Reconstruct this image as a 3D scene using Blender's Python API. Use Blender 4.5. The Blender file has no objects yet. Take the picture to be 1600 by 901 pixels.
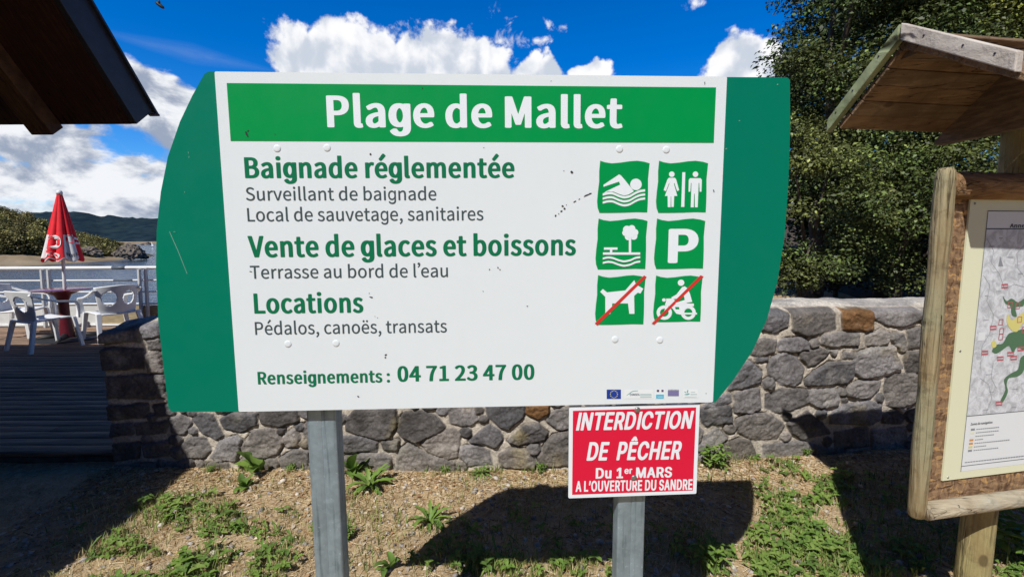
import bpy, bmesh, math, random
import numpy as np
from mathutils import Vector, Matrix, noise as mnoise

random.seed(7)
rng = np.random.default_rng(11)
SC = bpy.context.scene
COL = SC.collection

# ---------------------------------------------------------------- camera
FPX, CAM_H = 711.0, 1.55                      # focal length in 1600-wide pixels, eye height
PITCH, ROLL = math.radians(6.11), math.radians(-0.29)
cam_d = bpy.data.cameras.new('camera')
cam = bpy.data.objects.new('camera', cam_d)
COL.objects.link(cam)
cam_d.sensor_width = 36.0
cam_d.lens = 36.0 * FPX / 1600.0
cam_d.clip_start, cam_d.clip_end = 0.02, 9000.0
CR = Matrix.Rotation(math.pi / 2 - PITCH, 3, 'X') @ Matrix.Rotation(ROLL, 3, 'Z')
cam.matrix_world = Matrix.Translation((0, 0, CAM_H)) @ CR.to_4x4()
SC.camera = cam

# ---------------------------------------------------------------- sun, sky, exposure
SUN_TO = Vector((-0.39, -0.745, 1.0)).normalized()      # towards the sun: behind the camera, to the left
SUN_EL = math.asin(SUN_TO.z)
SUN_AZ = math.atan2(SUN_TO.x, SUN_TO.y)
sun_d = bpy.data.lights.new('sun', 'SUN')
sun_d.energy, sun_d.angle, sun_d.color = 4.7, math.radians(0.5), (1.0, 0.985, 0.945)
sun = bpy.data.objects.new('sun', sun_d)
COL.objects.link(sun)
sun.rotation_euler = (-SUN_TO).to_track_quat('-Z', 'Y').to_euler()
SC.view_settings.view_transform = 'Standard'
SC.view_settings.look = 'None'
SC.view_settings.exposure = 0.0
SC.view_settings.gamma = 1.0
SC.view_settings.use_curve_mapping = False
SC.cycles.use_denoising = True
SC.cycles.max_bounces = 6
SC.cycles.transparent_max_bounces = 6

def ray(px, py):
    """world direction through a pixel of the 1600x901 photograph"""
    return CR @ Vector(((px - 800) / FPX, -(py - 450.5) / FPX, -1.0))
CAMP = Vector((0, 0, CAM_H))
def on_plane(px, py, p0, n):
    d = ray(px, py)
    return CAMP + d * ((Vector(p0) - CAMP).dot(n) / d.dot(n))
def at_z(px, py, z=0.0): return on_plane(px, py, (0, 0, z), Vector((0, 0, 1)))
def at_y(px, py, y): return on_plane(px, py, (0, y, 0), Vector((0, 1, 0)))

class NT:
    """small node-tree writer"""
    def __init__(s, tree): s.t = tree; s.t.nodes.clear()
    def n(s, typ, **kw):
        nd = s.t.nodes.new(typ)
        for k, v in kw.items():
            if k == 'inp':
                for i, val in v.items():
                    if hasattr(val, 'is_output') : s.t.links.new(val, nd.inputs[i])
                    else: nd.inputs[i].default_value = val
            else: setattr(nd, k, v)
        return nd
    def m(s, op, a, b=0.0, c=None, clamp=False):
        nd = s.t.nodes.new('ShaderNodeMath'); nd.operation = op; nd.use_clamp = clamp
        for i, v in enumerate((a, b) if c is None else (a, b, c)):
            if hasattr(v, 'is_output'): s.t.links.new(v, nd.inputs[i])
            else: nd.inputs[i].default_value = v
        return nd.outputs[0]
    def mix(s, f, a, b, blend='MIX'):
        nd = s.t.nodes.new('ShaderNodeMix'); nd.data_type = 'RGBA'; nd.blend_type = blend
        for i, v in ((0, f), (6, a), (7, b)):
            if hasattr(v, 'is_output'): s.t.links.new(v, nd.inputs[i])
            elif i == 0: nd.inputs[0].default_value = v
            else: nd.inputs[i].default_value = (*v[:3], 1.0)
        return nd.outputs[2]
    def rng(s, v, a, b, c=0.0, d=1.0, smooth=True):
        nd = s.t.nodes.new('ShaderNodeMapRange'); nd.interpolation_type = 'SMOOTHSTEP' if smooth else 'LINEAR'
        s.t.links.new(v, nd.inputs[0])
        for i, x in enumerate((a, b, c, d)): nd.inputs[i + 1].default_value = x
        return nd.outputs[0]
    def noise(s, vec, scale, detail=4.0, rough=0.55, dist=0.0):
        nd = s.t.nodes.new('ShaderNodeTexNoise')
        if vec is not None: s.t.links.new(vec, nd.inputs['Vector'])
        nd.inputs['Scale'].default_value = scale; nd.inputs['Detail'].default_value = detail
        nd.inputs['Roughness'].default_value = rough; nd.inputs['Distortion'].default_value = dist
        return nd.outputs[0]
    def link(s, a, b): s.t.links.new(a, b)

# ---- sky: Nishita gradient with cumulus clouds laid out by compass direction
world = bpy.data.worlds.new('World'); SC.world = world; world.use_nodes = True
W = NT(world.node_tree)
SKY_STRENGTH = 0.085
sky = W.n('ShaderNodeTexSky', sky_type='NISHITA', sun_disc=False, sun_elevation=SUN_EL, sun_rotation=SUN_AZ,
          altitude=900.0, air_density=1.0, dust_density=0.2, ozone_density=3.5)
hs = W.n('ShaderNodeHueSaturation', inp={0: 0.505, 1: 1.45, 2: 0.95, 4: sky.outputs[0]})
gen = W.n('ShaderNodeTexCoord').outputs['Generated']
sep = W.n('ShaderNodeSeparateXYZ', inp={0: gen})
AZ = W.m('ARCTAN2', sep.outputs[0], sep.outputs[1])
EL = W.m('ARCSINE', sep.outputs[2])
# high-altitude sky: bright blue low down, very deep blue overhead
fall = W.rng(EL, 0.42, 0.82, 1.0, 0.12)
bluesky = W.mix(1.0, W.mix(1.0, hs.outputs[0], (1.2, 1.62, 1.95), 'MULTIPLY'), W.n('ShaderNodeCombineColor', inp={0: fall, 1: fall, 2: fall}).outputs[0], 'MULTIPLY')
# cloud directions are read through a turbulent warp so that no outline stays smooth
wn = W.n('ShaderNodeTexNoise', inp={0: gen, 'Scale': 15.0, 'Detail': 5.0, 'Roughness': 0.5})
wsep = W.n('ShaderNodeSeparateColor', inp={0: wn.outputs['Color']})
AZW = W.m('ADD', AZ, W.m('MULTIPLY', W.m('SUBTRACT', wsep.outputs[0], 0.5), 0.085))
ELW = W.m('ADD', EL, W.m('MULTIPLY', W.m('SUBTRACT', wsep.outputs[1], 0.5), 0.075))
def azel(px, py):
    d = ray(px, py).normalized(); return math.atan2(d.x, d.y), math.asin(d.z)
# (centre px, centre py, half width px, half height px) of each cloud body, turned into azimuth / elevation
CUMULUS = [(540, 95, 112, 78), (500, 90, 72, 58), (610, 105, 80, 50), (690, 100, 92, 66), (640, 170, 220, 75), (745, 110, 62, 44),
           (845, 122, 44, 34), (915, 120, 40, 34), (880, 170, 120, 55),
           (1160, 115, 66, 66)]
WISPS = [(872, 46, 34, 20), (848, 70, 24, 15), (815, 66, 40, 26), (1098, 2, 34, 16), (790, 60, 40, 40)]
BANK = [(262, 165, 85, 52), (300, 215, 80, 75), (60, 235, 90, 34), (130, 268, 110, 30), (225, 262, 80, 34), (30, 215, 60, 30), (255, 150, 95, 42), (90, 225, 130, 48), (210, 300, 150, 40), (20, 290, 110, 40),
        (-120, 210, 150, 80), (110, 205, 95, 22)]
def blobs(lst):
    best = None
    for (x, y, w, h) in lst:
        a0, e0 = azel(x, y); aw = abs(azel(x + w, y)[0] - azel(x - w, y)[0]) / 2; eh = abs(azel(x, y - h)[1] - azel(x, y + h)[1]) / 2
        da = W.m('MULTIPLY', W.m('SUBTRACT', AZW, a0), 1 / aw); de = W.m('MULTIPLY', W.m('SUBTRACT', ELW, e0), 1 / eh)
        d = W.m('SUBTRACT', 1.0, W.m('SQRT', W.m('ADD', W.m('MULTIPLY', da, da), W.m('MULTIPLY', de, de))))
        best = d if best is None else W.n('ShaderNodeMath', operation='SMOOTH_MAX', inp={0: best, 1: d, 2: 0.18}).outputs[0]
    return W.m('MAXIMUM', best, -1.5)
def shifted(dx, dy, dz):
    return W.n('ShaderNodeVectorMath', operation='ADD', inp={0: gen, 1: (dx, dy, dz)}).outputs[0]
up = shifted(-0.012, -0.01, 0.028)
nA = W.noise(gen, 11.0, 9.0, 0.54, 0.25); nAu = W.noise(up, 11.0, 5.0, 0.48, 0.25); nAl = W.noise(gen, 11.0, 5.0, 0.48, 0.25)
fine = W.noise(gen, 34.0, 6.0, 0.6, 0.1)
cu = blobs(CUMULUS)
dens = W.m('ADD', W.m('MULTIPLY', cu, 0.95), W.m('ADD', W.m('MULTIPLY', W.m('SUBTRACT', nA, 0.5), 1.5), W.m('MULTIPLY', W.m('SUBTRACT', fine, 0.5), 0.5)))
wi = blobs(WISPS)
densW = W.m('ADD', W.m('MULTIPLY', wi, 0.75), W.m('ADD', W.m('MULTIPLY', W.m('SUBTRACT', W.noise(gen, 26.0, 8.0, 0.62, 0.4), 0.56), 3.4), -0.12))
a_cu = W.m('MAXIMUM', W.rng(dens, 0.0, 0.20), W.m('MULTIPLY', W.rng(densW, 0.0, 0.8), 0.92))
bank = blobs(BANK)
stretch = W.n('ShaderNodeMapping', inp={0: gen, 3: (1.0, 1.0, 1.5)}).outputs[0]
nB = W.noise(stretch, 9.0, 9.0, 0.58, 0.3)
upB = W.n('ShaderNodeMapping', inp={0: up, 3: (1.0, 1.0, 1.5)}).outputs[0]
nBu = W.noise(upB, 9.0, 9.0, 0.58, 0.3)
densB = W.m('ADD', W.m('MULTIPLY', bank, 0.8), W.m('MULTIPLY', W.m('SUBTRACT', nB, 0.455), 2.0))
# low sheet of stretched cloud towards the horizon in every direction
low = W.rng(EL, 0.22, 0.03, -0.6, 0.62)
st2 = W.n('ShaderNodeMapping', inp={0: gen, 3: (1.0, 1.0, 6.0)}).outputs[0]
nL = W.noise(st2, 7.0, 8.0, 0.6, 0.2)
densL = W.m('ADD', low, W.m('MULTIPLY', W.m('SUBTRACT', nL, 0.52), 2.2))
a_b = W.m('MAXIMUM', W.rng(densB, -0.02, 0.30), W.m('MULTIPLY', W.rng(densL, 0.0, 0.45), 0.92))
# thin streak of cirrus
a0, e0 = azel(300, 84)
ci = W.m('SUBTRACT', 1.0, W.m('ADD', W.m('ABSOLUTE', W.m('MULTIPLY', W.m('SUBTRACT', AZ, a0), 6.0)), W.m('ABSOLUTE', W.m('MULTIPLY', W.m('SUBTRACT', EL, W.m('ADD', e0, W.m('MULTIPLY', W.m('SUBTRACT', AZ, a0), -0.05))), 55.0))))
a_ci = W.m('MULTIPLY', W.m('MAXIMUM', ci, 0.0), W.m('MULTIPLY', W.noise(st2, 16.0, 6.0, 0.65, 0.6), 0.16))
# light on the clouds: the side towards the sun is bright, thick undersides are grey
litA = W.rng(W.m('ADD', W.m('MULTIPLY', W.m('SUBTRACT', nAl, nAu), 4.4), W.m('MULTIPLY', dens, -0.30)), -0.52, 0.34)
litB = W.rng(W.m('ADD', W.m('MULTIPLY', W.m('SUBTRACT', nB, nBu), 4.5), W.m('MULTIPLY', densB, -0.10)), -0.55, 0.42)
K = 1.0 / SKY_STRENGTH
colA = W.mix(litA, (0.60 * K, 0.66 * K, 0.76 * K), (1.0 * K, 1.0 * K, 1.02 * K))
colB = W.mix(litB, (0.33 * K, 0.39 * K, 0.51 * K), (0.90 * K, 0.92 * K, 0.96 * K))
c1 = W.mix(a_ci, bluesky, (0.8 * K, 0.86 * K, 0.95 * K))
c2 = W.mix(a_b, c1, colB)
c3 = W.mix(a_cu, c2, colA)
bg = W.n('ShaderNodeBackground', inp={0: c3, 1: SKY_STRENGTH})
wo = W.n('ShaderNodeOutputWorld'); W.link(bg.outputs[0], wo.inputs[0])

# ================================================================ helpers
def tag(o, label=None, cat=None, group=None, kind=None):
    if label: o['label'] = label
    if cat: o['category'] = cat
    if group: o['group'] = group
    if kind: o['kind'] = kind
    return o
ORG = {}
def place(name, me, parent=None, origin=(0, 0, 0)):
    """link a mesh whose coordinates are world coordinates; keep its origin at its thing's base"""
    o = bpy.data.objects.new(name, me); COL.objects.link(o)
    if parent is not None:
        org = ORG[parent.name]; o.parent = parent
    else:
        org = Vector(origin); o.location = org
    ORG[o.name] = org
    if len(me.vertices):
        co = np.empty(len(me.vertices) * 3, 'f'); me.vertices.foreach_get('co', co)
        co = co.reshape(-1, 3) - np.array(org, 'f'); me.vertices.foreach_set('co', co.ravel()); me.update()
    return o
def root(name, loc, label, cat, group=None):
    o = bpy.data.objects.new(name, None); COL.objects.link(o); o.location = loc; o.empty_display_size = 0.1
    ORG[o.name] = Vector(loc)
    return tag(o, label, cat, group)
def copy_tree(o, parent=None):
    c = o.copy(); COL.objects.link(c)
    if parent is not None: c.parent = parent
    ORG[c.name] = ORG[o.name]
    for ch in list(o.children): copy_tree(ch, c)
    return c
def fast_mesh(name, V, F, mat, smooth=False, col=None):
    """V (n,3), F (m,k) arrays; col (n,3) optional colour attribute 'tint'"""
    V = np.asarray(V, 'f'); F = np.asarray(F, 'i'); me = bpy.data.meshes.new(name)
    me.vertices.add(len(V)); me.vertices.foreach_set('co', V.ravel())
    k = F.shape[1]; me.loops.add(F.size); me.loops.foreach_set('vertex_index', F.ravel())
    me.polygons.add(len(F)); me.polygons.foreach_set('loop_start', np.arange(0, F.size, k, dtype='i'))
    me.polygons.foreach_set('loop_total', np.full(len(F), k, 'i'))
    if smooth: me.polygons.foreach_set('use_smooth', np.ones(len(F), bool))
    if col is not None:
        a = me.attributes.new('tint', 'FLOAT_COLOR', 'POINT')
        c4 = np.ones((len(V), 4), 'f'); c4[:, :3] = col; a.data.foreach_set('color', c4.ravel())
    me.update(calc_edges=True); me.validate()
    if mat: me.materials.append(mat)
    return me
class MB:
    """collects shapes in world coordinates and makes one mesh of them"""
    def __init__(s): s.v = []; s.f = []
    def add(s, vs, fs):
        b = len(s.v); s.v += [tuple(v) for v in vs]; s.f += [tuple(b + i for i in f) for f in fs]; return s
    def box(s, c, size, R=None):
        hx, hy, hz = (x / 2 for x in size); R = R or Matrix.Identity(3); c = Vector(c)
        vs = [c + R @ Vector((x, y, z)) for x in (-hx, hx) for y in (-hy, hy) for z in (-hz, hz)]
        return s.add(vs, [(0, 1, 3, 2), (4, 6, 7, 5), (0, 4, 5, 1), (2, 3, 7, 6), (0, 2, 6, 4), (1, 5, 7, 3)])
    def hexa(s, p):  # p: 4 bottom + 4 top corners, same order
        return s.add(p, [(0, 3, 2, 1), (4, 5, 6, 7), (0, 1, 5, 4), (1, 2, 6, 5), (2, 3, 7, 6), (3, 0, 4, 7)])
    def beam(s, a, b, w, h, up=(0, 0, 1)):
        a, b = Vector(a), Vector(b); d = (b - a).normalized(); sd = d.cross(Vector(up)).normalized(); u = sd.cross(d)
        q = []
        for p in (a, b):
            q += [p - sd * w / 2 - u * h / 2, p + sd * w / 2 - u * h / 2, p + sd * w / 2 + u * h / 2, p - sd * w / 2 + u * h / 2]
        return s.hexa(q)
    def tube(s, pts, rad, n=12, cap=True, wob=0.0, flat=None):
        pts = [Vector(p) for p in pts]; rad = rad if isinstance(rad, (list, tuple)) else [rad] * len(pts)
        prev = None; b0 = len(s.v); m = len(pts)
        for i, p in enumerate(pts):
            d = (pts[min(i + 1, m - 1)] - pts[max(i - 1, 0)]).normalized()
            if prev is None: prev = d.orthogonal().normalized() if flat is None else (Vector(flat) - d * d.dot(Vector(flat))).normalized()
            u = (prev - d * prev.dot(d)).normalized(); prev = u; w = d.cross(u)
            for k in range(n):
                t = 2 * math.pi * k / n; r = rad[i] * (1 + wob * mnoise.noise((math.cos(t) * 1.3 + i * 0.35, math.sin(t) * 1.3, p.z * 3 + p.x * 7)))
                s.v.append(tuple(p + (u * math.cos(t) + w * math.sin(t)) * r))
        for i in range(m - 1):
            for k in range(n):
                a = b0 + i * n + k; b = b0 + i * n + (k + 1) % n
                s.f.append((a, b, b + n, a + n))
        if cap:
            s.f.append(tuple(b0 + k for k in reversed(range(n)))); s.f.append(tuple(b0 + (m - 1) * n + k for k in range(n)))
        return s
    def lathe(s, prof, c, n=24, cap=True):
        c = Vector(c); b0 = len(s.v)
        for r, z in prof:
            for k in range(n):
                t = 2 * math.pi * k / n; s.v.append((c.x + r * math.cos(t), c.y + r * math.sin(t), c.z + z))
        for i in range(len(prof) - 1):
            for k in range(n):
                a = b0 + i * n + k; b = b0 + i * n + (k + 1) % n; s.f.append((a, b, b + n, a + n))
        if cap:
            s.f.append(tuple(b0 + k for k in reversed(range(n)))); s.f.append(tuple(b0 + (len(prof) - 1) * n + k for k in range(n)))
        return s
    def build(s, name, mat, parent=None, origin=(0, 0, 0), smooth=False, bevel=0.0, auto=None):
        me = bpy.data.meshes.new(name); me.from_pydata(s.v, [], s.f); me.update()
        if smooth: me.polygons.foreach_set('use_smooth', np.ones(len(me.polygons), bool))
        if mat: me.materials.append(mat)
        o = place(name, me, parent, origin)
        if auto is not None: me.set_sharp_from_angle(angle=math.radians(auto))
        if bevel:
            m = o.modifiers.new('bevel', 'BEVEL'); m.width = bevel; m.segments = 2; m.limit_method = 'ANGLE'; m.angle_limit = math.radians(35)
        return o

# value noise for numpy grids
_TAB = rng.random((256, 256))
def vnoise(x, y):
    xi = np.floor(x).astype(int); yi = np.floor(y).astype(int); fx = x - xi; fy = y - yi
    fx = fx * fx * (3 - 2 * fx); fy = fy * fy * (3 - 2 * fy)
    g = lambda a, b: _TAB[a & 255, b & 255]
    return (g(xi, yi) * (1 - fx) + g(xi + 1, yi) * fx) * (1 - fy) + (g(xi, yi + 1) * (1 - fx) + g(xi + 1, yi + 1) * fx) * fy
def fbm(x, y, oct=4, gain=0.5):
    x = np.asarray(x, float); y = np.asarray(y, float); s = 0; a = 1; t = 0
    for k in range(oct):
        s = s + a * vnoise(x + 17.3 * k, y + 9.1 * k); t += a; a *= gain; x = x * 2.03; y = y * 2.03
    return s / t - 0.5

# ================================================================ materials
def mat(name, col, rough=0.6, var=0.0, vscale=8.0, bump=0.0, bscale=40.0, col2=None, metal=0.0, spec=0.5, tint=False, stretch=None, detail=5.0, trans=0.0):
    m = bpy.data.materials.new(name); m.use_nodes = True; t = NT(m.node_tree)
    p = t.n('ShaderNodeBsdfPrincipled'); o = t.n('ShaderNodeOutputMaterial'); t.link(p.outputs[0], o.inputs[0])
    p.inputs['Roughness'].default_value = rough; p.inputs['Metallic'].default_value = metal
    p.inputs['Specular IOR Level'].default_value = spec
    vec = t.n('ShaderNodeTexCoord').outputs['Object']
    if stretch: vec = t.n('ShaderNodeMapping', inp={0: vec, 3: stretch}).outputs[0]
    base = None
    if tint: base = t.n('ShaderNodeAttribute', attribute_name='tint').outputs[0]
    if col2 is not None or var:
        c2 = col2 if col2 is not None else tuple(c * (1 - var) for c in col); c1 = col if col2 is not None else tuple(min(1, c * (1 + var)) for c in col)
        f = t.rng(t.noise(vec, vscale, detail, 0.6), 0.3, 0.7)
        c = t.mix(f, c2, c1)
        base = t.mix(1.0, base, c, 'MULTIPLY') if base is not None else c
    elif base is not None and col is not None:
        base = t.mix(1.0, base, col, 'MULTIPLY')
    if base is None: p.inputs[0].default_value = (*col, 1)
    else: t.link(base, p.inputs[0])
    if bump:
        b = t.n('ShaderNodeBump', inp={0: bump, 1: 0.02, 'Height': t.noise(vec, bscale, 6.0, 0.6)}); t.link(b.outputs[0], p.inputs['Normal'])
    if trans:
        tr = t.n('ShaderNodeBsdfTranslucent'); 
        if base is None: tr.inputs[0].default_value = (*col, 1)
        else: t.link(base, tr.inputs[0])
        mx = t.n('ShaderNodeMixShader', inp={0: trans}); t.link(p.outputs[0], mx.inputs[1]); t.link(tr.outputs[0], mx.inputs[2]); t.link(mx.outputs[0], o.inputs[0])
    return m
def wood(name, dark, light, scale=6.0, grain=(1, 1, 0.06), rough=0.75, bump=0.35, knots=True, stain=None):
    m = bpy.data.materials.new(name); m.use_nodes = True; t = NT(m.node_tree)
    p = t.n('ShaderNodeBsdfPrincipled'); o = t.n('ShaderNodeOutputMaterial'); t.link(p.outputs[0], o.inputs[0])
    p.inputs['Roughness'].default_value = rough; p.inputs['Specular IOR Level'].default_value = 0.25
    oc = t.n('ShaderNodeTexCoord').outputs['Object']
    v = t.n('ShaderNodeMapping', inp={0: oc, 3: grain}).outputs[0]
    n1 = t.noise(v, scale * 3, 3.0, 0.5, 0.8); n2 = t.noise(v, scale * 14, 6.0, 0.65, 0.3)
    rings = t.m('ADD', t.m('MULTIPLY', t.m('SINE', t.m('MULTIPLY', n1, 42.0)), 0.5), 0.5)
    f = t.m('ADD', t.m('MULTIPLY', rings, 0.45), t.m('MULTIPLY', t.rng(n2, 0.3, 0.7), 0.55))
    c = t.mix(f, dark, light)
    big = t.rng(t.noise(oc, 5.0, 5.0, 0.65), 0.40, 0.66)
    if stain: c = t.mix(t.m('MULTIPLY', big, 0.8), c, stain)
    # drying cracks along the grain, knots, grey weathering
    cv = t.n('ShaderNodeMapping', inp={0: oc, 3: tuple(g * (1.0 if g > 0.5 else 0.45) for g in grain)}).outputs[0]
    crn = t.noise(cv, 26.0, 3.0, 0.5, 0.4); crack = t.m('MULTIPLY', t.rng(t.m('ABSOLUTE', t.m('SUBTRACT', crn, 0.5)), 0.0, 0.012, 1.0, 0.0), t.rng(t.noise(oc, 7.0, 3.0, 0.5), 0.46, 0.58))
    wob = t.n('ShaderNodeVectorMath', operation='ADD', inp={0: oc, 1: (0.13, 0.02, 0.07)}).outputs[0]
    kv = t.n('ShaderNodeTexVoronoi', inp={0: t.n('ShaderNodeMapping', inp={0: wob, 3: tuple(1.0 if g > 0.5 else 0.62 for g in grain)}).outputs[0], 'Scale': 6.5}).outputs['Distance']
    knot = t.rng(kv, 0.075, 0.125, 1.0, 0.0) if knots else 0.0
    grime = t.rng(t.noise(oc, 19.0, 7.0, 0.7), 0.48, 0.75, 0.0, 0.55)
    c = t.mix(grime, c, tuple(x * 0.45 for x in dark))
    c = t.mix(t.m('MULTIPLY', crack, 0.85), c, tuple(x * 0.12 for x in dark))
    if knots: c = t.mix(t.m('MULTIPLY', knot, 0.8), c, tuple(x * 0.45 for x in dark))
    t.link(c, p.inputs[0])
    h = t.m('SUBTRACT', t.m('ADD', f, t.m('MULTIPLY', grime, -0.4)), t.m('MULTIPLY', crack, 2.5))
    b = t.n('ShaderNodeBump', inp={0: min(1.0, bump * 1.8), 1: 0.008, 'Height': h}); t.link(b.outputs[0], p.inputs['Normal'])
    return m
def paint(name, col, rough=0.35, dirt=0.06, spec=0.3):
    """sign paint: nearly even, with faint dirt and very slight waviness"""
    m = bpy.data.materials.new(name); m.use_nodes = True; t = NT(m.node_tree)
    p = t.n('ShaderNodeBsdfPrincipled'); o = t.n('ShaderNodeOutputMaterial'); t.link(p.outputs[0], o.inputs[0])
    oc = t.n('ShaderNodeTexCoord').outputs['Object']
    f = t.rng(t.noise(oc, 3.5, 7.0, 0.65), 0.35, 0.75)
    v = t.n('ShaderNodeMapping', inp={0: oc, 3: (14, 14, 1.2)}).outputs[0]
    drip = t.rng(t.noise(v, 3.0, 5.0, 0.6), 0.55, 0.8)
    c = t.mix(t.m('MULTIPLY', f, dirt), col, tuple(x * 0.6 + 0.015 for x in col))
    c = t.mix(t.m('MULTIPLY', drip, dirt), c, tuple(x * 0.65 + 0.02 for x in col))
    t.link(c, p.inputs[0]); p.inputs['Specular IOR Level'].default_value = spec
    t.link(t.rng(t.noise(oc, 20.0, 5.0, 0.6), 0.2, 0.8, rough - 0.06, rough + 0.12), p.inputs['Roughness'])
    b = t.n('ShaderNodeBump', inp={0: 0.04, 1: 0.004, 'Height': t.noise(oc, 6.0, 2.0, 0.5)}); t.link(b.outputs[0], p.inputs['Normal'])
    return m
M = {}
M['white_sign'] = paint('white_sign', (0.745, 0.795, 0.815), 0.40, 0.05)
M['green_wing'] = paint('green_wing', (0.0, 0.180, 0.108), 0.45, 0.015, 0.12)
M['green_band'] = paint('green_band', (0.0, 0.285, 0.066), 0.42, 0.015, 0.12)
M['green_text'] = paint('green_text', (0.004, 0.165, 0.070), 0.45, 0.03, 0.15)
M['grey_text'] = paint('grey_text', (0.055, 0.080, 0.085), 0.45)
M['white_print'] = paint('white_print', (0.79, 0.84, 0.875), 0.40, 0.02)
M['red_bar'] = paint('red_bar', (0.62, 0.035, 0.030), 0.40)
M['red_plate'] = paint('red_plate', (0.70, 0.008, 0.045), 0.35)
M['edge_metal'] = mat('edge_metal', (0.45, 0.46, 0.47), 0.45, 0.15, 30, metal=0.7)
M['blue_flag'] = paint('blue_flag', (0.012, 0.045, 0.30)); M['yellow_star'] = paint('yellow_star', (0.75, 0.70, 0.25))
M['cyan_print'] = paint('cyan_print', (0.08, 0.48, 0.68)); M['violet_print'] = paint('violet_print', (0.20, 0.18, 0.36))
M['plum_print'] = paint('plum_print', (0.10, 0.06, 0.14)); M['teal_print'] = paint('teal_print', (0.20, 0.42, 0.42)); M['navy_print'] = paint('navy_print', (0.05, 0.08, 0.13))
M['pale_print'] = paint('pale_print', (0.80, 0.84, 0.84)); M['mist_print'] = paint('mist_print', (0.50, 0.60, 0.60))
M['scuff'] = mat('scuff', (0.03, 0.03, 0.03), 0.9); M['scratch'] = mat('scratch', (0.16, 0.36, 0.28), 0.7)
def galvanised():
    m = bpy.data.materials.new('galvanised_steel'); m.use_nodes = True; t = NT(m.node_tree)
    p = t.n('ShaderNodeBsdfPrincipled'); o = t.n('ShaderNodeOutputMaterial'); t.link(p.outputs[0], o.inputs[0])
    oc = t.n('ShaderNodeTexCoord').outputs['Object']
    vo = t.n('ShaderNodeTexVoronoi', inp={0: oc, 'Scale': 80.0}); sp = t.n('ShaderNodeSeparateColor', inp={0: vo.outputs['Color']})
    f = t.m('ADD', t.m('MULTIPLY', sp.outputs[0], 0.14), t.m('MULTIPLY', t.noise(oc, 11.0, 7.0, 0.65), 0.95))
    spk = t.rng(t.noise(oc, 95.0, 3.0, 0.6), 0.64, 0.72, 0.0, 0.5); stv = t.n('ShaderNodeMapping', inp={0: oc, 3: (30, 30, 1.4)}).outputs[0]; run = t.rng(t.noise(stv, 2.2, 5.0, 0.6), 0.52, 0.72, 0.0, 0.45)
    f = t.m('ADD', t.m('SUBTRACT', f, run), spk)
    t.link(t.mix(f, (0.13, 0.185, 0.225), (0.44, 0.54, 0.60)), p.inputs[0]); p.inputs['Metallic'].default_value = 0.55
    t.link(t.rng(f, 0.2, 0.9, 0.42, 0.62), p.inputs['Roughness'])
    st = t.n('ShaderNodeMapping', inp={0: oc, 3: (60, 60, 1.0)}).outputs[0]
    b = t.n('ShaderNodeBump', inp={0: 0.12, 1: 0.004, 'Height': t.noise(st, 1.6, 3.0, 0.5)}); t.link(b.outputs[0], p.inputs['Normal'])
    return m
M['galvanised'] = galvanised()
M['dark_steel'] = mat('dark_steel', (0.05, 0.05, 0.055), 0.5, 0.2, 30, metal=0.5)
M['bolt'] = mat('bolt', (0.30, 0.28, 0.26), 0.45, 0.3, 60, metal=0.8)
def stone():
    m = bpy.data.materials.new('masonry'); m.use_nodes = True; t = NT(m.node_tree)
    p = t.n('ShaderNodeBsdfPrincipled'); o = t.n('ShaderNodeOutputMaterial'); t.link(p.outputs[0], o.inputs[0])
    p.inputs['Roughness'].default_value = 0.92; p.inputs['Specular IOR Level'].default_value = 0.2
    oc = t.n('ShaderNodeTexCoord').outputs['Object']; a = t.n('ShaderNodeAttribute', attribute_name='tint').outputs[0]
    g = t.rng(t.noise(oc, 60.0, 8.0, 0.7), 0.25, 0.75, 0.62, 1.38); g2 = t.rng(t.noise(oc, 9.0, 4.0, 0.6), 0.3, 0.7, 0.85, 1.15)
    gc = t.n('ShaderNodeCombineColor'); gg = t.m('MULTIPLY', g, g2)
    for i in range(3): t.link(gg, gc.inputs[i])
    t.link(t.mix(1.0, a, gc.outputs[0], 'MULTIPLY'), p.inputs[0])
    b = t.n('ShaderNodeBump', inp={0: 0.7, 1: 0.012, 'Height': t.m('ADD', t.noise(oc, 85.0, 8.0, 0.72), t.m('MULTIPLY', t.noise(oc, 28.0, 4.0, 0.6), 0.8))})
    t.link(b.outputs[0], p.inputs['Normal'])
    return m
M['stone'] = stone()
def soil():
    m = bpy.data.materials.new('dry_soil'); m.use_nodes = True; t = NT(m.node_tree)
    p = t.n('ShaderNodeBsdfPrincipled'); o = t.n('ShaderNodeOutputMaterial'); t.link(p.outputs[0], o.inputs[0])
    p.inputs['Roughness'].default_value = 0.95; p.inputs['Specular IOR Level'].default_value = 0.15
    oc = t.n('ShaderNodeTexCoord').outputs['Object']
    n1 = t.rng(t.noise(oc, 2.6, 6.0, 0.62), 0.34, 0.66); n2 = t.noise(oc, 26.0, 8.0, 0.7); n3 = t.noise(oc, 140.0, 4.0, 0.65)
    c = t.mix(n1, (0.54, 0.385, 0.215), (0.36, 0.245, 0.13))
    c = t.mix(t.rng(n2, 0.42, 0.68), c, (0.62, 0.48, 0.30))
    c = t.mix(t.rng(n3, 0.52, 0.70), c, (0.60, 0.52, 0.40))
    c = t.mix(t.rng(t.noise(oc, 48.0, 5.0, 0.7), 0.54, 0.72, 0.0, 0.8), c, (0.11, 0.07, 0.04))
    t.link(c, p.inputs[0])
    b = t.n('ShaderNodeBump', inp={0: 0.85, 1: 0.02, 'Height': t.m('ADD', n2, t.m('MULTIPLY', n3, 0.5))}); t.link(b.outputs[0], p.inputs['Normal'])
    return m
M['soil'] = soil()
M['leaf'] = mat('foliage', (1, 1, 1), 0.5, tint=True, spec=0.28, trans=0.14)
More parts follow.
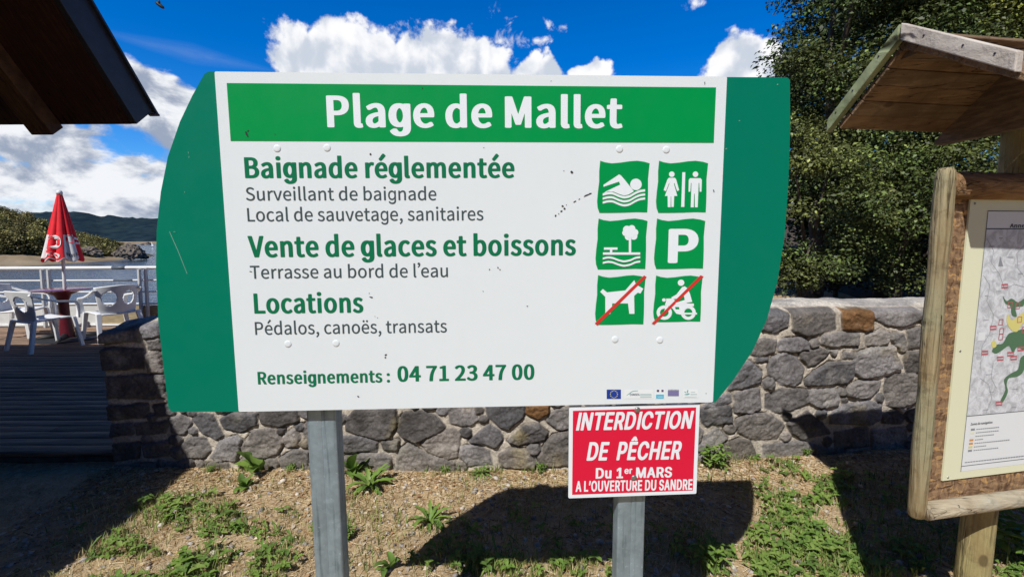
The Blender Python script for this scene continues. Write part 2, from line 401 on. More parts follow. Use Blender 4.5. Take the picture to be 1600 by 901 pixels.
M['weed'] = mat('weed_leaf', (1, 1, 1), 0.5, tint=True, spec=0.3, trans=0.25)
M['dry'] = mat('dry_litter', (1, 1, 1), 0.9, tint=True, spec=0.1)
M['pebble'] = mat('pebble', (1, 1, 1), 0.9, tint=True, spec=0.2, bump=0.3, bscale=90)
M['bark'] = mat('bark', (0.10, 0.08, 0.06), 0.95, 0.35, 12, bump=0.8, bscale=30)
M['deck'] = mat('deck_plank', (0.40, 0.26, 0.17), 0.85, tint=True, col2=(0.13, 0.078, 0.055), vscale=6, bump=0.6, bscale=16, stretch=(0.3, 5, 5), detail=8.0)
M['log'] = wood('weathered_log', (0.20, 0.135, 0.06), (0.40, 0.325, 0.19), 5.0, stain=(0.33, 0.31, 0.19))
M['post_wood'] = wood('round_post', (0.24, 0.17, 0.075), (0.43, 0.35, 0.17), 5.0, stain=(0.38, 0.33, 0.15))
M['rail_wood'] = wood('top_rail', (0.20, 0.105, 0.045), (0.33, 0.20, 0.10), 5.0, grain=(0.06, 1, 1))
M['low_rail'] = wood('bottom_rail', (0.34, 0.27, 0.18), (0.50, 0.43, 0.31), 5.0, grain=(0.06, 1, 1), stain=(0.45, 0.42, 0.33))
M['roof_wood_worn'] = wood('worn_roof_plank', (0.21, 0.125, 0.065), (0.36, 0.235, 0.14), 4.6, grain=(0.05, 1, 1), stain=(0.17, 0.10, 0.055))
M['gusset_wood'] = mat('gusset_wood', (0.17, 0.11, 0.07), 0.85, 0.4, 14, bump=0.3, stretch=(1, 1, 5))
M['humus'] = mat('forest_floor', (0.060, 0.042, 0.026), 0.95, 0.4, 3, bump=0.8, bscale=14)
M['roof_wood'] = wood('roof_plank', (0.17, 0.105, 0.06), (0.31, 0.215, 0.135), 4.0, grain=(0.05, 1, 1), stain=(0.13, 0.085, 0.05))
M['barge_pale'] = wood('pale_barge_board', (0.45, 0.39, 0.335), (0.74, 0.68, 0.61), 5.0, grain=(0.1, 0.1, 0.1))
M['barge_green'] = wood('mossy_barge_board', (0.20, 0.24, 0.12), (0.33, 0.37, 0.22), 5.0, grain=(0.1, 0.1, 0.1))
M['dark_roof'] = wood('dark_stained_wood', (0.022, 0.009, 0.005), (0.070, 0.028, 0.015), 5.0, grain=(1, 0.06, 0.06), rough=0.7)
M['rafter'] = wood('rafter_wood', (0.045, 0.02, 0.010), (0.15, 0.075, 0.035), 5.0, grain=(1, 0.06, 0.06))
M['fascia'] = mat('fascia_metal', (0.022, 0.022, 0.028), 0.5, 0.2, 12)
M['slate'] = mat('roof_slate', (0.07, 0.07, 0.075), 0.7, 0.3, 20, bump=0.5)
M['cladding'] = mat('kiosk_cladding', (0.12, 0.065, 0.035), 0.8, 0.3, 6, stretch=(1, 1, 8))
M['white_metal'] = mat('white_rail_paint', (0.78, 0.79, 0.79), 0.4, 0.05, 6)
M['grey_metal'] = mat('grey_rail_post', (0.50, 0.51, 0.52), 0.5, 0.1, 8)
M['sleeve'] = mat('rail_sleeve', (0.10, 0.12, 0.15), 0.5)
M['parapet'] = mat('parapet_panel', (0.62, 0.62, 0.60), 0.7, 0.08, 5)
M['parapet_wood'] = mat('parapet_timber', (0.34, 0.27, 0.16), 0.8, 0.25, 6, stretch=(1, 1, 8))
M['plastic'] = mat('white_plastic', (0.80, 0.80, 0.80), 0.4, 0.05, 10, spec=0.5)
M['wine'] = mat('wine_red_plastic', (0.12, 0.008, 0.018), 0.4, 0.1, 8)
M['table_top'] = mat('table_top', (0.20, 0.05, 0.065), 0.16, 0.15, 8)
M['black_base'] = mat('black_base', (0.015, 0.015, 0.016), 0.6)
M['red_cloth'] = mat('red_cloth', (0.78, 0.014, 0.028), 0.8, 0.1, 14); M['white_cloth'] = mat('white_cloth', (0.78, 0.76, 0.77), 0.8, 0.05, 14)
M['dark_cloth_print'] = mat('dark_cloth_print', (0.06, 0.05, 0.06), 0.8)
M['mud'] = mat('dry_shore', (0.20, 0.135, 0.07), 0.95, col2=(0.33, 0.25, 0.155), vscale=0.16, bump=0.6, bscale=1.2)
M['scrub_soil'] = mat('hillside_soil', (0.06, 0.06, 0.02), 0.95, col2=(0.12, 0.10, 0.05), vscale=0.08)
M['rock'] = mat('grey_rock', (0.23, 0.18, 0.13), 0.95, col2=(0.085, 0.07, 0.06), vscale=0.9, bump=0.9, bscale=2.0)
M['hills'] = mat('hazy_forest_hills', (0.004, 0.014, 0.026), 0.95, col2=(0.019, 0.036, 0.042), vscale=0.028, bump=1.0, bscale=0.11, spec=0.1)  # bluish distance haze is mixed into this base colour
M['fly'] = mat('fly_body', (0.01, 0.01, 0.01), 0.6)

# ================================================================ letter outlines: advance, then closed loops of x, y in units of 1/700 cap height
GLY = {
 'R': {
  ' ': (214, []),
  ',': (278, [[66,-186,76,-187,111,-170,138,-151,161,-130,184,-103,198,-79,211,-46,218,-16,221,20,216,62,210,80,199,98,191,107,178,116,161,123,141,126,121,125,111,122,91,113,74,98,63,74,63,44,67,32,75,20,83,11,96,2,106,-3,121,-7,131,-8,135,-10,129,-40,121,-58,110,-76,82,-103,42,-127,41,-130,61,-181]]),
  'A': (593, [[-1,-5,94,-6,101,-3,168,207,174,208,408,207,475,-3,484,-6,579,-6,585,-3,586,3,350,699,344,705,239,706,231,702,-5,3,-5,-3],[195,291,289,598,382,291,379,290,199,290]]),
  'C': (622, [[180,38,231,9,290,-11,360,-18,395,-17,425,-12,455,-4,490,11,513,24,539,42,563,63,585,87,582,93,535,147,530,150,525,150,517,147,485,116,465,101,430,83,405,76,385,72,365,71,325,75,315,77,280,90,244,114,213,147,189,186,171,234,160,291,156,351,161,417,172,471,190,516,217,558,245,586,280,609,320,624,365,629,385,628,409,624,442,612,471,594,501,567,510,563,519,567,566,624,566,630,548,648,531,663,505,680,485,691,460,702,430,711,400,716,365,718,295,711,235,692,184,663,134,618,98,567,69,504,52,432,45,351,52,267,69,195,96,135,133,81]]),
  'E': (575, [[88,-3,96,-6,506,-6,511,-6,519,-3,520,75,519,78,513,81,201,81,196,82,194,84,195,324,451,325,458,327,460,333,460,405,459,408,454,411,201,412,196,412,194,414,194,618,201,620,501,620,506,621,509,627,509,699,506,704,501,706,96,706,91,705,87,702]]),
  'I': (292, [[88,-3,96,-6,181,-6,191,-4,194,0,194,699,191,704,186,706,96,706,91,705,86,699]]),
  'L': (531, [[88,-3,96,-6,491,-6,496,-5,501,0,501,75,496,80,491,81,201,81,196,82,194,84,194,699,191,704,186,706,96,706,91,705,86,699]]),
  'N': (703, [[88,-3,96,-6,181,-6,188,-3,190,0,189,393,182,531,183,537,186,540,240,438,495,-3,501,-6,506,-6,591,-6,596,-6,603,-3,604,699,601,704,596,706,511,706,505,705,501,702,500,699,500,309,509,162,506,156,451,261,196,702,191,705,181,706,96,706,91,705,87,702]]),
  'O': (721, [[225,9,285,-11,355,-18,425,-10,480,8,531,39,579,84,615,138,641,201,658,273,663,354,658,432,641,504,613,570,577,621,535,660,485,690,420,712,355,718,290,712,230,694,173,660,130,619,94,567,67,504,51,435,45,354,51,273,68,198,94,138,130,84,175,40],[275,90,241,114,212,147,189,186,171,234,160,291,156,354,160,414,171,471,188,516,213,558,241,588,275,611,315,625,355,629,398,624,435,610,465,590,496,558,519,519,537,471,549,414,552,354,549,291,537,234,520,186,497,147,465,112,432,90,390,75,355,71,315,76]]),
  'P': (617, [[88,-3,96,-6,181,-6,191,-4,194,0,194,270,196,273,301,273,356,276,411,287,456,304,493,327,526,360,549,399,563,441,568,495,563,549,548,594,525,630,491,660,451,681,406,695,356,703,296,706,96,706,91,705,87,702],[195,357,194,621,196,622,286,622,326,621,361,616,391,608,416,595,435,579,449,555,457,528,460,495,457,462,449,432,436,408,419,390,396,376,361,364,331,359,291,357]]),
  'S': (582, [[116,27,146,11,181,-2,216,-11,251,-16,291,-18,341,-15,391,-3,436,17,475,45,500,72,520,105,533,144,538,186,535,225,526,258,513,285,495,309,471,331,448,348,421,363,271,430,231,450,214,462,199,477,188,492,181,510,178,537,180,555,188,576,198,591,211,603,229,615,246,621,271,627,301,629,326,627,361,620,381,613,401,603,431,583,451,566,461,564,469,570,513,624,513,630,494,648,471,665,446,681,421,693,391,704,361,712,331,717,296,718,251,715,209,705,166,687,132,663,105,636,85,603,73,567,68,528,72,492,82,459,96,432,116,407,141,385,164,369,191,354,341,287,379,267,396,254,410,240,419,225,426,204,428,180,425,153,419,135,408,117,391,100,375,90,346,78,321,73,291,71,266,72,241,77,216,84,195,93,171,105,148,120,106,156,96,158,91,156,39,96,36,90,64,63,87,45]]),
  'T': (585, [[235,-4,245,-6,330,-6,339,-3,340,0,341,618,345,620,540,620,549,621,552,627,552,699,550,704,545,706,30,706,25,705,20,702,20,627,20,624,25,620,225,620,232,618,232,0]]),
  'Z': (588, [[39,-3,48,-6,528,-6,533,-6,540,-3,541,75,538,80,533,81,178,81,173,84,535,645,536,699,533,704,528,706,83,706,76,705,72,702,71,627,73,623,78,620,398,620,401,618,39,57]]),
  'a': (550, [[114,6,141,-7,171,-15,206,-18,236,-16,256,-12,277,-6,306,6,346,28,371,46,374,42,381,-3,391,-6,461,-6,469,-3,471,0,471,318,469,366,461,408,448,444,430,474,404,501,369,522,326,534,281,538,251,536,216,531,191,525,161,515,131,502,89,480,71,468,68,465,103,402,111,398,116,399,171,430,206,444,226,449,246,452,266,453,291,451,311,444,331,432,343,417,354,396,363,354,364,336,361,333,296,324,231,310,170,291,123,267,91,243,67,213,51,174,46,135,49,102,58,72,72,45,90,24],[185,75,175,81,166,90,159,102,152,120,151,138,154,165,161,183,175,201,199,219,231,234,271,246,316,256,361,262,364,261,364,258,364,129,362,126,314,90,296,80,266,69,246,65,216,65,201,68]]),
  'b': (603, [[80,-3,88,-6,163,-5,168,0,173,37,178,36,214,12,237,0,258,-8,293,-17,318,-18,363,-13,408,2,448,26,480,57,511,99,532,147,547,204,551,270,548,327,538,378,521,423,498,462,467,495,428,519,388,532,333,538,313,536,293,533,263,524,223,505,183,479,186,552,186,759,183,764,178,766,88,766,83,765,78,762,78,3],[218,93,186,117,186,387,233,424,268,442,283,448,303,452,313,452,343,449,368,441,391,426,409,405,424,375,434,342,439,309,441,267,438,222,429,180,416,147,400,120,378,96,353,79,328,70,303,67,288,68,268,72,249,78]]),
  'c': (500, [[149,24,190,1,240,-14,290,-18,315,-17,345,-13,365,-8,390,1,430,21,470,51,468,57,432,114,425,118,415,116,388,96,365,82,347,75,330,70,300,66,270,69,240,80,215,96,194,117,174,147,161,180,153,216,150,258,153,303,161,339,175,372,195,401,215,420,245,440,270,448,300,452,315,452,338,447,353,441,375,428,400,409,410,408,415,411,460,470,455,477,430,497,395,517,370,527,350,532,325,537,300,538,245,532,198,519,155,496,115,462,86,426,60,375,45,321,40,261,45,195,58,144,81,96,110,57]]),
  'd': (605, [[167,3,216,-14,266,-18,291,-17,316,-11,336,-5,356,4,380,18,416,44,423,0,426,-4,436,-6,506,-6,512,-3,514,0,514,759,511,765,506,766,416,766,411,765,407,762,406,561,409,495,406,493,376,513,346,526,321,533,301,537,276,538,231,533,186,519,146,494,110,462,81,420,60,375,46,321,41,258,44,198,56,144,74,96,99,57,133,24],[227,81,206,96,187,117,171,144,160,177,153,216,151,258,154,303,162,339,175,372,194,402,214,423,236,438,261,448,291,452,306,452,336,445,361,435,380,423,406,402,406,135,390,117,361,93,341,81,316,71,301,68,281,68,256,70]]),
  'e': (542, [[152,24,195,1,245,-14,295,-18,325,-17,370,-10,400,-2,440,15,478,39,448,99,445,102,440,104,430,102,403,87,385,78,360,70,340,66,310,63,280,66,245,76,219,90,195,111,176,135,160,168,150,201,147,231,150,233,485,233,490,233,494,237,499,288,495,342,485,390,468,432,445,468,413,498,375,520,330,534,280,538,235,533,190,518,150,495,113,462,85,425,60,375,45,321,40,261,45,195,59,144,82,96,113,57],[146,309,151,336,161,366,175,393,194,417,215,434,237,447,265,454,285,456,310,454,332,447,353,435,368,420,384,396,394,369,400,339,402,309,400,307,395,307,150,307]]),
  'g': (546, [[99,-153,133,-180,158,-193,183,-202,238,-212,293,-212,348,-202,373,-193,398,-181,432,-153,458,-118,475,-78,482,-28,483,522,478,528,397,527,395,522,395,457,393,452,373,481,358,497,333,515,313,525,293,531,263,535,233,534,203,529,163,514,128,492,99,462,78,432,59,392,45,342,39,302,38,242,44,187,53,152,73,107,98,70,128,41,168,17,208,5,248,1,283,3,318,12,338,23,358,39,388,76,392,72,392,67,392,-23,388,-48,383,-63,373,-82,353,-102,328,-116,293,-126,258,-128,223,-124,203,-117,178,-103,158,-84,135,-53,128,-50,59,-93,59,-98,73,-122],[175,122,159,142,146,167,138,192,131,227,129,267,131,302,138,337,148,367,161,392,176,412,193,427,213,438,233,445,263,448,293,445,313,438,338,422,360,397,376,367,387,332,393,292,393,237,387,197,375,162,361,137,343,115,318,99,293,90,253,88,223,93,198,104]]),
  'i': (275, [[79,-3,89,-6,174,-6,184,-3,186,0,186,519,184,522,174,525,89,525,80,522,78,519,78,0],[92,630,104,624,119,621,134,620,149,621,159,624,174,632,188,645,195,657,200,684,198,699,191,717,184,726,173,735,159,741,144,745,119,745,99,739,80,726,69,708,64,684,68,660,79,641]]),
  'l': (284, [[116,0,133,-10,151,-15,178,-18,213,-16,233,-11,240,-6,228,63,226,66,218,68,203,66,194,69,189,78,186,90,186,759,183,764,173,766,88,766,81,765,78,759,79,78,83,54,90,33,101,15]]),
  'n': (595, [[79,-3,88,-6,178,-6,184,-3,186,375,221,408,254,432,283,445,298,448,318,449,338,448,353,443,372,432,383,420,393,402,400,378,405,318,405,0,408,-4,418,-6,503,-6,511,-3,512,327,510,375,503,417,490,453,472,483,452,504,418,524,383,535,343,538,318,536,288,530,268,523,243,511,222,498,178,462,176,465,168,522,158,525,88,525,80,522,78,519]]),
  'o': (591, [[151,24,195,0,245,-14,290,-18,335,-14,385,0,428,24,466,57,496,96,520,144,534,198,539,258,534,321,518,378,496,423,464,465,429,495,390,517,340,533,290,538,240,533,193,519,155,498,112,462,82,423,59,375,45,321,40,261,45,195,59,144,83,96,113,57],[232,81,210,96,190,117,172,147,161,177,152,219,150,258,152,303,160,339,172,372,191,402,210,423,235,439,260,449,290,452,320,448,347,438,369,423,389,402,405,375,420,339,427,303,430,258,427,216,420,180,407,147,389,117,365,93,345,79,320,70,290,66,260,70]]),
  'r': (383, [[79,-3,88,-6,178,-6,184,-3,186,333,200,363,214,387,230,408,246,423,263,435,278,442,293,446,303,447,328,446,358,439,363,441,366,444,382,522,368,530,348,536,318,538,293,536,268,529,248,519,228,506,208,489,178,453,175,459,168,522,158,525,88,525,80,522,78,519]]),
  's': (459, [[64,27,111,4,140,-6,166,-13,196,-17,221,-18,271,-15,311,-5,346,11,372,30,391,51,409,81,419,111,422,141,418,174,408,204,390,231,371,249,341,269,291,292,217,321,186,337,168,351,161,360,155,372,152,390,158,417,173,438,186,446,200,453,221,457,241,458,271,454,286,450,307,441,350,414,356,412,361,413,366,417,408,471,406,477,391,488,351,512,311,527,266,536,236,538,196,535,161,527,126,512,100,495,77,471,61,444,53,417,49,384,53,354,63,327,79,303,101,282,123,267,151,252,246,214,266,204,297,183,309,168,316,153,318,135,313,108,306,94,296,84,283,75,270,69,246,63,226,61,206,62,186,66,149,78,115,96,81,121,76,123,68,123,63,120,21,60,22,57,41,42]]),
  't': (373, [[151,9,176,-5,206,-14,251,-18,276,-17,306,-11,351,1,356,6,340,72,336,77,326,78,298,69,276,64,256,65,241,69,226,77,217,87,209,102,204,117,200,159,200,441,206,442,331,442,338,444,341,450,341,519,340,522,331,525,201,525,200,666,196,670,191,671,116,671,110,669,107,663,97,525,26,520,20,519,16,513,16,450,19,444,26,442,91,442,93,441,93,162,95,123,101,90,111,59,126,33]]),
  'u': (592, [[135,12,165,-5,200,-15,240,-18,270,-16,295,-11,320,-1,340,9,362,24,405,60,412,-3,420,-6,490,-6,501,-3,503,3,503,519,501,522,495,524,405,525,397,522,396,153,361,114,330,89,315,80,300,74,285,71,265,69,245,71,230,75,211,87,200,99,192,114,183,141,178,201,178,519,175,523,165,525,80,525,72,522,70,192,73,144,80,102,92,66,111,36]]),
  'v': (510, [[192,-4,202,-6,302,-6,310,-3,494,516,493,522,487,524,397,524,392,523,389,519,291,225,252,101,247,107,112,520,107,524,102,525,12,525,4,522,2,519]]),
  'x': (488, [[6,-3,14,-6,104,-6,109,-6,115,-3,229,198,234,196,239,189,281,117,357,-3,364,-6,369,-6,459,-6,464,-6,470,-3,470,3,301,261,457,516,458,519,454,523,449,524,359,525,349,522,244,333,130,522,119,525,29,525,20,522,19,516,174,270,6,3]]),
  'à': (550, [[114,6,141,-7,171,-15,206,-18,236,-16,256,-12,277,-6,306,6,346,28,371,46,374,42,381,-3,391,-6,461,-6,469,-3,471,0,471,318,469,366,461,408,448,444,430,474,404,501,369,522,326,534,281,538,251,536,216,531,191,525,161,515,131,502,89,480,71,468,68,465,103,402,111,398,116,399,171,430,206,444,226,449,246,452,266,453,291,451,311,444,331,432,343,417,354,396,363,354,364,336,361,333,296,324,231,310,170,291,123,267,91,243,67,213,51,174,46,135,49,102,58,72,72,45,90,24],[185,75,175,81,166,90,159,102,152,120,151,138,154,165,161,183,175,201,199,219,231,234,271,246,316,256,361,262,364,261,364,258,364,129,362,126,314,90,296,80,266,69,246,65,216,65,201,68],[292,609,296,606,301,605,310,609,353,651,355,657,204,834,201,837,191,839,186,837,126,780,124,774]]),
  'é': (542, [[152,24,195,1,245,-14,295,-18,325,-17,370,-10,400,-2,440,15,478,39,448,99,445,102,440,104,430,102,403,87,385,78,360,70,340,66,310,63,280,66,245,76,219,90,195,111,176,135,160,168,150,201,147,231,150,233,485,233,490,233,494,237,499,288,495,342,485,390,468,432,445,468,413,498,375,520,330,534,280,538,235,533,190,518,150,495,113,462,85,425,60,375,45,321,40,261,45,195,59,144,82,96,113,57],[146,309,151,336,161,366,175,393,194,417,215,434,237,447,265,454,285,456,310,454,332,447,353,435,368,420,384,396,394,369,400,339,402,309,400,307,395,307,150,307],[260,607,270,606,276,609,442,774,440,780,380,837,375,839,365,837,362,834,212,657,214,651]]),
  'ë': (542, [[152,24,195,1,245,-14,295,-18,325,-17,370,-10,400,-2,440,15,478,39,448,99,445,102,440,104,430,102,403,87,385,78,360,70,340,66,310,63,280,66,245,76,219,90,195,111,176,135,160,168,150,201,147,231,150,233,485,233,490,233,494,237,499,288,495,342,485,390,468,432,445,468,413,498,375,520,330,534,280,538,235,533,190,518,150,495,113,462,85,425,60,375,45,321,40,261,45,195,59,144,82,96,113,57],[146,309,151,336,161,366,175,393,194,417,215,434,237,447,265,454,285,456,310,454,332,447,353,435,368,420,384,396,394,369,400,339,402,309,400,307,395,307,150,307],[141,633,152,627,165,623,180,621,195,623,205,627,220,635,232,648,237,657,242,681,241,693,233,711,226,720,215,728,205,733,190,737,180,738,165,737,150,732,132,720,120,702,116,681,120,660,126,648],[346,633,358,627,370,623,385,621,400,623,411,627,425,635,437,648,442,657,447,681,442,705,436,714,424,726,410,734,400,737,385,738,375,738,355,732,337,720,327,705,322,690,322,669,331,648]]),
  '’': (188, [[60,531,70,530,95,544,118,560,140,581,158,602,173,626,185,653,193,683,195,713,194,734,189,752,181,770,172,782,160,794,146,803,130,808,110,811,89,809,75,804,62,797,45,779,36,755,36,731,39,719,45,707,55,695,75,682,90,677,105,676,115,677,119,674,109,644,88,614,70,597,37,575,37,569]]),
 },
 'B': {
  ' ': (214, []),
  '0': (584, [[185,-18,195,-21,205,-23,265,-29,280,-28,334,-22,390,0,432,32,465,73,492,127,510,190,522,265,526,352,522,439,510,514,492,575,466,627,433,668,390,701,335,722,270,729,255,729,205,723,190,720,140,700,98,668,64,627,39,575,20,512,9,439,5,352,9,265,20,190,39,127,65,73,98,32,140,0],[262,77,247,85,229,103,211,133,196,170,184,222,177,281,175,352,177,423,184,483,196,532,211,572,229,599,247,617,265,625,270,624,284,617,302,599,320,572,335,532,347,483,354,423,356,352,354,281,347,222,335,170,320,133,302,103,281,83,268,77,265,77]]),
  '1': (584, [[51,-11,66,-15,81,-17,471,-17,486,-15,496,-13,504,-9,510,-3,511,74,504,82,491,87,476,89,371,90,371,701,367,706,361,711,351,714,336,717,256,717,238,714,227,710,196,695,166,683,136,674,86,663,79,659,73,653,73,594,79,586,91,581,106,578,196,578,198,576,198,92,196,90,76,89,57,86,46,80,41,72,41,-1,45,-7]]),
  '2': (584, [[10,-11,25,-16,40,-17,485,-17,500,-15,515,-11,521,-7,525,-1,525,76,520,83,510,88,500,91,485,92,244,92,328,179,374,234,416,291,447,345,471,398,487,453,492,507,488,552,477,594,458,631,433,663,401,689,358,710,305,724,250,729,200,727,163,720,125,709,99,697,68,679,42,659,18,637,-5,612,-1,604,51,552,65,546,75,544,90,544,110,546,125,552,159,586,174,598,190,609,205,617,217,621,230,624,245,623,259,620,275,611,289,598,303,578,312,556,318,531,320,505,315,459,301,412,278,363,244,309,199,252,145,193,79,127,1,56,-1,-1,3,-7]]),
  '3': (584, [[115,-7,155,-19,195,-26,250,-29,315,-24,370,-11,416,10,450,34,477,62,502,101,515,141,519,186,517,222,508,255,493,285,474,311,450,332,421,352,387,368,388,370,416,386,438,403,459,425,475,451,486,477,493,506,496,538,492,577,480,615,460,647,435,672,400,696,357,714,315,724,300,726,250,729,210,727,170,721,138,712,110,701,82,686,57,670,15,637,11,631,12,625,60,568,66,564,77,560,90,557,105,557,120,559,130,562,138,566,170,593,198,611,225,621,245,624,255,624,266,621,279,615,292,605,304,591,312,575,319,554,321,530,318,504,311,481,300,461,282,443,263,431,240,423,210,417,155,413,140,409,132,405,127,398,127,330,132,322,145,317,160,314,215,311,250,306,278,297,303,283,320,267,334,245,342,220,345,190,342,162,335,139,322,117,310,103,294,91,275,82,260,79,245,77,230,78,214,81,196,87,178,95,145,117,110,148,100,154,85,157,65,157,48,154,35,148,-13,89,-15,81,8,58,29,40,51,24,82,6]]),
  '4': (584, [[296,-13,306,-15,321,-17,411,-17,431,-14,446,-7,450,1,450,175,456,176,506,176,521,178,531,181,538,185,543,193,543,264,540,270,531,275,516,278,501,280,456,280,451,280,450,281,450,701,447,706,436,712,426,715,411,717,301,717,281,712,271,706,-24,252,-23,191,-18,185,-4,179,16,176,276,176,282,175,282,-1,286,-7],[171,280,167,281,276,445,280,448,281,452,281,280]]),
  '7': (584, [[159,-12,169,-15,184,-17,284,-17,299,-15,309,-13,316,-9,322,-3,337,187,349,268,368,347,393,420,428,493,471,566,528,645,528,703,522,708,514,712,494,717,44,717,29,715,17,712,10,708,4,703,4,623,9,618,22,612,44,609,324,609,330,608,297,558,257,487,224,416,198,343,178,264,163,185,153,96,146,-1,150,-7]]),
  ':': (319, [[77,-20,102,-27,127,-29,137,-29,157,-28,172,-25,188,-20,206,-10,218,0,226,10,233,24,239,52,237,69,232,85,218,107,204,119,187,128,167,134,142,137,127,137,103,135,76,127,61,119,49,109,39,97,32,83,27,54,32,24,47,0,62,-11],[77,366,102,358,127,356,137,356,157,357,171,360,189,366,207,376,217,384,226,396,233,409,239,437,237,455,232,471,218,492,204,504,187,514,167,520,142,523,127,523,102,520,75,512,61,504,49,494,39,483,32,469,27,439,32,409,39,396,49,384,61,374]]),
  'A': (634, [[-29,-11,-14,-15,1,-17,96,-17,116,-14,125,-11,132,-7,136,-1,198,195,201,197,377,196,440,-1,444,-7,451,-11,466,-16,481,-17,581,-17,596,-15,606,-13,613,-9,619,-3,619,3,382,703,376,708,368,712,356,716,346,717,231,717,211,712,203,708,198,703,-39,3,-37,-5],[232,301,286,475,291,477,345,301]]),
  'B': (681, [[64,-11,78,-15,93,-17,323,-17,388,-13,448,-2,503,17,547,42,582,74,608,113,622,155,627,204,625,240,617,272,603,299,584,325,560,347,535,363,503,376,503,378,524,392,545,412,559,430,571,451,580,477,586,503,587,531,582,574,569,610,546,643,508,672,472,691,428,704,418,706,363,714,303,717,93,717,78,715,67,712,59,708,54,703,53,1,55,-5],[228,88,228,317,303,317,338,316,370,311,390,305,410,295,430,280,442,262,452,236,454,208,451,177,443,151,428,129,411,113,389,102,368,95,333,89,303,88],[228,420,227,612,228,613,233,613,288,613,323,612,343,609,358,605,378,596,393,584,404,568,412,544,414,519,412,493,406,473,395,455,380,442,363,432,344,426,318,422,288,420]]),
  'C': (663, [[208,0,277,-21,347,-29,362,-29,402,-27,442,-21,483,-10,512,2,542,19,569,38,592,58,615,81,618,87,616,93,564,152,547,159,527,161,507,159,492,154,453,119,437,107,420,97,403,89,387,85,372,83,362,83,337,85,307,96,275,117,245,148,222,188,204,235,193,291,189,352,193,413,205,469,223,514,248,554,277,583,308,603,342,615,372,618,387,615,397,613,412,606,426,599,443,587,471,562,478,558,487,555,502,552,517,552,528,554,542,558,551,564,601,625,598,633,561,666,538,682,510,698,482,710,447,720,407,727,367,729,292,723,276,720,209,698,150,664,103,621,65,568,36,504,19,431,12,350,18,269,36,194,64,131,102,77,149,34]]),
  'D': (711, [[64,-11,78,-15,93,-17,283,-17,368,-9,443,11,508,44,558,88,595,139,622,202,638,274,644,353,638,432,622,503,595,564,555,618,508,657,448,687,438,691,363,710,278,717,88,717,78,715,67,712,59,708,54,703,53,1,55,-5],[228,90,227,610,228,611,233,611,258,611,303,608,341,598,375,580,409,550,433,515,452,467,463,414,467,351,463,291,452,236,434,191,407,151,377,123,340,104,303,93,258,90]]),
  'E': (616, [[64,-11,78,-15,93,-17,513,-17,528,-15,538,-13,546,-9,552,-3,553,76,547,84,533,90,513,92,233,92,227,94,228,313,458,314,473,316,483,320,491,325,493,331,493,406,488,413,478,419,468,421,453,423,233,423,227,424,227,608,233,609,503,609,518,610,530,614,540,620,542,625,542,701,539,706,533,710,523,714,508,717,93,717,78,715,68,713,59,708,55,705,53,1,55,-5]]),
  'I': (334, [[64,-11,78,-15,93,-17,188,-17,203,-15,213,-12,223,-7,227,-1,227,701,224,706,214,712,203,715,188,717,98,717,83,716,73,714,63,710,57,706,53,701,53,1,55,-5]]),
  'K': (671, [[64,-11,78,-15,93,-17,188,-17,198,-16,212,-13,221,-9,225,-5,227,1,227,218,293,298,298,299,476,-7,488,-13,508,-17,613,-17,628,-16,638,-14,648,-10,654,-5,656,-1,654,5,405,434,622,697,622,703,617,708,608,713,593,716,578,717,473,717,457,714,442,708,228,453,226,705,218,710,208,714,198,716,183,717,88,717,78,715,67,712,59,708,55,705,53,1,55,-5]]),
  'L': (572, [[64,-11,78,-15,93,-17,493,-17,508,-16,523,-11,530,-7,534,-1,534,76,528,84,518,88,508,91,493,92,233,92,227,94,227,701,224,706,214,712,203,715,188,717,98,717,83,716,73,714,63,710,57,706,53,701,53,1,55,-5]]),
  'M': (829, [[64,-11,78,-15,93,-17,183,-17,198,-14,208,-11,218,-3,219,305,221,317,223,318,316,66,320,62,328,58,343,55,358,54,418,54,433,55,445,58,453,62,459,68,548,315,552,319,553,329,555,-3,561,-9,568,-13,578,-15,593,-17,688,-17,708,-12,720,-5,722,1,722,701,719,706,713,710,703,714,693,716,678,717,563,717,543,712,532,705,388,303,244,705,238,709,228,714,213,716,198,717,88,717,78,715,67,712,59,708,55,705,53,1,55,-5]]),
  'N': (744, [[64,-11,78,-15,93,-17,183,-17,198,-15,208,-13,216,-9,222,-3,223,409,463,-6,476,-13,493,-17,593,-17,608,-16,618,-14,628,-10,635,-5,637,1,637,701,634,706,628,710,618,714,605,716,498,716,488,715,478,712,470,706,467,703,467,305,463,298,226,706,213,713,193,717,93,717,78,715,68,713,59,708,55,705,53,1,55,-5]]),
  'O': (762, [[202,1,272,-21,342,-29,357,-29,437,-21,502,0,512,4,566,38,611,81,646,133,674,198,690,271,696,352,690,435,674,506,647,568,611,621,563,666,507,699,437,721,357,729,342,729,282,723,265,720,202,699,143,664,97,621,61,568,35,506,18,435,12,352,18,271,35,198,61,137,98,81,142,38],[305,95,272,117,244,148,221,188,204,235,193,291,189,352,193,413,204,469,221,516,244,554,271,583,302,605,332,615,352,617,377,615,405,605,435,585,465,554,487,516,505,469,516,413,519,352,516,291,505,235,488,188,465,148,436,117,407,97,377,85,352,83,332,85]]),
  'P': (658, [[64,-11,78,-15,93,-17,188,-17,203,-15,213,-12,221,-9,227,-3,228,262,303,262,368,266,428,278,477,295,526,325,558,357,582,396,596,444,601,495,596,548,581,594,558,631,523,663,478,687,423,704,358,714,298,717,93,717,78,715,67,712,59,708,54,703,53,1,55,-5],[228,368,227,610,228,611,233,611,283,611,318,610,348,606,368,600,385,592,403,576,415,556,424,529,427,495,424,461,417,434,403,410,386,392,365,380,343,373,318,369,283,367]]),
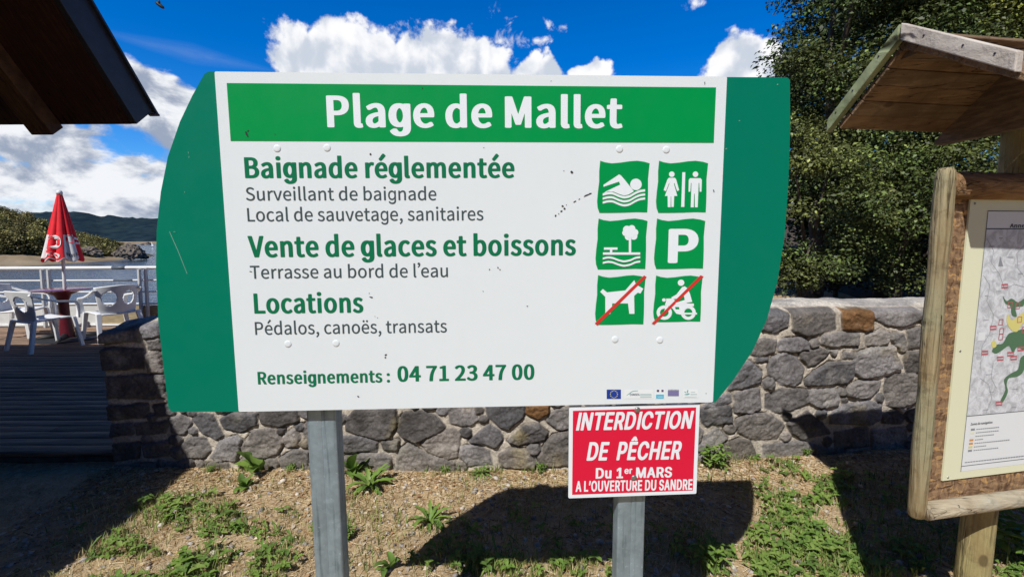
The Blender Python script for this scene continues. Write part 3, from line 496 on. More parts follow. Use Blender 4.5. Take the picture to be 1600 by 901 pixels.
  'R': (660, [[64,-11,78,-15,93,-17,188,-17,203,-15,213,-12,221,-9,227,-3,228,280,273,280,277,278,438,-3,443,-9,458,-15,473,-17,583,-17,598,-15,608,-13,616,-9,622,-3,621,5,450,299,468,306,500,321,532,343,558,368,578,398,591,428,599,463,603,503,598,556,584,598,559,637,528,665,493,685,483,689,435,705,373,714,313,717,93,717,78,715,67,712,59,708,54,703,53,1,55,-5],[228,385,227,610,228,611,233,611,298,611,328,610,358,606,373,601,388,593,406,578,418,560,426,535,429,505,426,473,418,448,406,426,390,410,371,398,353,391,328,386,303,385]]),
  'S': (623, [[123,4,158,-10,198,-20,243,-27,283,-29,298,-29,358,-24,418,-10,466,12,505,40,532,69,552,103,567,145,571,186,568,226,558,259,546,285,528,311,503,334,478,352,448,370,278,445,246,465,231,479,220,494,214,512,211,534,214,556,219,572,229,587,244,601,258,609,273,615,288,617,308,618,327,615,342,611,369,599,386,589,425,560,443,554,463,553,483,556,492,560,498,564,545,621,547,629,525,651,500,670,474,686,446,700,414,712,378,721,343,727,303,729,238,725,184,712,138,692,101,666,74,639,52,603,39,566,35,528,39,490,49,457,64,429,85,403,109,382,135,364,163,348,314,281,348,263,366,249,377,237,387,222,393,204,395,178,393,156,386,135,376,119,359,103,343,93,328,87,308,83,288,82,275,83,258,86,238,92,216,101,198,111,176,125,157,141,138,159,128,164,113,168,93,169,76,166,63,161,6,97,3,89,5,85,30,62,58,40,89,20]]),
  'T': (626, [[212,-12,222,-15,237,-17,337,-17,352,-15,362,-12,369,-7,373,-3,374,608,377,609,547,609,562,610,577,616,583,620,585,625,585,703,580,708,572,712,552,717,27,717,12,715,0,712,-8,708,-13,703,-13,625,-11,620,-3,615,12,610,27,609,192,609,199,608,199,1,202,-6]]),
  'U': (742, [[216,-9,276,-24,346,-29,411,-25,466,-12,477,-8,525,16,564,48,596,91,619,145,634,210,639,289,639,700,636,706,631,710,621,714,606,717,501,717,491,715,480,712,473,708,468,702,468,287,465,230,455,182,441,147,422,119,401,99,381,89,361,84,346,82,331,83,309,89,291,99,271,117,251,147,237,184,228,230,224,287,223,704,216,710,206,714,196,716,181,717,96,717,81,716,63,712,52,704,51,289,56,210,70,147,93,91,125,48,167,14]]),
  'V': (603, [[193,-12,203,-15,218,-17,333,-17,348,-15,358,-12,366,-7,369,-3,592,699,591,705,583,710,573,714,558,717,448,716,438,715,428,712,418,705,278,231,135,705,123,712,103,717,-2,717,-17,715,-28,712,-36,708,-42,703,-41,697,181,-1,185,-7]]),
  'Z': (630, [[15,-11,30,-15,45,-17,530,-17,545,-16,555,-14,565,-10,572,-5,574,1,574,76,568,84,555,90,545,92,530,92,220,92,213,94,568,643,569,703,560,711,550,714,540,716,525,717,80,717,65,716,55,713,45,709,40,705,38,623,43,618,55,612,65,610,80,609,355,609,361,608,6,58,5,-1,9,-7]]),
  'a': (591, [[118,-15,158,-25,198,-29,213,-29,243,-27,278,-21,307,-12,343,5,349,-6,354,-10,368,-15,383,-17,473,-16,483,-15,493,-11,500,-8,504,-2,504,320,502,366,494,407,481,445,460,479,435,504,398,527,388,531,343,544,288,549,238,547,203,541,163,531,133,521,85,498,41,473,36,467,36,461,70,400,74,396,83,391,93,389,108,387,123,388,135,390,146,394,182,415,213,430,243,439,258,442,268,442,278,440,286,437,300,427,310,415,320,398,327,376,330,352,329,340,278,333,208,318,144,297,95,273,61,247,33,212,18,176,13,135,16,101,25,69,40,42,59,20,85,0],[214,79,205,85,197,93,190,105,185,121,183,141,186,162,194,182,209,200,228,214,253,226,288,237,328,245,331,243,330,129,286,95,258,81,246,77,233,76,223,76]]),
  'b': (644, [[57,-12,70,-15,85,-17,165,-17,180,-15,189,-12,196,-8,200,-3,233,-16,260,-23,285,-27,320,-29,380,-23,432,-6,478,22,515,58,543,97,565,145,580,204,584,269,581,326,571,378,553,425,531,463,497,498,457,524,411,540,395,543,345,548,330,549,295,546,266,540,241,532,220,523,218,524,219,761,215,767,205,773,195,775,180,777,90,777,75,776,65,775,55,771,49,767,45,761,45,0,47,-6],[272,85,245,99,219,119,219,384,234,398,266,421,295,436,305,440,315,441,327,439,340,435,361,421,377,402,391,376,400,344,406,307,408,267,405,222,397,182,384,148,367,121,349,101,329,87,310,80,295,79]]),
  'c': (541, [[167,-7,222,-23,282,-29,297,-29,322,-28,357,-23,392,-14,412,-7,437,4,459,16,480,30,500,46,503,52,501,58,463,117,452,124,437,128,427,129,412,128,392,124,347,93,332,85,314,79,302,78,287,79,269,85,246,99,224,121,207,147,194,178,185,218,182,259,186,301,194,338,208,370,226,398,246,417,272,433,289,439,307,441,320,437,336,429,368,405,377,401,387,398,402,397,417,397,427,399,437,402,446,407,492,469,490,477,472,492,442,513,417,526,395,534,367,542,337,547,302,549,242,544,227,542,172,525,122,498,84,467,52,425,28,378,12,322,7,257,12,196,26,141,49,93,78,54,117,20]]),
  'd': (646, [[144,-6,198,-23,263,-29,298,-27,333,-21,362,-12,388,0,394,-8,401,-12,413,-15,428,-17,503,-17,518,-16,536,-12,546,-4,547,759,545,765,538,771,528,774,513,777,408,777,388,773,380,769,374,763,375,534,373,532,338,543,313,547,273,549,213,542,163,526,154,522,112,496,78,464,48,421,26,374,12,318,8,257,12,196,23,143,42,93,68,54,102,20],[258,85,237,99,219,119,204,145,193,176,186,218,183,259,186,301,195,340,208,372,225,398,245,419,266,433,283,440,298,441,314,437,336,427,360,411,373,400,373,137,362,123,344,107,331,97,308,84,288,79,273,80]]),
  'e': (583, [[169,-6,222,-21,237,-24,297,-29,332,-28,362,-24,397,-17,422,-10,443,-2,487,20,506,32,511,38,510,44,479,103,467,111,457,114,442,115,427,115,417,113,404,109,373,91,347,81,332,77,317,75,292,76,272,82,251,93,227,113,208,137,194,166,184,200,182,222,492,222,507,224,517,227,524,232,528,237,532,289,528,342,518,390,501,433,476,471,443,502,402,526,347,543,287,549,267,548,227,544,212,541,163,524,117,497,81,465,50,423,27,376,12,320,7,259,12,198,27,141,50,93,81,54,121,20],[182,318,184,336,194,366,209,394,225,413,244,429,261,439,277,444,292,444,307,440,322,431,338,415,350,396,361,368,367,336,368,318,367,318]]),
  'g': (588, [[142,-208,172,-216,207,-221,247,-224,287,-224,317,-221,352,-216,387,-208,417,-197,433,-190,458,-175,479,-157,497,-138,517,-102,526,-75,532,-47,534,-11,533,524,529,529,519,533,507,536,492,538,477,539,392,539,372,537,352,531,327,538,307,542,277,545,252,546,222,545,197,542,173,538,152,532,134,526,118,518,92,504,79,493,46,460,21,420,2,374,-9,322,-13,283,-13,243,-9,204,-2,168,8,137,22,107,47,70,67,49,93,29,120,14,152,3,177,-4,197,-7,217,-9,252,-10,272,-10,297,-8,322,-4,337,0,341,-2,339,-38,327,-74,322,-83,308,-97,292,-108,274,-115,267,-117,257,-116,247,-113,235,-106,214,-90,183,-50,170,-44,147,-40,127,-39,112,-40,97,-42,85,-45,11,-90,8,-97,21,-121,37,-142,58,-163,75,-176,95,-188,117,-199],[262,99,245,107,226,122,210,143,200,161,186,204,180,265,186,326,192,350,204,378,215,396,233,417,246,427,262,436,272,432,279,427,296,413,310,396,323,372,337,328,343,265,342,237,337,201,322,158,309,135,297,120,278,105,269,101]]),
  'i': (316, [[56,-12,66,-15,81,-17,181,-17,196,-15,206,-12,215,-7,219,-1,219,519,216,525,206,530,196,533,181,535,76,535,66,533,56,530,50,527,45,521,45,1,47,-5],[78,618,101,611,126,609,141,609,166,612,186,618,204,627,220,643,228,657,232,671,232,697,228,710,214,730,202,740,186,748,161,755,141,757,126,757,106,755,96,753,76,747,62,740,51,732,42,720,37,710,32,685,36,657,50,635,62,625]]),
  'l': (325, [[110,-18,135,-25,145,-27,175,-29,205,-28,235,-24,258,-18,270,-12,273,-6,260,65,254,71,245,75,223,79,219,89,219,761,215,767,205,773,190,776,175,777,90,777,75,776,65,775,55,771,49,767,45,761,46,77,50,52,57,32,67,14,85,-4]]),
  'm': (938, [[55,-11,70,-15,85,-17,180,-17,195,-15,205,-12,212,-9,218,-3,219,372,235,390,264,416,282,428,293,434,305,438,310,438,315,436,325,431,337,418,347,400,353,378,358,351,359,1,363,-7,375,-13,395,-17,490,-17,505,-16,516,-13,525,-9,531,-3,532,372,548,390,578,416,605,433,620,438,630,436,640,430,651,418,661,400,668,378,672,351,674,-3,680,-9,689,-13,700,-16,715,-17,810,-17,830,-13,842,-7,846,1,846,329,844,376,836,418,824,453,807,483,782,509,746,531,700,544,655,549,640,549,605,545,575,538,545,527,523,515,490,491,485,493,464,513,440,527,410,539,370,547,330,549,290,545,260,538,239,531,205,513,201,523,195,528,185,532,170,535,80,535,63,533,50,527,45,519,45,1,47,-5]]),
  'n': (636, [[55,-11,70,-15,85,-17,180,-17,195,-15,205,-12,212,-9,218,-3,219,372,250,403,269,418,295,433,305,436,315,438,330,436,340,430,351,418,360,400,367,378,371,351,373,-3,379,-9,390,-14,405,-16,420,-17,505,-17,515,-16,525,-14,535,-11,545,-3,545,329,543,376,536,418,523,453,506,483,482,509,445,531,405,543,390,545,345,549,300,546,270,539,240,529,205,511,202,521,197,527,185,532,170,535,90,536,75,535,57,531,46,523,45,1,47,-5]]),
  'o': (632, [[167,-6,226,-23,292,-29,357,-23,407,-8,416,-4,459,20,496,52,527,91,552,141,567,196,572,259,567,322,552,378,528,425,498,465,457,500,412,525,357,542,292,549,232,544,217,541,167,525,119,498,82,467,50,425,27,378,12,322,7,257,12,196,27,141,50,93,82,53,120,20],[262,85,241,99,222,120,206,147,193,178,185,218,182,259,185,301,194,340,206,372,221,398,241,419,262,433,278,439,292,440,302,439,317,433,338,419,358,398,374,370,387,338,394,301,397,259,395,218,387,180,374,147,357,119,338,99,317,85,300,79,292,78,282,79]]),
  'r': (424, [[55,-11,70,-15,85,-17,180,-17,195,-15,205,-12,212,-9,218,-3,219,333,232,361,247,386,263,406,277,420,290,429,300,434,310,437,345,429,360,428,370,429,380,431,390,434,397,440,399,444,415,519,414,525,407,531,385,540,365,545,340,548,310,549,285,546,273,544,245,536,220,525,205,515,200,524,194,529,180,534,165,535,90,536,75,535,57,531,46,523,45,1,47,-5]]),
  's': (501, [[88,-4,118,-14,153,-23,188,-28,218,-29,233,-29,283,-25,331,-14,372,4,404,28,426,52,441,77,451,109,455,141,451,176,439,208,421,233,400,253,371,273,344,287,316,299,243,327,214,342,201,352,193,362,187,374,185,390,190,413,198,427,206,435,215,441,223,444,233,446,248,446,270,439,293,427,323,408,333,404,343,402,358,401,373,403,384,405,393,409,397,413,440,469,440,477,421,492,403,504,381,516,358,527,333,535,303,543,273,547,243,549,193,546,178,544,133,533,95,516,67,496,45,473,29,445,20,417,16,386,20,352,30,324,48,299,69,279,98,260,123,246,152,233,223,206,252,190,267,178,275,168,283,152,285,137,284,123,280,109,274,97,265,87,254,79,243,75,233,73,218,73,203,75,177,83,147,99,109,127,98,131,83,134,63,134,46,131,34,125,-11,63,-11,56,13,36,34,22,60,8]]),
  't': (414, [[149,-12,198,-25,248,-29,273,-28,293,-26,318,-22,358,-11,381,-4,386,0,390,6,372,73,369,79,363,83,353,87,343,89,328,90,308,87,273,76,268,76,263,77,249,89,242,101,237,119,233,156,233,429,238,431,338,431,353,433,368,439,374,447,374,520,370,526,363,530,353,533,343,535,234,536,233,666,228,672,221,676,208,680,193,682,108,681,92,678,79,672,74,664,65,534,63,533,18,530,3,528,-12,522,-17,514,-17,449,-15,443,-7,437,8,432,23,431,58,431,60,429,60,160,62,123,68,89,78,58,94,30,118,7]]),
  'v': (551, [[169,-12,179,-15,194,-17,309,-17,324,-14,334,-11,344,-3,528,517,527,523,520,529,509,533,494,535,389,535,379,534,369,531,357,523,254,213,249,206,143,525,129,532,109,535,9,536,-6,534,-16,531,-25,527,-29,523,-30,515,157,-1,161,-7]]),
  'x': (529, [[-18,-11,-4,-15,11,-17,106,-17,126,-15,142,-9,148,-3,231,142,236,137,323,-3,331,-10,346,-15,361,-17,466,-17,476,-16,489,-13,498,-9,502,-5,504,-1,503,5,335,262,490,515,491,521,486,527,476,531,461,535,446,536,351,535,333,533,321,528,315,523,246,400,241,395,164,523,156,529,141,534,126,535,26,536,16,535,3,533,-7,529,-12,525,-15,521,-14,515,141,270,-27,5,-28,-3]]),
  'à': (591, [[118,-15,158,-25,198,-29,213,-29,243,-27,278,-21,307,-12,343,5,349,-6,354,-10,368,-15,383,-17,473,-16,483,-15,493,-11,500,-8,504,-2,504,320,502,366,494,407,481,445,460,479,435,504,398,527,388,531,343,544,288,549,238,547,203,541,163,531,133,521,85,498,41,473,36,467,36,461,70,400,74,396,83,391,93,389,108,387,123,388,135,390,146,394,182,415,213,430,243,439,258,442,268,442,278,440,286,437,300,427,310,415,320,398,327,376,330,352,329,340,278,333,208,318,144,297,95,273,61,247,33,212,18,176,13,135,16,101,25,69,40,42,59,20,85,0],[214,79,205,85,197,93,190,105,185,121,183,141,186,162,194,182,209,200,228,214,253,226,288,237,328,245,331,243,330,129,286,95,258,81,246,77,233,76,223,76],[270,599,286,595,303,594,318,596,333,600,341,605,385,649,389,657,234,838,228,843,218,847,203,849,188,850,168,846,155,840,93,781,91,773,261,605]]),
  'é': (583, [[169,-6,222,-21,237,-24,297,-29,332,-28,362,-24,397,-17,422,-10,443,-2,487,20,506,32,511,38,510,44,479,103,467,111,457,114,442,115,427,115,417,113,404,109,373,91,347,81,332,77,317,75,292,76,272,82,251,93,227,113,208,137,194,166,184,200,182,222,492,222,507,224,517,227,524,232,528,237,532,289,528,342,518,390,501,433,476,471,443,502,402,526,347,543,287,549,267,548,227,544,212,541,163,524,117,497,81,465,50,423,27,376,12,320,7,259,12,198,27,141,50,93,81,54,121,20],[182,318,184,336,194,366,209,394,225,413,244,429,261,439,277,444,292,444,307,440,322,431,338,415,350,396,361,368,367,336,368,318,367,318],[236,599,252,595,272,594,292,597,304,603,474,771,475,777,473,781,411,840,398,846,382,849,367,850,352,848,341,844,332,838,179,658,179,653,182,649,226,605]]),
 },
 'H': {
  ' ': (258, []),
  '1': (686, [[70,-18,85,-24,105,-26,540,-26,555,-24,570,-20,581,-13,587,-5,588,75,585,83,578,91,565,97,545,101,430,101,429,702,426,710,416,718,405,722,390,725,270,726,255,724,242,720,232,715,79,603,70,593,69,489,76,478,90,471,105,467,120,466,135,468,150,472,240,537,242,533,242,104,240,101,100,101,80,98,65,91,58,83,55,75,55,0,59,-10]]),
  'A': (723, [[-13,-18,3,-24,18,-26,118,-26,139,-23,158,-15,166,-5,228,169,433,169,495,-5,500,-13,514,-21,523,-24,538,-26,643,-26,658,-24,668,-21,678,-15,685,-8,686,5,429,705,424,712,417,718,408,722,393,725,268,726,253,723,243,719,233,712,229,707,-26,5,-25,-8],[273,302,328,461,385,302,383,300,378,299,278,299]]),
  'C': (764, [[188,6,230,-12,260,-22,305,-31,340,-35,385,-35,420,-32,462,-25,495,-16,525,-4,561,14,585,30,616,56,642,84,663,115,677,141,691,178,701,222,695,232,684,240,670,245,655,247,560,247,540,244,525,239,515,230,503,193,493,173,476,149,457,131,435,116,410,105,385,100,360,99,340,102,320,107,300,116,282,128,254,154,227,193,209,235,196,290,192,352,194,391,199,427,214,479,235,521,262,555,280,570,295,581,310,589,330,596,360,601,375,601,395,599,415,593,432,586,456,570,477,550,499,516,514,472,525,461,540,456,560,453,660,454,675,457,685,461,694,466,700,474,700,482,691,521,670,572,643,615,606,654,583,672,560,686,535,700,510,710,480,720,455,726,430,731,400,734,370,735,340,735,310,732,280,727,240,716,214,706,190,695,165,680,132,656,115,641,98,622,71,589,57,565,38,526,22,479,8,404,6,323,12,266,29,196,38,173,59,131,72,110,96,79,134,43,166,19]]),
  'D': (754, [[47,-18,63,-24,83,-26,328,-25,363,-23,393,-19,421,-13,448,-6,478,5,518,24,542,39,575,65,594,83,621,117,634,138,654,177,670,224,679,270,685,325,685,377,679,432,670,478,655,523,644,546,623,583,596,616,578,635,542,663,502,686,458,704,423,714,373,722,343,725,313,726,78,726,63,724,48,719,39,712,33,705,33,0,37,-10],[223,105,221,593,223,596,318,595,343,593,368,587,383,582,403,572,423,557,440,541,466,504,484,460,496,408,499,372,499,333,493,276,479,226,458,185,433,153,408,133,378,118,358,112,338,108,298,105]]),
  'E': (638, [[47,-18,63,-24,83,-26,518,-26,533,-25,546,-21,556,-16,564,-8,566,0,566,81,560,91,553,96,543,101,533,103,518,104,228,104,223,105,221,107,222,289,498,289,513,292,528,298,537,307,539,315,539,395,533,406,518,415,508,417,493,419,223,420,222,595,513,596,528,597,543,601,556,608,562,619,562,702,559,710,553,715,543,721,528,725,513,726,78,726,63,724,51,720,42,715,35,707,33,699,33,0,37,-10]]),
  'H': (774, [[47,-18,63,-24,78,-26,178,-26,193,-24,203,-20,213,-15,219,-8,221,0,221,291,228,293,488,293,490,291,490,0,492,-8,500,-16,510,-21,523,-24,538,-26,638,-26,659,-21,668,-16,674,-10,679,0,679,699,677,707,669,715,660,720,648,724,628,726,528,725,513,722,503,718,492,707,490,699,490,426,488,423,222,424,221,699,220,707,213,715,203,720,188,725,173,726,73,725,51,720,36,710,33,699,33,0,37,-10]]),
  'I': (330, [[75,-26,265,-26,265,726,75,726]]),
  'L': (603, [[47,-18,63,-24,83,-26,498,-26,518,-24,533,-18,543,-10,547,-3,547,81,541,91,533,97,523,101,513,103,498,104,228,104,223,105,221,107,221,702,218,710,208,718,193,724,178,726,83,726,68,725,53,721,43,716,36,710,33,702,33,0,37,-10]]),
  'M': (927, [[47,-18,63,-24,78,-26,173,-26,188,-24,198,-21,208,-16,215,-8,218,0,218,296,218,299,223,301,348,-10,354,-16,364,-21,373,-24,388,-26,478,-26,493,-23,506,-18,514,-13,519,-5,643,310,644,0,646,-8,654,-16,664,-21,678,-25,693,-26,793,-25,811,-21,825,-13,829,-8,831,0,831,699,829,707,825,712,818,718,805,723,783,726,648,726,633,723,624,720,609,710,433,257,255,710,248,716,238,721,223,725,208,726,73,725,53,721,39,712,35,707,33,699,33,0,37,-10]]),
  'N': (783, [[47,-18,63,-24,78,-26,178,-26,193,-24,208,-18,215,-13,221,-5,223,404,225,398,228,396,489,-13,503,-21,523,-26,638,-26,653,-25,663,-22,673,-18,683,-10,688,0,688,699,686,707,678,715,669,720,658,724,638,726,538,725,523,722,513,718,505,712,500,705,498,294,231,712,218,721,198,725,83,726,68,725,53,721,43,716,36,710,33,699,33,0,37,-10]]),
  'O': (796, [[190,5,230,-12,260,-22,310,-32,345,-35,395,-35,445,-28,480,-20,520,-6,546,6,585,31,605,46,636,76,664,113,687,152,697,175,712,219,723,269,726,297,728,349,726,404,718,456,705,503,687,547,674,570,650,607,622,638,602,656,565,683,525,704,480,720,445,728,395,735,365,735,335,734,290,728,260,722,235,714,208,703,170,683,150,670,113,638,85,607,72,589,57,565,38,526,22,479,8,404,6,323,12,266,29,196,38,173,59,131,84,95,99,76,116,58,147,32],[302,115,272,136,245,165,221,204,209,235,200,269,194,308,193,370,197,412,208,464,221,495,237,524,262,555,290,578,315,591,343,599,360,601,375,601,395,598,415,592,434,583,454,570,472,555,488,537,512,498,526,464,538,409,542,349,538,287,526,235,506,191,481,154,453,128,432,115,415,108,395,102,380,100,360,99,340,102,320,107]]),
  'P': (674, [[47,-18,63,-24,78,-26,178,-26,193,-24,203,-20,213,-15,219,-8,221,0,221,229,328,230,373,232,418,239,458,251,495,268,523,286,538,298,569,333,591,372,601,400,609,432,612,463,612,494,609,525,601,556,591,585,577,611,558,637,538,658,521,671,493,689,463,703,438,711,413,717,373,724,323,726,78,726,63,724,48,719,39,712,33,705,33,0,37,-10],[223,360,221,595,318,596,343,595,358,591,368,588,388,575,403,558,415,533,422,504,424,468,420,439,410,411,401,395,389,382,373,370,357,364,343,361,328,360]]),
  'R': (680, [[47,-18,63,-24,78,-26,178,-26,193,-24,203,-20,213,-15,219,-8,221,0,221,244,228,246,298,246,303,244,438,-8,448,-17,463,-23,478,-26,593,-26,608,-24,623,-19,632,-13,638,-5,636,8,489,278,524,299,558,328,578,354,597,393,609,437,613,484,610,530,602,564,587,601,570,627,548,652,526,671,493,691,462,705,433,713,393,721,368,724,328,726,78,726,63,724,51,720,42,715,35,707,33,699,33,0,37,-10],[223,377,221,595,318,596,348,594,371,588,392,575,407,556,417,536,424,504,425,473,420,442,410,419,401,406,388,393,373,385,358,380,328,377]]),
  'S': (677, [[127,1,162,-15,196,-25,223,-31,263,-36,308,-38,353,-36,383,-33,423,-25,458,-14,479,-4,512,14,538,33,561,55,579,79,593,105,603,131,610,162,612,191,606,240,600,261,586,287,573,306,551,328,533,343,508,360,460,383,403,403,298,432,258,447,243,456,228,468,218,479,213,490,209,510,209,531,214,549,225,568,240,583,258,594,278,601,303,605,328,604,348,600,368,591,383,581,396,568,405,552,418,511,427,503,438,498,448,496,463,494,563,495,578,498,588,502,600,513,602,521,599,549,587,588,565,627,534,661,498,688,453,711,431,718,398,727,353,734,318,735,293,735,243,730,193,718,171,711,142,698,108,677,75,648,48,612,30,573,22,529,22,495,25,474,34,445,42,427,60,401,75,386,90,373,120,352,163,330,208,313,338,276,382,258,398,248,412,235,420,222,424,206,425,183,421,162,411,141,397,126,381,113,358,102,333,95,308,94,283,96,263,100,243,109,226,120,214,133,204,149,198,165,191,196,184,204,173,209,163,212,148,214,48,214,28,210,13,204,7,198,3,191,6,157,15,126,33,87,51,61,70,40,96,19]]),
  'T': (680, [[229,-18,244,-24,259,-26,359,-26,374,-24,389,-18,397,-13,402,-5,403,595,579,596,599,599,614,606,621,614,624,621,623,705,618,712,609,719,599,722,584,725,39,726,24,724,12,720,3,715,-4,707,-6,699,-6,619,-2,611,8,603,24,598,39,596,214,596,215,593,215,0,219,-10]]),
  'U': (774, [[178,2,213,-13,238,-22,278,-31,308,-35,353,-37,383,-37,428,-32,453,-27,482,-19,517,-6,538,4,568,23,585,36,610,59,642,101,659,134,670,166,677,202,679,238,679,701,676,709,668,717,658,721,645,725,628,726,528,725,507,719,498,714,492,706,490,246,487,210,479,181,470,163,458,145,443,128,427,116,407,106,388,100,363,97,338,98,318,102,298,109,278,122,258,140,246,155,233,181,226,202,221,246,220,706,213,714,203,720,188,725,173,726,73,725,63,724,49,719,36,709,33,699,33,238,38,184,54,132,68,103,88,75,102,59,128,35,156,15]]),
  'V': (723, [[245,-18,259,-23,278,-26,388,-26,403,-24,413,-21,423,-16,430,-8,687,697,685,707,678,715,668,721,653,725,638,726,533,725,518,722,508,718,495,707,333,239,162,710,148,720,128,725,23,726,8,725,-7,721,-18,715,-25,707,-26,694,231,-5,237,-13]]),
  'e': (618, [[139,-3,162,-14,197,-26,222,-31,267,-37,292,-37,327,-36,362,-31,392,-24,421,-14,447,-2,477,17,496,33,514,51,529,72,543,98,552,121,552,129,547,137,540,142,528,147,437,170,422,171,407,170,389,166,377,158,358,124,347,111,337,103,324,95,312,91,287,90,272,91,262,94,239,106,221,121,205,145,190,181,185,205,187,207,517,207,532,210,547,215,557,223,560,231,559,303,550,363,534,407,523,431,507,454,492,472,472,492,445,511,422,524,397,535,367,544,342,550,312,554,282,555,257,554,212,548,192,543,167,535,138,522,120,511,89,488,56,452,36,420,14,371,1,316,-3,257,1,197,14,145,36,95,66,54,96,25,121,7],[187,332,194,355,203,374,218,394,234,410,249,420,267,427,287,428,302,426,323,415,344,394,360,366,371,332,367,330,362,330,192,330]]),
  'r': (419, [[37,-18,52,-24,67,-26,162,-26,177,-24,187,-20,197,-15,204,-8,206,0,206,325,210,356,218,377,228,393,241,406,257,416,267,420,282,422,302,421,327,418,347,418,368,424,382,434,385,445,384,533,379,541,371,546,362,550,347,553,297,555,262,554,227,547,197,536,182,543,162,548,67,548,52,546,38,541,30,536,24,528,22,0,27,-10]]),
  'u': (627, [[122,-3,152,-17,182,-26,212,-31,247,-33,277,-32,312,-27,332,-21,362,-10,378,-20,397,-25,492,-26,507,-25,517,-22,528,-17,538,-10,541,1,541,523,538,531,532,537,522,542,507,547,492,548,397,547,382,544,372,541,363,534,359,529,357,521,357,211,355,180,345,146,328,120,317,110,304,102,292,97,277,95,262,97,254,100,245,105,233,115,218,139,209,170,206,198,206,521,205,529,198,536,187,542,172,547,157,548,62,547,40,542,26,531,22,521,22,191,28,128,41,87,61,50,87,22,107,6]]),
  'Ê': (638, [[47,-18,63,-24,83,-26,518,-26,533,-25,546,-21,556,-16,564,-8,566,0,566,81,560,91,553,96,543,101,533,103,518,104,228,104,223,105,221,107,222,289,498,289,513,292,528,298,537,307,539,315,539,395,533,406,518,415,508,417,493,419,223,420,222,595,513,596,528,597,543,601,556,608,562,619,562,702,559,710,553,715,543,721,528,725,513,726,78,726,63,724,51,720,42,715,35,707,33,699,33,0,37,-10],[113,759,128,754,143,751,233,751,248,752,263,756,273,762,298,791,303,789,326,762,338,756,353,752,368,751,458,751,473,754,488,760,494,764,500,772,500,783,497,790,384,918,373,926,358,930,343,932,258,932,238,930,222,923,213,915,103,790,100,783,100,772,106,764]]),
  '’': (306, [[36,419,51,414,66,412,141,412,156,414,166,417,176,423,183,430,257,698,255,708,247,716,236,721,221,725,206,726,101,725,86,722,77,719,65,708,21,440,23,430]]),
 },
}

# ================================================================ the setting
LAKE_Z = -3.45
def ground_h(x, y):
    """near ground: level, slightly lumpy, falling to the lake beyond the terrace"""
    x = np.asarray(x, float); y = np.asarray(y, float)
    h = 0.045 * fbm(x * 1.1 + 40, y * 1.1 + 3, 3) + 0.022 * fbm(x * 7 + 5, y * 7, 3) + 0.012 * fbm(x * 26, y * 26 + 8, 2)
    near = np.clip(1 - (np.abs(y - 2) + np.maximum(0, np.abs(x) - 3)) / 8, 0, 1)
    h = h * (0.3 + 0.7 * near) + 0.035 * np.clip((y - 2.35) / 0.5, 0, 1) * np.clip((3.3 - y) / 0.3, 0, 1)
    d = y - (8.2 + 3.0 * np.maximum(0, x + 1.5)); t = np.clip(d / 7.0, 0, 1); t = t * t * (3 - 2 * t)
    rise = np.clip((y - 11) / 40, 0, 1) * np.clip(x / 10, 0, 1) * 5.0
    return h * (1 - t) - 9.0 * t + rise * (1 - t)
xs = np.unique(np.concatenate([np.linspace(-3000, -60, 26), np.linspace(-60, -12, 30), np.linspace(-12, -3.0, 50), np.arange(-3.0, 3.4, 0.022), np.linspace(3.4, 16, 60), np.linspace(16, 60, 30), np.linspace(60, 3000, 26)]))
ys = np.unique(np.concatenate([np.linspace(-3000, -20, 22), np.linspace(-20, 0.6, 40), np.arange(0.6, 3.1, 0.022), np.linspace(3.1, 20, 110), np.linspace(20, 60, 40), np.linspace(60, 4000, 26)]))
GX, GY = np.meshgrid(xs, ys); GZ = ground_h(GX, GY)
nx, ny = len(xs), len(ys)
idx = np.arange(nx * ny).reshape(ny, nx)
gf = np.stack([idx[:-1, :-1].ravel(), idx[:-1, 1:].ravel(), idx[1:, 1:].ravel(), idx[1:, :-1].ravel()], 1)
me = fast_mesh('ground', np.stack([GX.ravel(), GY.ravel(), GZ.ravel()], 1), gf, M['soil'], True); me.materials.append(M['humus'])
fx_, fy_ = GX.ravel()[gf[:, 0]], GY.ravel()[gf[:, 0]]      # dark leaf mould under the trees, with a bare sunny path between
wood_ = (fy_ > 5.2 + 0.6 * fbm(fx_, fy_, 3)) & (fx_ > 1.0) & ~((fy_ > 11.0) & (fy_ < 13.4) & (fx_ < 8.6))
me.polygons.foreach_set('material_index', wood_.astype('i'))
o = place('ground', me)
tag(o, kind='structure')
def gz(x, y): return float(ground_h(x, y))

def grid_faces(nu, nv):
    i = np.arange(nu * nv).reshape(nv, nu)
    return np.stack([i[:-1, :-1].ravel(), i[:-1, 1:].ravel(), i[1:, 1:].ravel(), i[1:, :-1].ravel()], 1)

# ---- added slope, out of view behind the viewer, to block low sky light
nu, nv = 90, 26
A, T = np.meshgrid(np.linspace(math.radians(104), math.radians(286), nu), np.linspace(0, 1, nv))
Rr = 16 + 70 * T + 4 * fbm(A * 6, T * 4, 3); hz = 44 * T ** 0.75 * np.clip(np.minimum(A - math.radians(104), math.radians(286) - A) * 3, 0, 1)
Zs = -0.4 + hz * (0.85 + 0.5 * fbm(A * 9, T * 7, 4))
hsl = place('sky_block_slope', fast_mesh('sky_block_slope', np.stack([(Rr * np.sin(A)).ravel(), (Rr * np.cos(A)).ravel(), Zs.ravel()], 1), grid_faces(nu, nv), M['hills']))
tag(hsl, kind='structure')

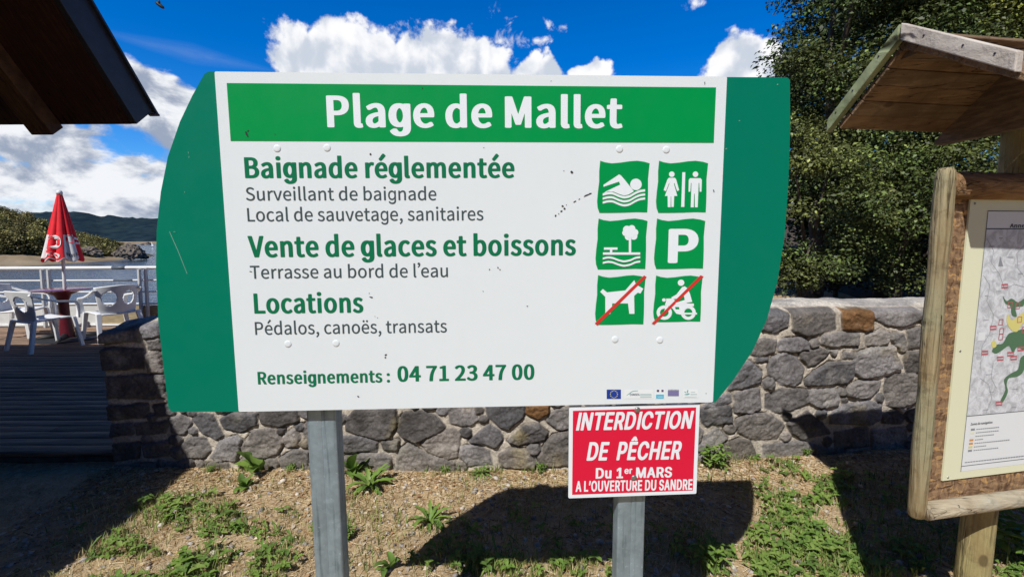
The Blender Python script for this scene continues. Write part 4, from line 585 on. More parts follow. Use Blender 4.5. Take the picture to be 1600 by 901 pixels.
# ---- lake
wm = bpy.data.materials.new('lake_water'); wm.use_nodes = True; t = NT(wm.node_tree)
p = t.n('ShaderNodeBsdfPrincipled'); oo = t.n('ShaderNodeOutputMaterial'); t.link(p.outputs[0], oo.inputs[0])
p.inputs[0].default_value = (0.025, 0.055, 0.085, 1); p.inputs['Roughness'].default_value = 0.12
oc = t.n('ShaderNodeTexCoord').outputs['Object']
v = t.n('ShaderNodeMapping', inp={0: oc, 3: (0.35, 1.0, 1.0)}).outputs[0]
b = t.n('ShaderNodeBump', inp={0: 1.0, 1: 0.35, 'Height': t.m('ADD', t.noise(v, 0.55, 5.0, 0.6), t.m('MULTIPLY', t.noise(v, 0.05, 3.0, 0.5), 1.5))})
t.link(b.outputs[0], p.inputs['Normal'])
me = fast_mesh('lake_water', [(-2500, 9, LAKE_Z), (2500, 9, LAKE_Z), (2500, 3500, LAKE_Z), (-2500, 3500, LAKE_Z)], [(0, 1, 2, 3)], wm)
tag(place('water', me), kind='structure')

# ---- far wooded hills across the lake
def ridge(pts, dist, x): return CAM_H + np.interp(x / dist * FPX + 800, [a for a, _ in pts], [(377.5 - b) / FPX * dist for _, b in pts])
RID = [(-900, 320), (-200, 322), (0, 331), (40, 334), (75, 331), (105, 331), (130, 330.5), (150, 334), (165, 339), (172, 338), (186, 336.5), (200, 340), (216, 340.5), (245, 341.5), (400, 335), (800, 345), (1200, 330), (2500, 322)]
nu, nv = 520, 60
U, T = np.meshgrid(np.linspace(-2600, 2600, nu), np.linspace(0, 1, nv))
Y = 960 + 640 * T; top = ridge(RID, 1500.0, U * 1500 / Y)
prof = np.where(T < 0.85, (T / 0.85) ** 1.05, 1 - (T - 0.85) * 2.0)
Z = LAKE_Z - 0.6 + (top - LAKE_Z) * prof * (0.82 + 0.18 * np.clip(T * 2, 0, 1)) + fbm(U / 120, Y / 90, 4) * 26 * np.sin(np.clip(T / 0.85, 0, 1) * np.pi)
Z += np.clip(T * 30, 0, 1) * (fbm(U / 9, Y / 14, 2) * 9.0)
o = place('far_hills', fast_mesh('far_hills', np.stack([U.ravel(), Y.ravel(), Z.ravel()], 1), grid_faces(nu, nv), M['hills']))
tag(o, kind='structure')
# pale beach below them
nu, nv = 120, 6
U, T = np.meshgrid(np.linspace(-1100, -300, nu), np.linspace(0, 1, nv))
Y = 900 + 70 * T + 26 * fbm(U / 60, U * 0, 3); Z = LAKE_Z - 0.2 + 5.2 * T
tag(place('far_beach', fast_mesh('far_beach', np.stack([U.ravel(), Y.ravel(), Z.ravel()], 1), grid_faces(nu, nv), M['mud'], True)), kind='structure')

# ---- headland on the left: dry shore running up to a scrub covered rise, ending in a rocky tip
SHORE = [(-420, 426), (-100, 420), (0, 418), (60, 414.5), (101, 412), (140, 410), (179, 407), (215, 403.5), (236, 401), (245, 399.5)]
TOPL = [(-420, 316), (-100, 332), (0, 348), (45, 354), (75, 362), (130, 372), (172, 380), (190, 384), (215, 391), (232, 397), (245, 399)]
SD = [(x, (CAM_H - LAKE_Z) / (ray(x, y).z / ray(x, y).y * -1)) for x, y in SHORE]
def head_pt(px, t):
    """t 0 = waterline, 1 = crest of the rise; returns world x, y, z"""
    r0 = np.interp(px, [a for a, _ in SD], [b for _, b in SD]); run = np.interp(px, [-420, 0, 130, 200, 245], [70, 50, 34, 18, 4.0])
    y = r0 + run * t
    zt = CAM_H + (np.interp(px, [245 - 665, 245], [0, 0]) + (378.5 - np.interp(px, [a for a, _ in TOPL], [b for _, b in TOPL]))) / FPX * (r0 + run)
    zt = np.maximum(zt, LAKE_Z + 0.15)
    k = np.where(t < 0.32, 0.62 * t, 0.1984 + (t - 0.32) / 0.68 * 0.8016)
    z = LAKE_Z - 0.12 + (zt - LAKE_Z) * np.clip(k, 0, 1) - np.maximum(0, t - 1) * 14
    return (px - 800) / FPX * y, y, z
nu, nv = 260, 70
U, T = np.meshgrid(np.linspace(-420, 245, nu), np.linspace(-0.06, 1.6, nv))
X, Y, Z = head_pt(U, T); Z = Z + fbm(X / 3, Y / 3, 4) * 0.8 * np.clip(T * 4, 0, 1)
F = grid_faces(nu, nv); me = fast_mesh('headland', np.stack([X.ravel(), Y.ravel(), Z.ravel()], 1), F, M['mud'], True)
me.materials.append(M['scrub_soil'])
tq = (T.ravel()[F[:, 0]] + 0.10 * fbm(X.ravel()[F[:, 0]] / 6, Y.ravel()[F[:, 0]] / 6, 3)) > 0.36
me.polygons.foreach_set('material_index', tq.astype('i'))
tag(place('headland', me), kind='structure')

# ---- leaves: every leaf is a small folded blade of four corners
def leaf_mesh(name, P, N, size, colr, matl, aspect=0.62, droop=0.25):
    n = len(P); N = N / np.linalg.norm(N, axis=1, keepdims=True)
    a = rng.normal(size=(n, 3)); a -= N * np.sum(a * N, 1, keepdims=True); a /= np.linalg.norm(a, axis=1, keepdims=True)
    b = np.cross(N, a); s = size[:, None] if np.ndim(size) else size
    V = np.stack([P - a * s * 0.5, P + b * s * 0.5 * aspect + N * s * 0.10, P + a * s * 0.5 - N * s * droop * 0.5, P - b * s * 0.5 * aspect + N * s * 0.10], 1).reshape(-1, 3)
    F = np.arange(n * 4).reshape(-1, 4)
    return fast_mesh(name, V, F, matl, False, np.repeat(colr, 4, 0))
def crown_leaves(clumps, per, size, base, var=0.35, flat=0.75):
    P, N, S, Cc = [], [], [], []
    for (c, r) in clumps:
        k = int(per * r * r); d = rng.normal(size=(k, 3)); d /= np.linalg.norm(d, axis=1, keepdims=True)
        rad = r * rng.random((k, 1)) ** 0.5; pos = np.array(c) + d * rad * np.array([1, 1, flat])
        P.append(pos); N.append(d * 0.5 + rng.normal(size=(k, 3)) * 0.45 + np.array([-0.15, -0.25, 0.75]))
        S.append(size * (0.5 + 1.0 * rng.random(k) ** 1.5))
        tone = 1 + var * (rng.random() - 0.5) * 1.4
        cc = np.array(base)[None] * tone * np.exp(0.55 * rng.normal(size=(k, 1))); cc[:, 0] *= 1 + 0.25 * (rng.random() - 0.4)
        Cc.append(cc)
    return np.concatenate(P), np.concatenate(N), np.concatenate(S), np.concatenate(Cc)
# scrub on the headland, one far mass of bushes
cl = []
for k in range(820):
    px = rng.uniform(-380, 214) if k > 460 else rng.uniform(-40, 205); t0 = rng.uniform(0.33, 1.05)
    x, y, z = head_pt(np.float64(px), np.float64(t0)); big = np.interp(px, [-400, 0, 60, 110, 180, 212], [2.1, 2.1, 1.9, 1.45, 0.9, 0.5])
    r = big * rng.uniform(0.75, 1.35)
    cl.append(((float(x), float(y), float(z) + r * 0.55), r))
    if px < 70 and rng.random() < 0.75: cl.append(((float(x) + rng.uniform(-.8, .8), float(y), float(z) + r * 1.6), r * 0.75))
P, N, S, Cc = crown_leaves(cl, 120, 0.40, (0.135, 0.125, 0.040), 0.9, 0.95)
tag(place('hillside_scrub', leaf_mesh('hillside_scrub', P, N, S, Cc, M['leaf'], 0.8)), 'olive green scrub and bushes covering the rise on the headland across the water', 'scrub', kind='stuff')
def rock_lump(mb, c, r, squash=0.7, seed=0):
    bm = bmesh.new(); bmesh.ops.create_icosphere(bm, subdivisions=3, radius=1.0)
    vs = []
    for v in bm.verts:
        q = v.co.copy(); k = 1 + 0.75 * mnoise.noise(q * 1.5 + Vector((seed, 0, seed))) + 0.45 * mnoise.noise(q * 4.1 + Vector((0, seed, 0)))
        q = q * k; vs.append((c[0] + q.x * r, c[1] + q.y * r * 0.8, c[2] + q.z * r * squash))
    mb.add(vs, [tuple(v.index for v in f.verts) for f in bm.faces]); bm.free()
def rock_at(px, py, d): return at_y(px, py, d)
mb = MB()
for k, (px, py, d, r) in enumerate([(206, 388, 126, 1.7), (198, 390, 124, 1.5), (211, 390, 126, 1.6), (216, 395, 126, 1.5), (221, 399, 127, 1.2), (189, 394, 122, 1.2), (203, 395, 123, 1.7), (196, 398, 122, 1.2), (210, 399, 123, 1.4), (228, 402, 128, 0.7), (182, 397, 121, 0.9)]):
    c = rock_at(px, py, d); rock_lump(mb, c, r, 0.75, k * 3.1)
tag(mb.build('rock_outcrop', M['rock'], None, rock_at(205, 403, 126)), 'dark grey rocky outcrop at the tip of the headland across the lake', 'rock')
for k, (px, py, d, r, lab) in enumerate([(142, 391, 110, 1.5, 'dark boulder on the dry shore just right of the parasol foot'), (151, 395, 109, 1.1, 'low dark boulder on the dry shore nearer the rocky tip')]):
    mb = MB(); c = rock_at(px, py, d); rock_lump(mb, c, r, 0.6, 20 + k); tag(mb.build('boulder', M['rock'], None, c), lab, 'rock', 'boulders on the far shore')
# islet and a small sailing boat far out
mb = MB(); c = at_y(231, 380.5, 700); rock_lump(mb, (c.x, c.y, LAKE_Z), 5.0, 0.7, 4); rock_lump(mb, (c.x - 7, c.y, LAKE_Z), 4.0, 0.5, 9)
tag(mb.build('rock_islet', M['rock'], None, (c.x, c.y, LAKE_Z)), 'low brown islet of rock far out on the lake', 'islet')
c = at_z(237, 386, LAKE_Z); bt = root('sailing_boat', c, 'tiny white sailing boat far out on the lake', 'boat')
mb = MB(); L = 2.2
mb.add([(c.x - L, c.y, c.z + .7), (c.x + L, c.y, c.z + .8), (c.x + L * .7, c.y - .7, c.z + .7), (c.x - L * .8, c.y - .7, c.z + .6), (c.x - L * .7, c.y, c.z - .2), (c.x + L * .6, c.y, c.z - .2), (c.x + L * .7, c.y + .7, c.z + .7), (c.x - L * .8, c.y + .7, c.z + .6)],
       [(0, 3, 2, 1), (0, 1, 6, 7), (3, 0, 4), (0, 7, 4), (3, 4, 5, 2), (2, 5, 1), (1, 5, 6), (4, 7, 6, 5)])
mb.build('hull', M['white_metal'], bt)
MB().tube([(c.x, c.y, c.z), (c.x, c.y, c.z + 5)], 0.06, 6).build('mast', M['white_metal'], bt)
MB().add([(c.x + .1, c.y, c.z + 1.1), (c.x + 1.6, c.y + .1, c.z + 1.1), (c.x + .1, c.y, c.z + 4.8), (c.x + .1, c.y + .04, c.z + 1.1), (c.x + 1.6, c.y + .14, c.z + 1.1), (c.x + .1, c.y + .04, c.z + 4.8)],
         [(0, 1, 2), (5, 4, 3), (0, 3, 4, 1), (1, 4, 5, 2), (2, 5, 3, 0)]).build('sail', M['white_metal'], bt)

# ---- timber terrace
DZ = 0.10
V, F, Cc = [], [], []
y = 3.02
while y < 8.05:
    w = 0.112; x0 = -14.0
    while x0 < -2.0:
        x1 = min(x0 + rng.uniform(2.6, 4.2), -2.0) if y > 3.5 else min(x0 + rng.uniform(2.6, 4.2), -2.70)
        lim = -2.0 if y > 3.5 else -2.70
        z = DZ + rng.normal() * 0.0015; b = len(V); g = 0.62 + 0.6 * rng.random()
        for (xx, yy, zz) in [(x0, y, z - .03), (x1 - .004, y, z - .03), (x1 - .004, y + w, z - .03), (x0, y + w, z - .03), (x0, y, z - .003), (x0, y + .004, z), (x0, y + w - .004, z), (x0, y + w, z - .003), (x1 - .004, y, z - .003), (x1 - .004, y + .004, z), (x1 - .004, y + w - .004, z), (x1 - .004, y + w, z - .003)]:
            V.append((xx, yy, zz)); Cc.append((g * rng.uniform(.97, 1.03), g, g * .98))
        F += [(b + 4, b + 8, b + 9, b + 5), (b + 5, b + 9, b + 10, b + 6), (b + 6, b + 10, b + 11, b + 7), (b, b + 1, b + 8, b + 4), (b + 2, b + 3, b + 7, b + 11), (b, b + 3, b + 2, b + 1)]
        x0 = x1
        if x1 >= lim: break
    y += w + 0.0045
tag(place('terrace', fast_mesh('terrace', V, F, M['deck'], False, np.array(Cc))), kind='structure')
mb = MB()
for y in (3.04, 4.4, 5.8, 7.2): mb.box((-8.0 if y > 3.5 else -8.36, y, DZ - 0.105), (12.0 if y > 3.5 else 11.3, 0.05, 0.14))
tag(mb.build('terrace_joists', M['bark']), kind='structure')

# ---- stone wall: laid stones traced from the photograph, mortar between, built as one relief
WY, WX0, WX1, WT = 2.885, -2.70, 4.6, 0.36
def wall_y(x):
    """front face in plan: it runs back gently to the right, and a little to the left"""
    x = np.asarray(x, float); s = np.log1p(np.exp((x - 0.75) * 4)) / 4
    return WY + 0.150 * s + 0.025 * np.maximum(0, -x - 0.3)
def at_wall(px, py):
    y = WY
    for _ in range(6): q = at_y(px, py, y); y = float(wall_y(q.x))
    return q
CROPS = [((1080, 420), 2.5025, """285,165 340,155 378,180 375,225 320,248 275,235 270,195|395,160 470,148 560,155 562,235 500,250 445,262 405,240|720,160 800,152 895,155 893,195 830,222 770,222 720,195
285,275 330,280 325,320 270,340 225,332 235,285|350,280 430,270 460,290 455,312 400,325 345,318 340,298|515,262 575,252 655,256 650,298 560,302 508,292|685,262 735,245 770,252 765,290 730,300 690,295
780,255 825,255 838,280 835,322 820,325 780,275|850,240 885,235 930,245 930,300 885,305 850,310|425,330 500,312 535,320 525,345 480,372 455,378 430,350|320,345 360,332 410,350 435,390 430,440 400,455 350,450 312,415 305,385
450,435 480,400 540,370 635,362 632,420 600,445 520,452 452,452|640,335 700,312 790,305 815,385 740,415 670,425 640,405|840,330 882,325 940,330 940,400 880,405 840,400 828,360|185,375 230,365 270,400 268,440 200,462 145,470
615,460 650,440 735,440 725,470 690,500 640,502 612,490|760,425 800,410 870,410 900,430 900,520 868,525 810,540 765,530 755,470|170,490 220,470 265,470 268,540 235,560 170,560|295,490 350,470 450,475 452,520 390,548 330,558 290,535
460,475 560,470 575,500 570,530 500,540 455,520|40,550 150,538 158,595 60,610 40,595|180,590 240,565 310,570 360,610 330,660 250,665 190,640 175,610|540,570 600,530 690,515 740,530 735,580 700,605 545,600
375,600 450,558 510,600 540,640 430,662 390,640|50,660 100,625 138,660 90,700 60,690|140,680 190,665 225,670 250,720 245,765 140,755|285,690 430,672 470,690 460,740 330,765 285,735|740,570 800,555 835,580 820,600 745,600
545,320 570,318 562,342|600,330 635,330 632,345 598,345|260,350 300,350 300,362 260,364|80,500 150,490 152,520 90,540 45,540|560,640 680,620 690,690 560,700|705,632 840,625 835,700 705,700|480,690 600,712 600,775 480,765"""),
 ((500, 600), 2.994, """125,165 165,125 350,120 358,190 325,248 270,255 180,230 125,210|372,170 400,135 470,125 540,145 582,200 530,235 450,268 390,245 368,215|605,100 700,95 740,165 700,190 610,180|780,100 955,95 950,150 880,210 840,195 790,150
1070,150 1110,115 1165,110 1165,205 1110,210 1065,170|480,280 560,222 620,205 652,235 645,340 600,345 500,310|700,265 790,190 835,215 852,260 820,295 770,275|880,265 960,195 1020,185 1060,230 1050,258 920,280|90,240 180,240 270,272 265,310 90,312
375,310 410,280 490,325 632,368 630,405 400,425 345,420|90,345 150,335 280,325 332,340 325,425 100,400|665,295 740,285 790,315 800,370 700,380 660,340|840,330 900,300 960,310 1005,370 1000,395 850,385|1020,340 1090,240 1165,222 1165,380 1040,380|290,268 365,262 365,300 305,305"""),
 ((140, 480), 2.14, """345,375 370,355 410,360 448,425 430,437 385,420|440,375 480,355 560,355 560,390 500,415 455,400|570,345 690,342 695,375 640,395 580,385|510,470 545,415 610,405 650,450 630,485 590,502 515,490
310,455 345,430 390,440 405,475 385,500 330,500|408,500 440,445 490,432 505,442 490,510 430,512|652,432 685,410 702,440 695,465 660,465|385,540 410,518 460,522 470,555 400,562|640,505 680,480 730,480 730,540 650,545|265,375 310,360 340,385 320,420 280,415
42,140 180,138 178,200 45,208|50,235 250,225 250,300 55,300|55,330 190,325 190,365 60,375|60,395 148,390 145,420 65,430|158,390 255,382 255,415 160,425|75,460 165,455 160,500 80,510|180,460 265,445 268,490 190,500|80,530 220,525 230,570 90,575|260,520 340,508 345,550 270,560
32,60 160,50 168,110 40,118|172,62 225,50 240,95 184,100|195,112 235,105 245,140 200,140|192,155 230,150 245,215 200,215|215,332 280,322 285,358 225,360""")]
BROWN = [((1080, 420), 2.5025, '595,163 712,165 710,235 690,240 600,235'), ((500, 600), 2.994, '965,100 1070,96 1065,135 1020,160 965,135')]
def to_wall(org, sc, s):
    out = []
    for w in s.split():
        x, y = map(float, w.split(',')); q = at_wall(org[0] + x / sc, org[1] + y / sc); out.append((q.x, q.z))
    return np.array(out)
STONES = [to_wall(o_, s_, w) for o_, s_, txt in CROPS for w in txt.replace('\n', '|').split('|') if w.strip()]
NTR = len(STONES)
BROWNS = [to_wall(*b) for b in BROWN]
def top_z(x): return np.interp(x, [-2.7, -2.45, -2.2, -1.8, 0, 1.5, 2.6, 4.5], [0.975, 1.02, 1.065, 1.09, 1.10, 1.088, 1.062, 1.04]) + 0.012 * fbm(np.asarray(x) * 2.2, np.zeros_like(x) + 4, 3)
RES = 0.0065
wx = np.arange(WX0, WX1 + RES, RES); wz = np.arange(0, 1.0 + 1e-6, 1 / 168.0)
WXX, TT = np.meshgrid(wx, wz); Z0 = -0.10
TZ = top_z(wx)[None, :]; WZZ = Z0 + (TZ - Z0) * TT
qx = WXX + 0.016 * fbm(WXX * 14, WZZ * 14, 3) + 0.006 * fbm(WXX * 60, WZZ * 60, 2); qz = WZZ + 0.016 * fbm(WXX * 14 + 50, WZZ * 14, 3) + 0.006 * fbm(WXX * 60 + 9, WZZ * 60, 2)
def poly_sd(P, X, Y):
    """signed distance, positive inside"""
    d = np.full(X.shape, 1e9); ins = np.zeros(X.shape, bool)
    for (ax, ay), (bx, by) in zip(P, np.roll(P, -1, 0)):
        ex, ey = bx - ax, by - ay; L = ex * ex + ey * ey + 1e-12
        t = np.clip(((X - ax) * ex + (Y - ay) * ey) / L, 0, 1); d = np.minimum(d, np.hypot(X - ax - t * ex, Y - ay - t * ey))
        c = (ay > Y) != (by > Y); xi = ax + (Y - ay) / (by - ay + 1e-12) * ex; ins ^= c & (X < xi)
    return np.where(ins, d, -d)
SDF = np.full(WXX.shape, -1.0); SID = np.full(WXX.shape, -1)
def stamp(P, k):
    m = 0.05; zl = (P[:, 1].min() - m - Z0) / (1.2); zh = (P[:, 1].max() + m - Z0) / 1.05
    i0, i1 = max(0, int(zl * 168) - 2), min(168, int(zh * 168) + 3); j0, j1 = max(0, int((P[:, 0].min() - m - WX0) / RES)), min(len(wx), int((P[:, 0].max() + m - WX0) / RES) + 1)
    if i1 <= i0 or j1 <= j0: return
    s = poly_sd(P, qx[i0:i1, j0:j1], qz[i0:i1, j0:j1]) + 0.0115; cur = SDF[i0:i1, j0:j1]; w = s > cur
    cur[w] = s[w]; SID[i0:i1, j0:j1][w] = k
for k, P in enumerate(STONES + BROWNS): stamp(P, k)
ALL = STONES + BROWNS
# fill what the signs hide with more laid stones, biggest gaps first
cx = np.arange(WX0 + 0.08, WX1 - 0.05, 0.03); cz = np.arange(0.05, 1.08, 0.03)
CXX, CZZ = np.meshgrid(cx, cz); clear = np.minimum.reduce([top_z(CXX.ravel()).reshape(CXX.shape) - CZZ + 0.0, CZZ + 0.06, CXX - WX0 - 0.01, WX1 - CXX])
for P in ALL: clear = np.minimum(clear, -poly_sd(P, CXX, CZZ))
for it in range(260):
    i = np.unravel_index(np.argmax(clear + rng.random(clear.shape) * 0.012), clear.shape); r = clear[i] - 0.016
    if r < 0.014: break
    r = min(r, rng.uniform(0.075, 0.10)); sx = rng.uniform(1.0, 1.35); n = rng.integers(6, 9); th0 = rng.uniform(0, 6.28)
    P = np.array([(CXX[i] + r * sx * rng.uniform(.92, 1.06) * math.cos(th0 + 2 * math.pi * q / n), CZZ[i] + r * rng.uniform(.92, 1.06) * math.sin(th0 + 2 * math.pi * q / n)) for q in range(n)])
    ALL.append(P); stamp(P, len(ALL) - 1); clear = np.minimum(clear, -poly_sd(P, CXX, CZZ)); clear[i] = -1
nS = len(ALL); lift = rng.uniform(0.008, 0.026, nS); tiltx = rng.normal(0, 0.05, nS); tiltz = rng.normal(0, 0.05, nS)
cen = np.array([P.mean(0) for P in ALL]); shade = 0.095 + 0.15 * rng.random(nS) ** 1.3; warm = rng.uniform(-1, 1, nS)
sid = np.maximum(SID, 0); s = np.clip(SDF / 0.013, 0, 1); s = np.where(SID < 0, 0, s); dome = s * s * (3 - 2 * s)
relief = dome * (lift[sid] + tiltx[sid] * (WXX - cen[sid, 0]) + tiltz[sid] * (WZZ - cen[sid, 1]) + 0.030 * (np.abs(fbm(WXX * 9, WZZ * 13 + 30, 4)) - 0.1) + 0.016 * fbm(WXX * 20 + 3, WZZ * 34 + 30, 4) + 0.009 * fbm(WXX * 75, WZZ * 75, 2))
crev = np.exp(-((SDF + 0.002) / 0.0042) ** 2) * np.clip((fbm(WXX * 6 + 33, WZZ * 6, 3) + 0.10) * 5, 0, 1) * np.where(SID < 0, 0, 1)
relief -= 0.016 * crev
relief += (1 - dome) * (0.008 * fbm(WXX * 22 + 7, WZZ * 22, 4) + 0.010 * np.clip(-SDF / 0.03, 0, 1) * 0)
YY = wall_y(WXX) - relief; YY += 0.10 * np.clip((TT - 0.955) / 0.045, 0, 1) ** 3     # rounded upper arris
col = np.empty(WXX.shape + (3,)); st = np.clip(SDF / 0.007 + 0.5, 0, 1); st = np.where(SID < 0, 0, st)
sc_ = np.stack([shade * (1.02 + 0.05 * warm), shade * (0.935 + 0.01 * warm), shade * (0.915 - 0.06 * warm)], 1)
for k in (NTR, NTR + 1): sc_[k] = (0.20, 0.105, 0.045)
mort = np.array([0.53, 0.465, 0.385]) * (1 + 0.5 * fbm(WXX * 9, WZZ * 9, 4)[..., None])
stc = sc_[sid] * (1 + 0.9 * fbm(WXX * 12 + 3, WZZ * 12, 4)[..., None])
lich = np.clip((fbm(WXX * 5 + 80, WZZ * 5, 4) - 0.16) * 6, 0, 1)[..., None] * 0.35; stc = stc * (1 - lich) + np.array([0.42, 0.39, 0.33]) * lich
low = np.clip(1 - WZZ / 0.25, 0, 1)[..., None] * 0.30; stc = stc * (1 - low) + np.array([0.40, 0.34, 0.25]) * low
yel = np.clip((fbm(WXX * 4 + 11, WZZ * 4 + 60, 3) - 0.20) * 6, 0, 1)[..., None] * 0.4; stc = stc * (1 - yel) + np.array([0.36, 0.28, 0.10]) * yel
col = mort * (1 - st[..., None]) + stc * st[..., None]; cv_ = (0.75 * crev)[..., None]; col = col * (1 - cv_) + np.array([0.05, 0.042, 0.035]) * cv_      # near-black colour along the recessed stone edges
nzr, nxr = WXX.shape
V = np.stack([WXX.ravel(), YY.ravel(), WZZ.ravel()], 1); Cc = col.reshape(-1, 3)
# capping: rough mortar and stone backs, then the rear face
dep = np.linspace(0, 1, 36)[1:]; tv, tc = [], []
for d_ in dep:
    yy = YY[-1] + (wall_y(wx) + WT - YY[-1]) * d_; zz = WZZ[-1] + 0.030 * np.sin(min(1, d_ * 2.2) * np.pi / 2) * 0.9 + 0.022 * fbm(wx * 7, yy * 9, 4) - 0.05 * max(0, d_ - 0.85) * 3
    m_ = np.clip((fbm(wx * 4.5 + 20, yy * 7, 4) + 0.06) * 6, 0, 1)[:, None]
    tv.append(np.stack([wx, yy, zz], 1)); tc.append(np.array([0.55, 0.50, 0.44]) * (1 - m_) + np.array([0.34, 0.315, 0.295]) * m_)
rear = np.stack([wx, wall_y(wx) + WT + 0.02, np.full_like(wx, Z0)], 1)
V = np.concatenate([V] + tv + [rear]); Cc = np.concatenate([Cc] + tc + [np.tile([0.2, 0.19, 0.18], (len(wx), 1))])
F = grid_faces(nxr, nzr + len(dep) + 1)
sw = root('stone_wall', (0.8, WY + 0.18, 0.0), 'low wall of rough dark basalt stones set in pale mortar behind the signs', 'wall')
place('masonry', fast_mesh('masonry', V, F, M['stone'], True, Cc), sw)
for end, xx in ((0, WX0), (-1, wx[-1])):
    R_ = nzr + len(dep) + 1; loop = [tuple(V[r_ * nxr + (0 if end == 0 else nxr - 1)]) for r_ in range(R_)]
    if end == 0: loop = loop[::-1]
    mb = MB(); mb.add(loop, [tuple(range(len(loop)))]); me = bpy.data.meshes.new('end_face'); me.from_pydata(mb.v, [], mb.f); me.materials.append(M['stone'])
    a_ = me.attributes.new('tint', 'FLOAT_COLOR', 'POINT'); a_.data.foreach_set('color', np.tile([0.2, 0.185, 0.175, 1], len(loop)).astype('f')); place('end_face', me, sw)

# ---- kiosk on the left: only the corner of its steep dark roof is in view; it shades the terrace
ki = root('kiosk', (-6.4, 1.0, 0.0), 'dark timber kiosk whose steep roof corner overhangs the terrace at upper left', 'building')
PE = on_plane(239, 163, (-3.35, 4.42, 0), Vector((1, 0, 0))); PL = on_plane(214, 194, (-3.35, 4.42, 0), Vector((1, 0, 0)))
QL = on_plane(93, 0, (-3.35, 0, 0), Vector((1, 0, 0))); rk = (QL - PL).normalized(); nrm = Vector((0, -rk.z, rk.y)); nrm = nrm if nrm.z > 0 else -nrm
LX = -9.2; tR = (PL.y - 3.06) / -rk.y; ridge_lo = PL + rk * tR; th = 0.26
def slab(a, b, up_a, up_b, x0, x1):
    f = lambda p, x: Vector((x, p.y, p.z)); mb = MB()
    return mb.hexa([f(a, x0), f(a, x1), f(b, x1), f(b, x0), f(up_a, x0), f(up_a, x1), f(up_b, x1), f(up_b, x0)])
EV = PL.copy(); RL = ridge_lo
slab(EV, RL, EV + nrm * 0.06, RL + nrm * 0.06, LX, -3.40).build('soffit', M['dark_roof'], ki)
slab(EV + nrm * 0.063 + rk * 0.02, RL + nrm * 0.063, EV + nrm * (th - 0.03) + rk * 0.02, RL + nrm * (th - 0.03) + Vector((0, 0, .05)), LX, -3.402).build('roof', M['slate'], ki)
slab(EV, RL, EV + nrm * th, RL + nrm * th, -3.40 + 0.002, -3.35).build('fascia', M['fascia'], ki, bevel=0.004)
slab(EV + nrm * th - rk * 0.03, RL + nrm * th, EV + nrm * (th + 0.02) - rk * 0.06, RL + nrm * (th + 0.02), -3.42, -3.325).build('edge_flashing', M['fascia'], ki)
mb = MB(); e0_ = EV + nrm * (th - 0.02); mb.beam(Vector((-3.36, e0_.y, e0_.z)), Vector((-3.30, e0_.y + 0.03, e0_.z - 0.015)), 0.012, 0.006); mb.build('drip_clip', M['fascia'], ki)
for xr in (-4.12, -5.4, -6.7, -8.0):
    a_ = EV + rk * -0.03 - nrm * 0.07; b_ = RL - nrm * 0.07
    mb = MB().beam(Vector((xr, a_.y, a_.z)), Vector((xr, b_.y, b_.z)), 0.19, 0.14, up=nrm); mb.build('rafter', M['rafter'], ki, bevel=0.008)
S1 = Vector((0, 1.2, 2.62))
slab(RL, S1, RL + nrm * th + Vector((0, 0, .04)), S1 + Vector((0, 0, 0.12)), LX, -3.20).build('roof', M['slate'], ki)
slab(S1, Vector((0, -4.5, 2.5)), S1 + Vector((0, 0, 0.12)), Vector((0, -4.5, 2.62)), LX, -3.20).build('roof', M['slate'], ki)
mb = MB().box((-6.4, -0.6, 1.24), (5.4, 7.2, 2.5)); mb.build('wall', M['cladding'], ki)

# ---- trees beyond the wall
def tree(label, base, height, trunk_r, clumps, per, size, colr, limbs=7, group='trees behind the wall', lean=0.1):
    b = Vector(base); r = root('broadleaf_tree', b, label, 'tree', group)
    mb = MB(); top = b + Vector((lean, 0, height * 0.75)); pts = [b + (top - b) * (k / 6) + Vector((rng.normal() * .06, rng.normal() * .06, 0)) * (k > 0) for k in range(7)]
    mb.tube(pts, [trunk_r * (1.25 - 0.17 * k) for k in range(7)], 10, wob=0.25)
    for c, rr in [clumps[i] for i in rng.permutation(len(clumps))[:limbs]]:
        s_ = pts[rng.integers(1, 5)]; e_ = Vector(c); m_ = (s_ + e_) / 2 + Vector((0, 0, 0.12 * (e_ - s_).length)); mb.tube([s_, m_, e_], [trunk_r * .45, trunk_r * .28, trunk_r * .08], 7)
    mb.build('trunk', M['bark'], r, smooth=True)
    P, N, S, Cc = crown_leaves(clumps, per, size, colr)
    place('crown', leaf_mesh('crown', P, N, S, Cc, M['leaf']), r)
    return r
def ell_clumps(c, rad, n, rmin, rmax, shell=0.62, cut=None):
    out = []
    while len(out) < n:
        d = rng.normal(size=3); d /= np.linalg.norm(d); k = shell + (1 - shell) * rng.random(); q = np.array(c) + d * np.array(rad) * k
        if d[1] > 0.45 and rng.random() < 0.7: continue
        if q[2] < 0.35: continue
        if cut and not cut(q): continue
        out.append((tuple(q), rng.uniform(rmin, rmax)))
    return out
tree('tall dark green tree nearest the sign, its crown edging the blue sky', (7.2, 10.8, 0.0), 9.0, 0.16, ell_clumps((7.75, 10.2, 5.4), (2.15, 1.9, 4.8), 185, 0.30, 0.62), 1600, 0.076, (0.068, 0.090, 0.024), 5)
tree('low bushy tree right behind the wall, leaves down to the stones', (5.6, 8.7, 0.0), 3.0, 0.08, ell_clumps((5.25, 8.4, 2.0), (1.5, 0.9, 1.75), 76, 0.22, 0.42, cut=lambda q: q[2] > 0.75), 2200, 0.062, (0.092, 0.116, 0.031), 4)
tree('shaded tree behind the notice board post, dark between its leaves', (9.4, 11.4, 0.0), 8.5, 0.2, ell_clumps((9.6, 10.8, 4.4), (2.6, 1.6, 3.9), 115, 0.32, 0.66), 1250, 0.08, (0.058, 0.078, 0.021), 5)
